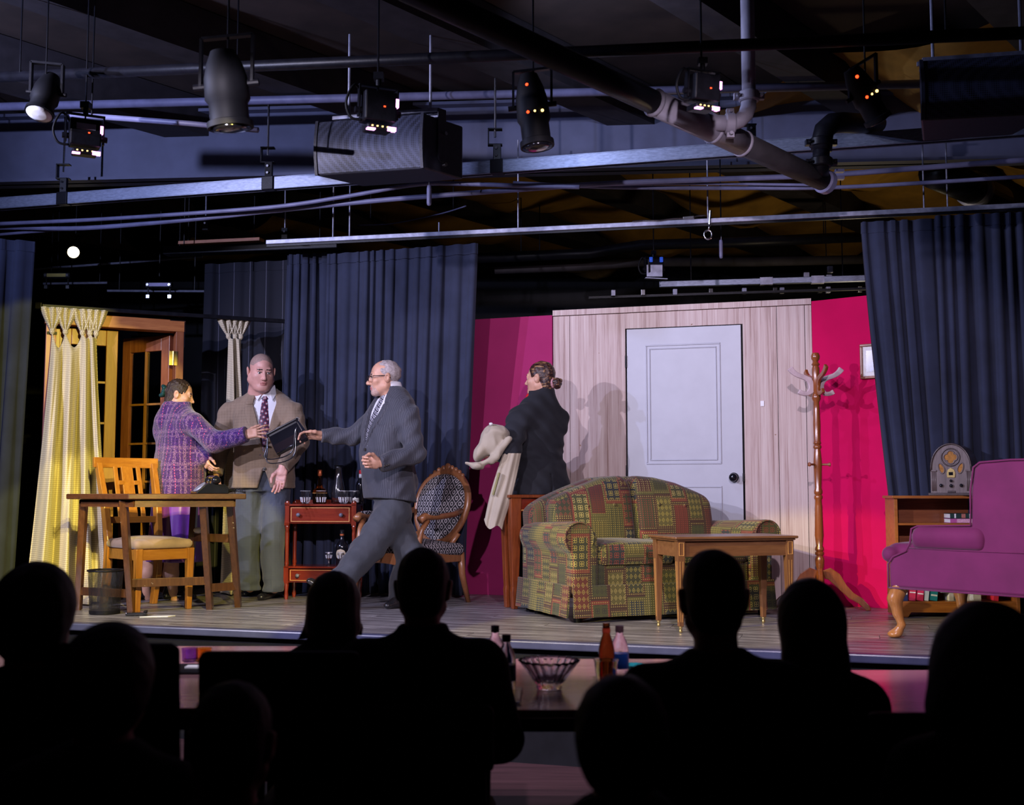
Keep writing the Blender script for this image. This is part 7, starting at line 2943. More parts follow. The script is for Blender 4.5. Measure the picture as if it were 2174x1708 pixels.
ss.column([(x, y, z, rx - 0.016, ry - 0.012) for x, y, z, rx, ry in TOR if z > 0.9])
ss.column([(0, -0.01, 1.46, 0.068, 0.078), (0, 0.0, 1.52, 0.066, 0.07), (0, 0.008, 1.555, 0.064, 0.066)], k=0.015)
mesh_obj('shirt', [ss.mesh(0.009)], SHIRT, om, world=False)
jk = SDF()
jk.column(TOR, k=0.0)
tor_fn2 = jk.ops[0][0]
jk.limb((-0.08, -0.015, 1.445), sN, 0.07, 0.084, 0.05)
jk.limb((0.08, -0.015, 1.445), sF, 0.07, 0.080, 0.05)
jk.chain([sN, eN, wN], [0.084, 0.070, 0.054], 0.025)
jk.chain([sF, eF, wF], [0.080, 0.064, 0.052], 0.025)
jk.limb((-0.02, -0.10, 0.86), (0.0, -0.08, 1.0), 0.09, 0.08, 0.06)


def vopen2(P):
    return np.maximum(poly2(P, [(0.0, 1.10), (0.082, 1.45), (0.07, 1.62), (-0.07, 1.62), (-0.082, 1.45)]), 0.03 - P[..., 1])


jk._a(vopen2, (-0.12, 0.02, 1.07), (0.12, 0.25, 1.62), 0.0, 'sub')
for sg in (-1, 1):
    def lap2(P, sg=sg):
        Pm = P.copy()
        Pm[..., 0] = P[..., 0] * sg
        a = poly2(Pm, [(0.0, 1.08), (0.115, 1.31), (0.125, 1.385), (0.085, 1.395), (0.072, 1.40)])
        return np.maximum(np.maximum(tor_fn2(P) - 0.013, a), -P[..., 1])
    jk._a(lap2, (-0.2, 0.0, 1.06), (0.2, 0.25, 1.45), 0.0)

    def coll2(P, sg=sg):
        Pm = P.copy()
        Pm[..., 0] = P[..., 0] * sg
        a = poly2(Pm, [(0.076, 1.40), (0.125, 1.405), (0.11, 1.50), (0.065, 1.56), (0.06, 1.51)])
        return np.maximum(np.maximum(tor_fn2(P) - 0.012, a), -0.06 - P[..., 1])
    jk._a(coll2, (-0.2, -0.06, 1.39), (0.2, 0.25, 1.58), 0.0)


def pocket2(P):
    a = poly2(P, [(-0.14, 1.225), (-0.055, 1.24), (-0.055, 1.26), (-0.14, 1.245)])
    b = poly2(P, [(-0.19, 0.975), (-0.07, 0.985), (-0.07, 1.02), (-0.19, 1.01)])
    return np.maximum(np.maximum(tor_fn2(P) - 0.006, np.minimum(a, b)), -P[..., 1])


jk._a(pocket2, (-0.22, -0.05, 0.96), (0.0, 0.25, 1.27), 0.0)
jk.warp(folds(0.0040, 24, 5))
jk.warp(lambda P: 0.005 * np.sin(P[..., 2] * 55 + P[..., 1] * 45 + P[..., 0] * 20) * np.clip((np.abs(P[..., 0]) - 0.17) / 0.05, 0, 1))
jk.cut((0, 0, 0.735), (0, 0.12, -1))
jk.cutl(wN + (wN - eN) * 0.02, wN - eN, 0.09)
jk.cutl(wF + (wF - eF) * 0.02, wF - eF, 0.09)
mesh_obj('jacket', [jk.mesh(0.0075)], CHAR, om, world=False)
tie(om, [(0, y, z, rx, ry - 0.010) for x, y, z, rx, ry in TOR], [1.10, 1.18, 1.28, 1.36, 1.42, 1.45, 1.455, 1.50, 1.51], [0.045, 0.043, 0.038, 0.032, 0.024, 0.018, 0.026, 0.030, 0.024], 'necktie', tie_mat('silver_black_tie', (0.02, 0.02, 0.03), (0.45, 0.44, 0.50), (0.03, 0.03, 0.05), 42))
for z in (1.08,):
    MB().lathe((-0.01, 0.045 + 0.166, z), [(0.011, 0), (0.011, 0.004), (0, 0.005)], 12, (0, 1, 0)).build('button', BTN, om)
for k in range(3):
    p = wN + (eN - wN) * (0.06 + 0.06 * k) / 1.0 + ld((0.02, -0.052, -0.02))
    MB().ball(p, 0.007, 8, 5).build('cuff_button', BTN, om)
tr = SDF()
tr.column([(0, 0.0, 0.74, 0.16, 0.125), (0, 0.0, 0.95, 0.165, 0.13)])
tr.chain([hN, kN, aN + np.array([0, 0, 0.0])], [0.125, 0.100, 0.082], 0.03)
tr.chain([hF_, kF, aF + np.array([0, 0, -0.02])], [0.115, 0.090, 0.078], 0.03)
tr.warp(folds(0.0065, 17, 12))
tr.warp(lambda P: 0.005 * np.sin(P[..., 2] * 46 - P[..., 1] * 40 + 2 * np.sin(P[..., 0] * 15)))
tr.cut(aN + (aN - kN) * 0.12, aN - kN)
tr.cut((0, 0, 0.05), (0, 0, -1))
mesh_obj('trousers', [tr.mesh(0.009)], CHART, om, world=False, relax=1)
Mi = wmat(om).inverted()
shoe(om, 'shoe', Mi @ at(653, 1236, 7.68), Mi @ at(706, 1277, 7.68), SHOE, 0.05)
shoe(om, 'shoe', Mi @ gnd(819, 1293), Mi @ gnd(857, 1288), SHOE, 0.05)

# ================================================================ the black handbag
hb = thing('handbag', 'shiny black handbag held out by the man in the charcoal suit', 'handbag', at(612, 927, 7.91), 0)
TB = Matrix.Translation(at(612, 927, 7.91)) @ Matrix.Rotation(math.radians(-27), 4, 'Y') @ Matrix.Rotation(math.radians(-6), 4, 'Z') @ Matrix.Rotation(math.radians(14), 4, 'X')
m = MB()
rings = []
for z, w_, d_ in ((-0.085, 0.118, 0.030), (-0.07, 0.125, 0.042), (0.0, 0.122, 0.036), (0.065, 0.118, 0.022), (0.085, 0.116, 0.014)):
    rings.append([Vector((sx * w_, sy * d_, z)) for sx, sy in ((-1, -1), (1, -1), (1, 1), (-1, 1))])
m.loft(rings)
m.xform(TB)
m.build('pouch', M['black_gloss'], hb, world=True, bevel=0.010)
m = MB()
m.box((0, -0.002, 0.083), (0.245, 0.036, 0.02))
m.xform(TB)
m.build('clasp_bar', M['black_gloss'], hb, world=True, bevel=0.006)
m = MB()
m.tube([TB @ Vector((x, -0.040, -0.062)) for x in (-0.12, 0, 0.12)], 0.006, 6)
m.build('lower_piping', M['black_gloss'], hb, world=True, smooth=True)
for k, (dx, dz) in enumerate(((0.0, 0.0), (0.02, 0.02))):
    pts = []
    e0, e1 = Vector(TB @ Vector((-0.118, 0, 0.08))), Vector(TB @ Vector((0.118, 0, 0.08)))
    for i in range(29):
        t = 0.5 - 0.5 * math.cos(PI * i / 28)
        p = e0.lerp(e1, t)
        ce = math.sqrt(max(0.0, 1 - (2 * t - 1) ** 2))
        p.z -= (0.25 - 0.03 * k) * ce
        p.y -= (0.05 - 0.02 * k) * ce
        p.x += (0.05 * math.sin(2 * PI * t) * -1 - 0.02 * k) * ce
        pts.append(p)
    MB().tube(pts, 0.0042, 6).build('strap', M['black_gloss'], hb, world=True, smooth=True)
for x in (-0.118, 0.118):
    p = TB @ Vector((x, 0, 0.08))
    MB().tube([p + Vector((0.013 * math.cos(a), 0, 0.013 * math.sin(a))) for a in np.linspace(0, 2 * PI, 13)[:-1]], 0.0028, 6, closed=True).build('ring', M['chrome'], hb, world=True)
# ================================================================ the woman in the purple plaid jacket
def plaid():
    m, t, b = nt('purple_plaid_tweed')
    tc = N(t, 'ShaderNodeTexCoord')
    sp = N(t, 'ShaderNodeSeparateXYZ')
    L(t, tc.outputs['UV'], sp.inputs[0])
    n = noise(t, coords(t, 'Object'), 170, 2, 0.6)
    nz = noise(t, coords(t, 'Object'), 90, 2, 0.6)

    def band(o, per, off, w):
        f = mathn(t, 'FRACT', mathn(t, 'ADD', mathn(t, 'MULTIPLY', o, 1 / per), off))
        return mathn(t, 'LESS_THAN', mathn(t, 'ABSOLUTE', mathn(t, 'SUBTRACT', f, 0.5)), w)
    u, v = sp.outputs[0], sp.outputs[1]
    v1 = mathn(t, 'MAXIMUM', band(u, 0.105, 0.0, 0.10), band(u, 0.105, 0.30, 0.045))
    h1 = mathn(t, 'MULTIPLY', mathn(t, 'MAXIMUM', band(v, 0.12, 0.2, 0.10), band(v, 0.12, 0.50, 0.04)), 0.75)
    f = mathn(t, 'MAXIMUM', v1, h1)
    spk = ramp(t, n, [(0.47, (0,) * 3), (0.56, (1,) * 3)])
    f = mathn(t, 'MULTIPLY', f, spk)
    base = ramp(t, nz, [(0.35, (0.016, 0.003, 0.045)), (0.5, (0.040, 0.006, 0.115)), (0.68, (0.065, 0.014, 0.155))])
    c = mixc(t, f, base, (0.24, 0.12, 0.25))
    pk = mathn(t, 'MULTIPLY', band(u, 0.105, 0.62, 0.022), band(v, 0.02, 0.0, 0.28))
    c = mixc(t, pk, c, (0.55, 0.08, 0.22))
    L(t, c, b.inputs['Base Color'])
    b.inputs['Roughness'].default_value = 0.9
    b.inputs['Sheen Weight'].default_value = 0.3
    bump(t, b, n, 0.5, 0.006)
    return m


pw_, lc, ld = actor('dark haired woman in purple plaid jacket reaching for the handbag across the table', 373, 8.42, math.radians(-47))
HP = lc(382, 838, 8.43)
HF = ld((0.97, 0.12, -0.22))
Vh, Qh, mh = head(HP, HF, scale=0.93, style='plain', female=True, fat=0.004)
sR, sL = lc(409, 898, 8.26), lc(352, 914, 8.50)
eR, wR = lc(456, 938, 8.16), lc(522, 922, 8.12)
eL, wL = lc(412, 962, 8.46), lc(434, 970, 8.32)
kR, kL = lc(366, 1170, 8.38), lc(322, 1170, 8.44)
aR, aL = lc(366, 1258, 8.40), lc(310, 1256, 8.46)
core = SDF()
core.column([(0, 0, 0.78, 0.15, 0.12), (0, 0.01, 1.0, 0.15, 0.12), (0, 0.0, 1.25, 0.15, 0.09), (0, 0, 1.33, 0.07, 0.06)])
core.chain([sR, eR, wR], [0.045, 0.04, 0.028], 0.02)
core.chain([sL, eL, wL], [0.045, 0.04, 0.028], 0.02)
for k, a, x in ((kR, aR, 0.08), (kL, aL, -0.08)):
    core.chain([np.array([x, 0, 0.76]), k, k * 0.45 + a * 0.55 + np.array([0, -0.012, 0]), a, a + np.array([0, 0.02, -0.04])], [0.085, 0.055, 0.054, 0.034, 0.034], 0.025)
core.limb(lc(376, 872, 8.40), HP + ld((-0.02, 0, -0.05)), 0.052, 0.05, 0.02)
Vc, Qc = core.mesh(0.011)
hR = hand(wR + ld((0.0, 0, 0.0)), ld((1, 0.0, 0.20)), ld((0.1, 0.35, 0.95)), (0.12, 0.25, 0.25), 0.20, 0.93, -0.2)
hR = (hR[0], hR[1])
hL = hand(wL, ld((0.4, -0.3, -0.8)), ld((0.5, -0.6, 0.5)), (0.5, 0.6, 0.5), 0.05, 0.9)
join_body(pw_, [(Vc, Qc, 0), (Vh, Qh, mh), (hR[0], hR[1], 0), (hL[0], hL[1], 0)], [SK2, LIP, DARK, EYEW, GREYB, STUB])
hs = SDF()
hs.ell((0, -0.018, 0.036), (0.084, 0.101, 0.092))
hs.ell((0, -0.060, -0.055), (0.062, 0.050, 0.075), k=0.04)
hs.ell((0, -0.105, 0.0), (0.030, 0.028, 0.036), k=0.02)
hs.cut((0, 0.058, 0.055), (0, 0.92, -0.36))
for sg in (-1, 1):
    hs._a(lambda P, sg=sg: np.maximum(np.maximum(-(P[..., 2] + 0.055 - 0.2 * P[..., 1]), P[..., 2] - 0.02 + 0.2 * P[..., 1]), np.maximum(-0.005 - P[..., 1], 0.052 - sg * P[..., 0])) if False else np.sqrt(((P - np.array([sg * 0.08, 0.012, -0.025])) ** 2).sum(-1)) - 0.036, (sg * 0.08 - 0.04, -0.03, -0.065), (sg * 0.08 + 0.04, 0.05, 0.02), 0.006, 'sub')
hs.warp(folds(0.0022, 110, 14))
mesh_obj('hair', [head_local(hs, 0.004, HP, HF, scale=0.93)], BROWN_H, pw_, world=False)
cl = SDF()
for dz in (-0.028, 0.0, 0.028):
    cl.ell((0.0, -0.128, dz), (0.040, 0.022, 0.020), k=0.014)
cl.ell((0.0, -0.142, 0.038), (0.03, 0.018, 0.016), k=0.01)
cl.ell((0.0, -0.142, -0.038), (0.03, 0.018, 0.016), k=0.01)
mesh_obj('hair_claw', [head_local(cl, 0.004, HP, HF, scale=0.93)], pm('teal_claw', (0.01, 0.045, 0.05), 0.15, 0.2, 20), pw_, world=False)
jk = SDF()
jk.column([(0, 0.0, 0.755, 0.225, 0.185), (0, 0.0, 0.90, 0.222, 0.18), (0, 0.015, 1.05, 0.205, 0.17), (0, 0.015, 1.18, 0.205, 0.16), (0, -0.005, 1.30, 0.19, 0.125), (0, -0.01, 1.38, 0.125, 0.092), (0.01, 0.0, 1.425, 0.082, 0.074), (0.015, 0.01, 1.46, 0.066, 0.062)])
jk.limb((0.05, -0.01, 1.37), sR, 0.062, 0.078, 0.06)
jk.limb((-0.05, -0.01, 1.37), sL, 0.062, 0.074, 0.09)
jk.chain([sR, eR, wR], [0.080, 0.076, 0.060], 0.03)
jk.chain([sL, eL, wL], [0.076, 0.074, 0.060], 0.05)
jk.limb(lc(352, 894, 8.43), lc(362, 868, 8.41), 0.085, 0.073, 0.03)
jk.warp(folds(0.0028, 26, 22))
jk.cut((0, 0, 0.76), (0, 0, -1))
jk.cutl(wR + (wR - eR) * 0.03, wR - eR, 0.10)
mesh_obj('jacket', [jk.mesh(0.008)], plaid(), pw_, world=False)
sk_ = SDF()


def skirt_fn(P):
    z = P[..., 2]
    th = np.arctan2(P[..., 1], P[..., 0])
    t = np.clip((0.85 - z) / 0.57, 0, 1)
    r = 0.205 + 0.035 * t + 0.014 * t * np.sin(th * 9) + 0.008 * t * np.sin(th * 17 + 1)
    q = np.sqrt((P[..., 0]) ** 2 + (P[..., 1] / 0.85) ** 2)
    return np.maximum((q - r) * 0.85, np.maximum(0.285 - z, z - 0.87))


sk_._a(skirt_fn, (-0.27, -0.25, 0.28), (0.27, 0.25, 0.87), 0)
mesh_obj('skirt', [sk_.mesh(0.010)], pm('purple_satin', (0.13, 0.025, 0.26), 0.35, 0.15, 8, sheen=0.3), pw_, world=False)
Mi = wmat(pw_).inverted()
for a in (aR, aL):
    d = np.array([0.05, 0.17, 0])
    shoe(pw_, 'shoe', np.array([a[0], a[1], 0]) + d, np.array([a[0], a[1], 0]) - d * 0.25, SHOE, 0.042)

# ================================================================ the woman in black with the coat
wk, lc, ld = actor('woman in black jacket with red collar and coiled bun standing behind the sofa', 1142, 8.08, math.radians(36))
HP = lc(1146, 803, 8.10)
HF = ld((-0.90, 0.44, -0.02))
Vh, Qh, mh = head(HP, HF, scale=0.96, style='plain', female=True, fat=0.006)
sL, sR = lc(1103, 890, 7.95), lc(1180, 893, 8.15)
eL, wL = lc(1083, 950, 7.80), lc(1066, 966, 8.00)
eR, wR = lc(1150, 955, 8.28), lc(1085, 965, 8.24)
core = SDF()
core.column([(0, 0, 0.80, 0.15, 0.12), (0, 0.01, 1.05, 0.14, 0.11), (0, 0.0, 1.32, 0.15, 0.09), (0, 0, 1.41, 0.06, 0.055)])
core.chain([sL, eL, wL], [0.045, 0.04, 0.028], 0.02)
core.chain([sR, eR, wR], [0.045, 0.04, 0.028], 0.02)
for x in (-0.09, 0.09):
    core.chain([(x, 0, 0.8), (x, 0.02, 0.43), (x, -0.01, 0.08)], [0.09, 0.06, 0.04], 0.02)
core.limb(lc(1152, 862, 8.12), HP + ld((0.0, 0, -0.05)), 0.055, 0.052, 0.02)
Vc, Qc = core.mesh(0.013)
h1_ = hand(wL, ld((-0.7, 0.6, -0.2)), ld((-0.3, -0.2, 0.9)), (0.6, 0.7, 0.5), 0.05, 0.92)
h2_ = hand(wR, ld((-0.9, -0.3, -0.2)), ld((0.1, -0.3, 0.9)), (0.6, 0.7, 0.5), 0.05, 0.92)
join_body(wk, [(Vc, Qc, 0), (Vh, Qh, mh), (h1_[0], h1_[1], 0), (h2_[0], h2_[1], 0)], [SK2, LIP, DARK, EYEW, GREYB, STUB])
HH = highlight_hair()
hs = SDF()
hs.ell((0, -0.020, 0.036), (0.086, 0.104, 0.094))
hs.ell((0, -0.06, -0.05), (0.064, 0.052, 0.075), k=0.04)
hs.cut((0, 0.058, 0.055), (0, 0.90, -0.36))
for sg in (-1, 1):
    hs._a(lambda P, sg=sg: np.sqrt(((P - np.array([sg * 0.082, 0.004, -0.025])) ** 2).sum(-1)) - 0.035, (sg * 0.082 - 0.04, -0.03, -0.065), (sg * 0.082 + 0.04, 0.05, 0.02), 0.006, 'sub')
hs.warp(folds(0.0014, 90, 33))
mesh_obj('hair', [head_local(hs, 0.004, HP, HF, scale=0.96)], HH, wk, world=False)
bn_ = SDF()
for k in range(7):
    a = k * 2 * PI / 7
    bn_.ell((0.024 * math.cos(a), -0.142 - 0.008 * math.sin(a * 2), -0.046 + 0.024 * math.sin(a)), (0.020, 0.026, 0.018), rot=(0, -a, 0.2), k=0.008)
bn_.ell((0, -0.135, -0.046), (0.03, 0.03, 0.03), k=0.01)
bn_.warp(folds(0.0025, 150, 44))
mesh_obj('hair_bun', [head_local(bn_, 0.0035, HP, HF, scale=0.96)], HH, wk, world=False)
sc_ = SDF()
for a in np.linspace(0, 2 * PI, 13)[:-1]:
    sc_.ell((0.030 * math.cos(a), -0.112, -0.042 + 0.030 * math.sin(a)), (0.012, 0.011, 0.012), k=0.006)
mesh_obj('scrunchie', [head_local(sc_, 0.004, HP, HF, scale=0.96)], pm('pink_scrunchie', (0.45, 0.22, 0.24), 0.7, 0.2, 40), wk, world=False)
BLK = fabric('black_linen', (0.010, 0.011, 0.016), 0.9, 0.06, 0.3)
rc = SDF()
rc.column([(0, 0.005, 1.36, 0.085, 0.09), (0, 0.005, 1.44, 0.078, 0.078), (0, 0.004, 1.49, 0.066, 0.066)])
rc.limb(lc(1142, 872, 8.12), lc(1134, 850, 8.10), 0.070, 0.066, 0.02)
mesh_obj('red_collar', [rc.mesh(0.007)], pm('red_cotton', (0.60, 0.012, 0.018), 0.6, 0.15, 20), wk, world=False)
jk = SDF()
jk.column([(0, -0.01, 0.765, 0.225, 0.185), (0, -0.01, 0.88, 0.222, 0.18), (0, 0.0, 1.02, 0.195, 0.155), (0, 0.01, 1.14, 0.195, 0.155), (0, 0.0, 1.28, 0.200, 0.140), (0, -0.015, 1.37, 0.165, 0.11), (0, -0.025, 1.43, 0.105, 0.085), (0, -0.025, 1.47, 0.078, 0.072), (0, -0.022, 1.505, 0.066, 0.062)])
jk.limb(lc(1160, 868, 8.11), lc(1161, 838, 8.08), 0.085, 0.070, 0.03)
jk.limb((-0.05, -0.015, 1.40), sL, 0.06, 0.078, 0.09)
jk.limb((0.05, -0.015, 1.40), sR, 0.06, 0.076, 0.09)
jk._a(lambda P: np.maximum(1.445 - 0.5 * (P[..., 1] - 0.02) - P[..., 2], 0.012 - P[..., 1]), (-0.12, 0.0, 1.38), (0.12, 0.12, 1.54), 0.0, 'sub')
jk.chain([sL, eL, wL], [0.080, 0.074, 0.060], 0.03)
jk.chain([sR, eR, wR], [0.080, 0.074, 0.060], 0.03)
jk.warp(folds(0.0050, 24, 41))
jk.warp(lambda P: 0.005 * np.sin(P[..., 2] * 50 + P[..., 0] * 40 + 2 * np.sin(P[..., 1] * 20)))
jk.warp(lambda P: 0.004 * np.sin(P[..., 2] * 85 + 3 * np.sin(P[..., 0] * 14)) * np.exp(-((P[..., 2] - 1.05) / 0.09) ** 2))
jk.cut((0, 0, 0.775), (0, 0, -1))
jk._a(lambda P: np.maximum(np.abs(P[..., 0] + 0.02) - 0.004, np.maximum(P[..., 2] - 0.92, P[..., 1] + 0.12)), (-0.03, -0.24, 0.75), (0.0, -0.12, 0.92), 0.004, 'sub')
mesh_obj('jacket', [jk.mesh(0.008)], BLK, wk, world=False)
tr = SDF()
tr.column([(0, 0, 0.70, 0.18, 0.13), (0, 0, 0.9, 0.17, 0.13)])
for x in (-0.095, 0.095):
    tr.chain([(x, 0, 0.78), (x, 0.02, 0.43), (x, -0.01, 0.06)], [0.112, 0.085, 0.075], 0.03)
tr.warp(folds(0.003, 28, 42))
tr.cut((0, 0, 0.04), (0, 0, -1))
mesh_obj('trousers', [tr.mesh(0.012)], BLK, wk, world=False)
for x in (-0.095, 0.095):
    shoe(wk, 'shoe', np.array([x, 0.17, 0]), np.array([x, -0.05, 0]), SHOE, 0.042)

# beige raincoat over her arm
KH = fabric('khaki_poplin', (0.42, 0.36, 0.27), 0.75, 0.25, 0.1)
kc = thing('raincoat', 'beige raincoat bundled and hanging over the forearm of the woman in black', 'coat', at(1050, 1010, 7.78))
kp = lambda u, v, Y: np.array(at(u, v, Y))
KY = 7.78
s = SDF()
s.ell(kp(1047, 937, KY), (0.100, 0.09, 0.100), rot=(0, 0.7, 0), k=0.03)
s.ell(kp(1058, 915, KY - 0.02), (0.075, 0.08, 0.040), rot=(0, 0.3, 0), k=0.04)
s.ell(kp(1022, 958, KY - 0.02), (0.045, 0.07, 0.075), rot=(0, 0.5, 0), k=0.03)
s.limb(kp(993, 983, KY - 0.05), kp(1016, 990, KY - 0.06), 0.020, 0.040, 0.02, flat=((0.3, 0.2, 1), 0.45))
s.limb(kp(1012, 990, KY - 0.06), kp(1048, 972, KY - 0.06), 0.038, 0.030, 0.025, flat=((0.3, 0.2, 1), 0.6))
s.limb(kp(1045, 978, KY - 0.07), kp(1082, 930, KY - 0.08), 0.026, 0.020, 0.02)
for (u0, v0, u1, v1, r_) in ((1010, 962, 1036, 978, 0.014), (1028, 930, 1042, 975, 0.012), (1060, 925, 1050, 965, 0.012)):
    s.limb(kp(u0, v0, KY - 0.12), kp(u1, v1, KY - 0.12), r_, r_ * 0.6, 0.018, mode='sub')
rr_ = folds(0.006, 20, 61)
s.warp(lambda P: np.abs(rr_(P)) * 1.3 - 0.004)
s.warp(folds(0.002, 70, 62))
mesh_obj('cloth', [s.mesh(0.006)], KH, kc)
# the hanging skirt of the coat: one fluted sheet
rings = []
nr, nq = 16, 60
for i in range(nr + 1):
    t = i / nr
    c_ = Vector(kp(1087, 962, KY - 0.02)).lerp(Vector(kp(1047, 1112, KY + 0.02)), t)
    hw2 = 0.062 + 0.018 * math.sin(PI * t * 0.8) - 0.012 * t
    ring = []
    for k in range(nq):
        a = 2 * PI * k / nq
        fl = 1 + (0.10 + 0.16 * t) * math.cos(5 * a + 0.8 + 0.5 * t) + 0.08 * math.cos(11 * a + 2)
        x = hw2 * math.cos(a) * (0.85 + 0.15 * fl)
        y_ = 0.030 * math.sin(a) * fl * (1 + 0.5 * t)
        z = (-0.030 * math.cos(a * 1.0 + 0.9) * t - 0.02 * math.cos(3 * a) * t) if i == nr else -0.02 * t * math.cos(a + 0.9)
        ring.append(c_ + Vector((x, y_ + 0.006 * math.sin(t * 9 + a), z)))
    rings.append(ring)
MB().loft(rings).build('hanging_skirt', KH, kc, world=True, auto=60)
MB().lathe(kp(1042, 900, KY - 0.08), [(0, -0.004), (0.012, 0), (0.012, 0.006), (0, 0.009)], 12, (0.0, -0.6, 0.8)).build('button', M['paper'], kc, world=True)
o = MB().bar(kp(1060, 1003, KY - 0.06), kp(1047, 1050, KY - 0.05), 0.022, 0.012).build('olive_lining', pm('olive_lining', (0.24, 0.22, 0.08), 0.7, 0.1, 20), kc, world=True)
# ---------------------------------------------------------------- the audience at its tables
TT = 0.09           # table height above the stage floor level
tabw = wood('rosy_table_wood', (0.32, 0.15, 0.15), (0.52, 0.28, 0.28), 0.16, 0, 0.5, 0.5)


def dining_table(label, x0, x1, y0, y1):
    c = Vector(((x0 + x1) / 2, (y0 + y1) / 2, FZ))
    o = thing('dining_table', label, 'table', c)
    w, d = x1 - x0, y1 - y0
    h = TT - FZ
    MB().box((0, 0, h - 0.014), (w, d, 0.028)).build('tabletop', tabw, o, bevel=0.006)
    MB().box((0, 0, h - 0.06), (w - 0.2, d - 0.2, 0.06)).build('apron', M['black_metal'], o)
    for sx in (-1, 1):
        for sy_ in (-1, 1):
            MB().cyl((sx * (w / 2 - 0.09), sy_ * (d / 2 - 0.09), 0), (sx * (w / 2 - 0.09), sy_ * (d / 2 - 0.09), h - 0.03), 0.022, n=12).build('leg', M['black_metal'], o)
    return o


dining_table('rosy wooden audience table holding the glass bowl and water bottles', -0.62, 0.95, 3.72, 4.85)
dining_table('rosy wooden audience table in front of the worn desk at the left', -2.45, -0.98, 3.75, 5.25)
dining_table('rosy wooden audience table near the plum wing armchair at the right', 1.20, 2.75, 3.5, 4.55)


def lathe_thing(name, label, cat, u, v, parts, group=None):
    p = gnd(u, v, TT)
    o = thing(name, label, cat, (p.x, p.y, TT + 0.0008), 0, group)
    for nm, prof, mat, n in parts:
        MB().lathe((0, 0, 0), prof, n).build(nm, mat, o, auto=45)
    return o


PET = glassm('clear_bottle', (0.95, 0.97, 1.0), 0.03, 1.33)
BLU = pm('blue_bottle_label', (0.015, 0.08, 0.40), 0.35, 0.25, 40)
CAPD = pm('dark_cap', (0.05, 0.025, 0.03), 0.4, 0.1, 20)
bot = [('body', [(0.026, 0), (0.032, 0.006), (0.033, 0.06), (0.031, 0.065), (0.033, 0.07), (0.033, 0.125), (0.026, 0.155), (0.014, 0.178), (0.0125, 0.195), (0.0, 0.196)], PET, 22),
       ('paper_label', [(0.0336, 0.058), (0.0336, 0.112)], BLU, 22),
       ('cap', [(0.0150, 0.188), (0.0155, 0.190), (0.0155, 0.212), (0.0, 0.214)], CAPD, 16)]
for u, v, lab in ((1051, 1452, 'water bottle with a blue band, behind the other one beside the glass bowl'), (1075, 1480, 'water bottle with a blue band, nearest the glass bowl'), (1316, 1452, 'water bottle with a blue band behind the plastic cup')):
    o = lathe_thing('water_bottle', lab, 'bottle', u, v, bot, 'water bottles on the audience table')
lathe_thing('beer_bottle', 'brown beer bottle standing behind the clear plastic cup', 'bottle', 1288, 1455, [
    ('body', [(0.028, 0), (0.030, 0.005), (0.030, 0.125), (0.024, 0.155), (0.014, 0.185), (0.0135, 0.225), (0.0, 0.226)], glassm('brown_glass', (0.20, 0.05, 0.012), 0.03), 20),
    ('neck_band', [(0.0155, 0.19), (0.0150, 0.205)], pm('red_neck_label', (0.45, 0.05, 0.02), 0.4, 0.1, 20), 16)])
lathe_thing('plastic_cup', 'clear plastic cup standing in front of the brown beer bottle', 'cup', 1287, 1476, [
    ('body', [(0.027, 0), (0.028, 0.002), (0.042, 0.118), (0.044, 0.120), (0.044, 0.123), (0.041, 0.123), (0.040, 0.119), (0.026, 0.005), (0.0, 0.004)], PET, 26)])
# fluted glass bowl
p = gnd(1166, 1462, TT)
o = thing('glass_bowl', 'ribbed clear glass bowl on the audience table before the sofa', 'bowl', (p.x, p.y, TT + 0.0008))
rings = []
for r_, z, fl in ((0.042, 0.0, 0), (0.046, 0.004, 0), (0.044, 0.014, 0.02), (0.062, 0.04, 0.05), (0.082, 0.07, 0.06), (0.098, 0.094, 0.07), (0.105, 0.100, 0.07), (0.104, 0.104, 0.07), (0.092, 0.094, 0.05), (0.076, 0.070, 0.03), (0.056, 0.042, 0.02), (0.034, 0.022, 0.0)):
    rings.append([Vector((r_ * (1 + fl * math.cos(20 * a)) * math.cos(a), r_ * (1 + fl * math.cos(20 * a)) * math.sin(a), z)) for a in np.linspace(0, 2 * PI, 121)[:-1]])
MB().loft(rings).build('bowl', glassm('pressed_glass', (0.92, 0.90, 0.95), 0.04, 1.5), o, smooth=True)
p = gnd(1348, 1447, TT)
o = thing('teal_dish', 'small teal fluted dish beside the water bottle behind the cup', 'dish', (p.x, p.y, TT + 0.0008))
rings = []
for r_, z in ((0.022, 0), (0.024, 0.002), (0.034, 0.03), (0.046, 0.062), (0.048, 0.064), (0.044, 0.062), (0.030, 0.03), (0.02, 0.006)):
    rings.append([Vector((r_ * (1 + 0.07 * math.cos(14 * a)) * math.cos(a), r_ * (1 + 0.07 * math.cos(14 * a)) * math.sin(a), z)) for a in np.linspace(0, 2 * PI, 85)[:-1]])
MB().loft(rings).build('dish', pm('teal_glaze', (0.02, 0.30, 0.34), 0.2, 0.15, 20, coat=0.5), o, smooth=True)
lathe_thing('votive', 'small clear votive glass at the foot of the nearest water bottle', 'glass', 1090, 1492, [
    ('body', [(0.022, 0), (0.026, 0.003), (0.032, 0.05), (0.030, 0.05), (0.024, 0.008), (0.0, 0.007)], CUT, 16)])
AMBG = glassm('amber_votive', (0.9, 0.45, 0.08), 0.05)
lathe_thing('votive', 'amber glass votive on the left audience table', 'glass', 432, 1404, [('body', [(0.022, 0), (0.03, 0.004), (0.034, 0.055), (0.031, 0.055), (0.026, 0.01), (0.0, 0.009)], AMBG, 16)])
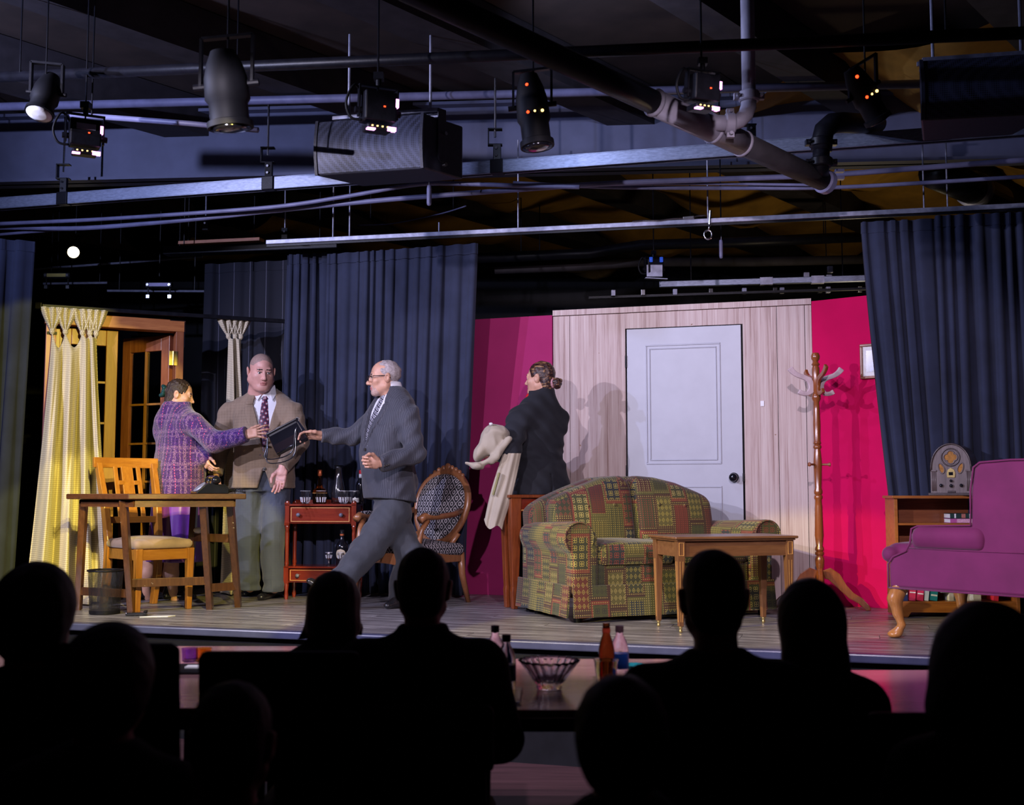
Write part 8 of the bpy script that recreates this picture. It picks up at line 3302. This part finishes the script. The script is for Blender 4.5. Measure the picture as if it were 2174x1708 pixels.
lathe_thing('votive', 'violet glass votive on the left audience table', 'glass', 402, 1404, [('body', [(0.022, 0), (0.03, 0.004), (0.034, 0.055), (0.031, 0.055), (0.026, 0.01), (0.0, 0.009)], glassm('violet_votive', (0.5, 0.25, 0.8), 0.05), 16)])
p = gnd(420, 1424, TT)
o = thing('serving_tray', 'black tray with a folded white card on the left audience table', 'tray', (p.x, p.y, TT + 0.0005))
MB().box((0, 0, 0.008), (0.30, 0.18, 0.016)).build('tray', M['black'], o, bevel=0.006)
MB().box((0.03, -0.02, 0.020), (0.14, 0.05, 0.006)).build('card', M['paper'], o)

# ---------------------------------------------------------------- spectators
DKC = fabric('dark_cloth', (0.010, 0.009, 0.011), 0.95, 0.05, 0.3)
DKH = pm('dark_hair', (0.012, 0.009, 0.008), 0.6, 0.4, 60, 0.3, 160)
DKG = pm('greying_hair', (0.05, 0.045, 0.045), 0.7, 0.3, 60, 0.3, 160)


def seat_chair(x, y, label, top=0.33, w=0.46):
    o = thing('dining_chair', label, 'chair', (x, y, FZ))
    sz = 0.45
    s = SDF()
    s.rbox((0, 0, sz - 0.025), (w / 2, 0.22, 0.028), 0.025)
    mesh_obj('seat', [s.mesh(0.02)], M['black'], o, world=False)
    s = SDF()
    ht = top - FZ
    s.rbox((0, -0.235, (0.62 + ht) / 2), (w / 2, 0.022, (ht - 0.62) / 2), 0.02, rot=(0.10, 0, 0))
    mesh_obj('backrest', [s.mesh(0.014)], M['black'], o, world=False)
    for sx in (-1, 1):
        MB().tube([(sx * (w / 2 - 0.03), 0.19, 0), (sx * (w / 2 - 0.03), 0.17, sz - 0.03)], 0.013, 10).build('leg', M['black_metal'], o, smooth=True)
        MB().tube([(sx * (w / 2 - 0.03), -0.26, 0), (sx * (w / 2 - 0.03), -0.19, sz - 0.03), (sx * (w / 2 - 0.04), -0.21, 0.64), (sx * (w / 2 - 0.04), -0.225, 0.78)], 0.013, 10).build('leg', M['black_metal'], o, smooth=True)
    return o


def spectator(label, u, v, Y, clabel, hs=1.0, shw=0.20, hair='short', yaw=0.0, hairm=None, bulk=1.0, chair=True, top=0.30, ctop=0.17, collar=False):
    crown = at(u, v, Y)
    o = thing('person', label, 'person', (crown.x, crown.y, FZ), math.radians(yaw))
    cz = crown.z - FZ                     # crown above the floor
    hz = cz - 0.128 * hs                  # head centre
    sz = 0.50                             # hips
    shz = cz - 0.315 * hs
    hp = np.array([0, 0.0, hz])
    Vh, Qh, mh = head(hp, (0, 1, -0.02), scale=hs, style='plain')
    c = SDF()
    c.column([(0, -0.02, sz - 0.10, 0.15, 0.11), (0, -0.03, shz - 0.2, 0.15, 0.11), (0, -0.04, shz, 0.13, 0.08), (0, -0.045, shz + 0.06, 0.06, 0.055)])
    c.limb((0, -0.042, shz), (0, -0.03, hz - 0.06), 0.055, 0.055, 0.03)
    arms = []
    for sx in (-1, 1):
        sh_ = np.array([sx * (shw - 0.05), -0.04, shz - 0.05])
        el = np.array([sx * (shw + 0.015), 0.06, shz - 0.29])
        wr = np.array([sx * 0.10, 0.28, shz - 0.17])
        arms.append((sh_, el, wr))
        c.chain([sh_, el, wr], [0.042, 0.036, 0.028], 0.02)
        kn = np.array([sx * 0.11, 0.42, sz + 0.02])
        an = np.array([sx * 0.11, 0.40, 0.08])
        c.chain([(sx * 0.09, 0, sz), kn, an, an + np.array([0, 0.12, -0.045])], [0.075, 0.05, 0.036, 0.03], 0.02)
    Vc, Qc = c.mesh(0.018)
    hands = []
    for sx, (a, e, w_) in zip((-1, 1), arms):
        hh = hand(w_, (-sx * 0.5, 0.8, -0.1), (-sx * 0.3, 0.2, 0.9), (0.3, 0.4, 0.3), 0.05, 0.95, h=0.006)
        hands.append((hh[0], hh[1], 0))
    join_body(o, [(Vc, Qc, 0), (Vh, Qh, mh)] + hands, [SK2, LIP, DARK, EYEW, GREYB, STUB])
    g = SDF()
    g.column([(0, -0.02, sz - 0.08, 0.185 * bulk, 0.14), (0, -0.03, sz + 0.2, 0.19 * bulk, 0.14), (0, -0.04, shz - 0.10, shw * 0.98, 0.13), (0, -0.045, shz - 0.02, shw * 0.80, 0.10), (0, -0.045, shz + 0.035, 0.10, 0.085), (0, -0.04, shz + 0.065, 0.068, 0.066)])
    for sx, (a, e, w_) in zip((-1, 1), arms):
        g.limb((sx * 0.07, -0.045, shz - 0.005), a, 0.055, 0.075, 0.06)
        g.chain([a, e, w_], [0.075 * bulk, 0.062 * bulk, 0.05], 0.03)
    if collar:
        g.column([(0, -0.04, shz + 0.03, 0.085, 0.08), (0, -0.035, shz + 0.085, 0.078, 0.074)], k=0.01)
    g.warp(folds(0.003, 24, int(u)))
    mesh_obj('jacket', [g.mesh(0.014)], DKC, o, world=False)
    t_ = SDF()
    for sx in (-1, 1):
        t_.chain([(sx * 0.09, 0, sz), (sx * 0.11, 0.42, sz + 0.02), (sx * 0.11, 0.40, 0.08)], [0.10, 0.072, 0.06], 0.03)
    mesh_obj('trousers', [t_.mesh(0.02)], DKC, o, world=False)
    for sx in (-1, 1):
        shoe(o, 'shoe', np.array([sx * 0.11, 0.56, 0]), np.array([sx * 0.11, 0.36, 0]), SHOE, 0.045)
    h_ = SDF()
    h_.ell((0, -0.016, 0.036), (0.080, 0.103, 0.091))
    if hair == 'short':
        h_.ell((0, -0.055, -0.02), (0.070, 0.055, 0.075), k=0.03)
    elif hair == 'thick':
        h_.ell((0, -0.03, 0.02), (0.098, 0.108, 0.105), k=0.02)
        h_.ell((0, -0.06, -0.04), (0.085, 0.065, 0.08), k=0.04)
    elif hair == 'bob':
        h_.ell((0, -0.03, 0.02), (0.098, 0.110, 0.105), k=0.02)
        h_.ell((0, -0.05, -0.07), (0.098, 0.075, 0.075), k=0.05)
        h_.limb((-0.09, -0.04, -0.09), (-0.125, -0.05, -0.115), 0.022, 0.006, 0.02)
        h_.limb((0.085, 0.0, -0.08), (0.098, 0.01, -0.13), 0.02, 0.012, 0.02)
    elif hair == 'long':
        h_.ell((0, -0.03, 0.02), (0.090, 0.108, 0.103), k=0.02)
        h_.limb((0, -0.05, 0.0), (0, -0.085, -0.20), 0.090, 0.105, 0.04, flat=((0, 1, 0), 0.7))
    elif hair == 'bushy':
        h_.ell((0, -0.03, 0.0), (0.125, 0.13, 0.125), k=0.03)
        h_.ell((0, -0.05, -0.10), (0.15, 0.10, 0.10), k=0.06)
    h_.cut((0, 0.055, 0.055), (0, 0.92, -0.36))
    if hair in ('thick', 'long', 'bushy', 'bob'):
        h_.cut((0, 0.055, 0.0), (0, 1, 0))
    h_.warp(folds(0.0012, 90, int(u) + 1))
    mesh_obj('hair', [head_local(h_, 0.007, hp, (0, 1, -0.02), scale=hs)], hairm or DKH, o, world=False)
    if chair:
        seat_chair(crown.x, crown.y, clabel, ctop)
    return o, hp, hs


spectator('silhouetted spectator with full hair at the left, behind the wastebasket', 86, 1192, 3.05, 'black chair under the full haired spectator at the left', 1.06, 0.21, 'thick', hairm=DKH)
spectator('silhouetted spectator with round head, lower than the full haired one', 240, 1318, 2.45, 'black chair under the round headed spectator at the left', 0.98, 0.19, 'thick')
sp3 = spectator('silhouetted woman with tousled short hair and a hoop earring beside the collared man', 712, 1212, 3.85, 'black chair under the woman with the hoop earring', 0.92, 0.175, 'bob', ctop=0.17)
spectator('silhouetted man with cropped hair and shirt collar, nearest the striding man', 899, 1160, 3.62, 'black chair under the collared man in the audience', 1.02, 0.23, 'short', hairm=DKG, bulk=1.15, collar=True)
spectator('silhouetted man with flat cropped hair in front of the walnut occasional table', 1512, 1163, 3.1, 'black chair under the man in front of the occasional table', 1.06, 0.225, 'short', bulk=1.1)
spectator('silhouetted woman with long straight hair in front of the coat rack', 1714, 1227, 3.3, 'black chair under the long haired woman', 0.98, 0.18, 'long', ctop=0.17)
spectator('silhouetted spectator with bushy hair before the plum armchair', 2086, 1276, 2.55, 'black chair under the bushy haired spectator', 1.0, 0.20, 'bushy')
spectator('silhouetted low spectator whose crown shows under the left audience table', 497, 1442, 2.35, 'black chair under the low spectator at the left', 0.98, 0.19, 'short', hairm=DKG)
spectator('silhouetted low spectator whose crown shows in front of the plastic cup', 1316, 1430, 2.3, 'black chair under the low spectator in the middle', 0.95, 0.19, 'thick')
seat_chair(at(602, 1357, 3.3).x, 3.5, 'empty black chair with rounded back beside the left audience table', 0.345, 0.46)
seat_chair(at(212, 1325, 3.05).x, 3.25, 'empty black chair between the round headed spectator and the wastebasket', 0.40, 0.46)
seat_chair(at(1945, 1450, 3.2).x, 3.1, 'empty black chair at the right audience table', 0.25, 0.5)
# earring
o3, hp3, hs3 = sp3
MB().tube([Vector(hp3) + Vector((0.092, -0.01, -0.068)) * hs3 + Vector((0.002 * 0, 0.018 * math.cos(a), 0.026 * math.sin(a))) for a in np.linspace(0, 2 * PI, 17)[:-1]], 0.003, 6, closed=True).build('earring', M['chrome'], o3, smooth=True)
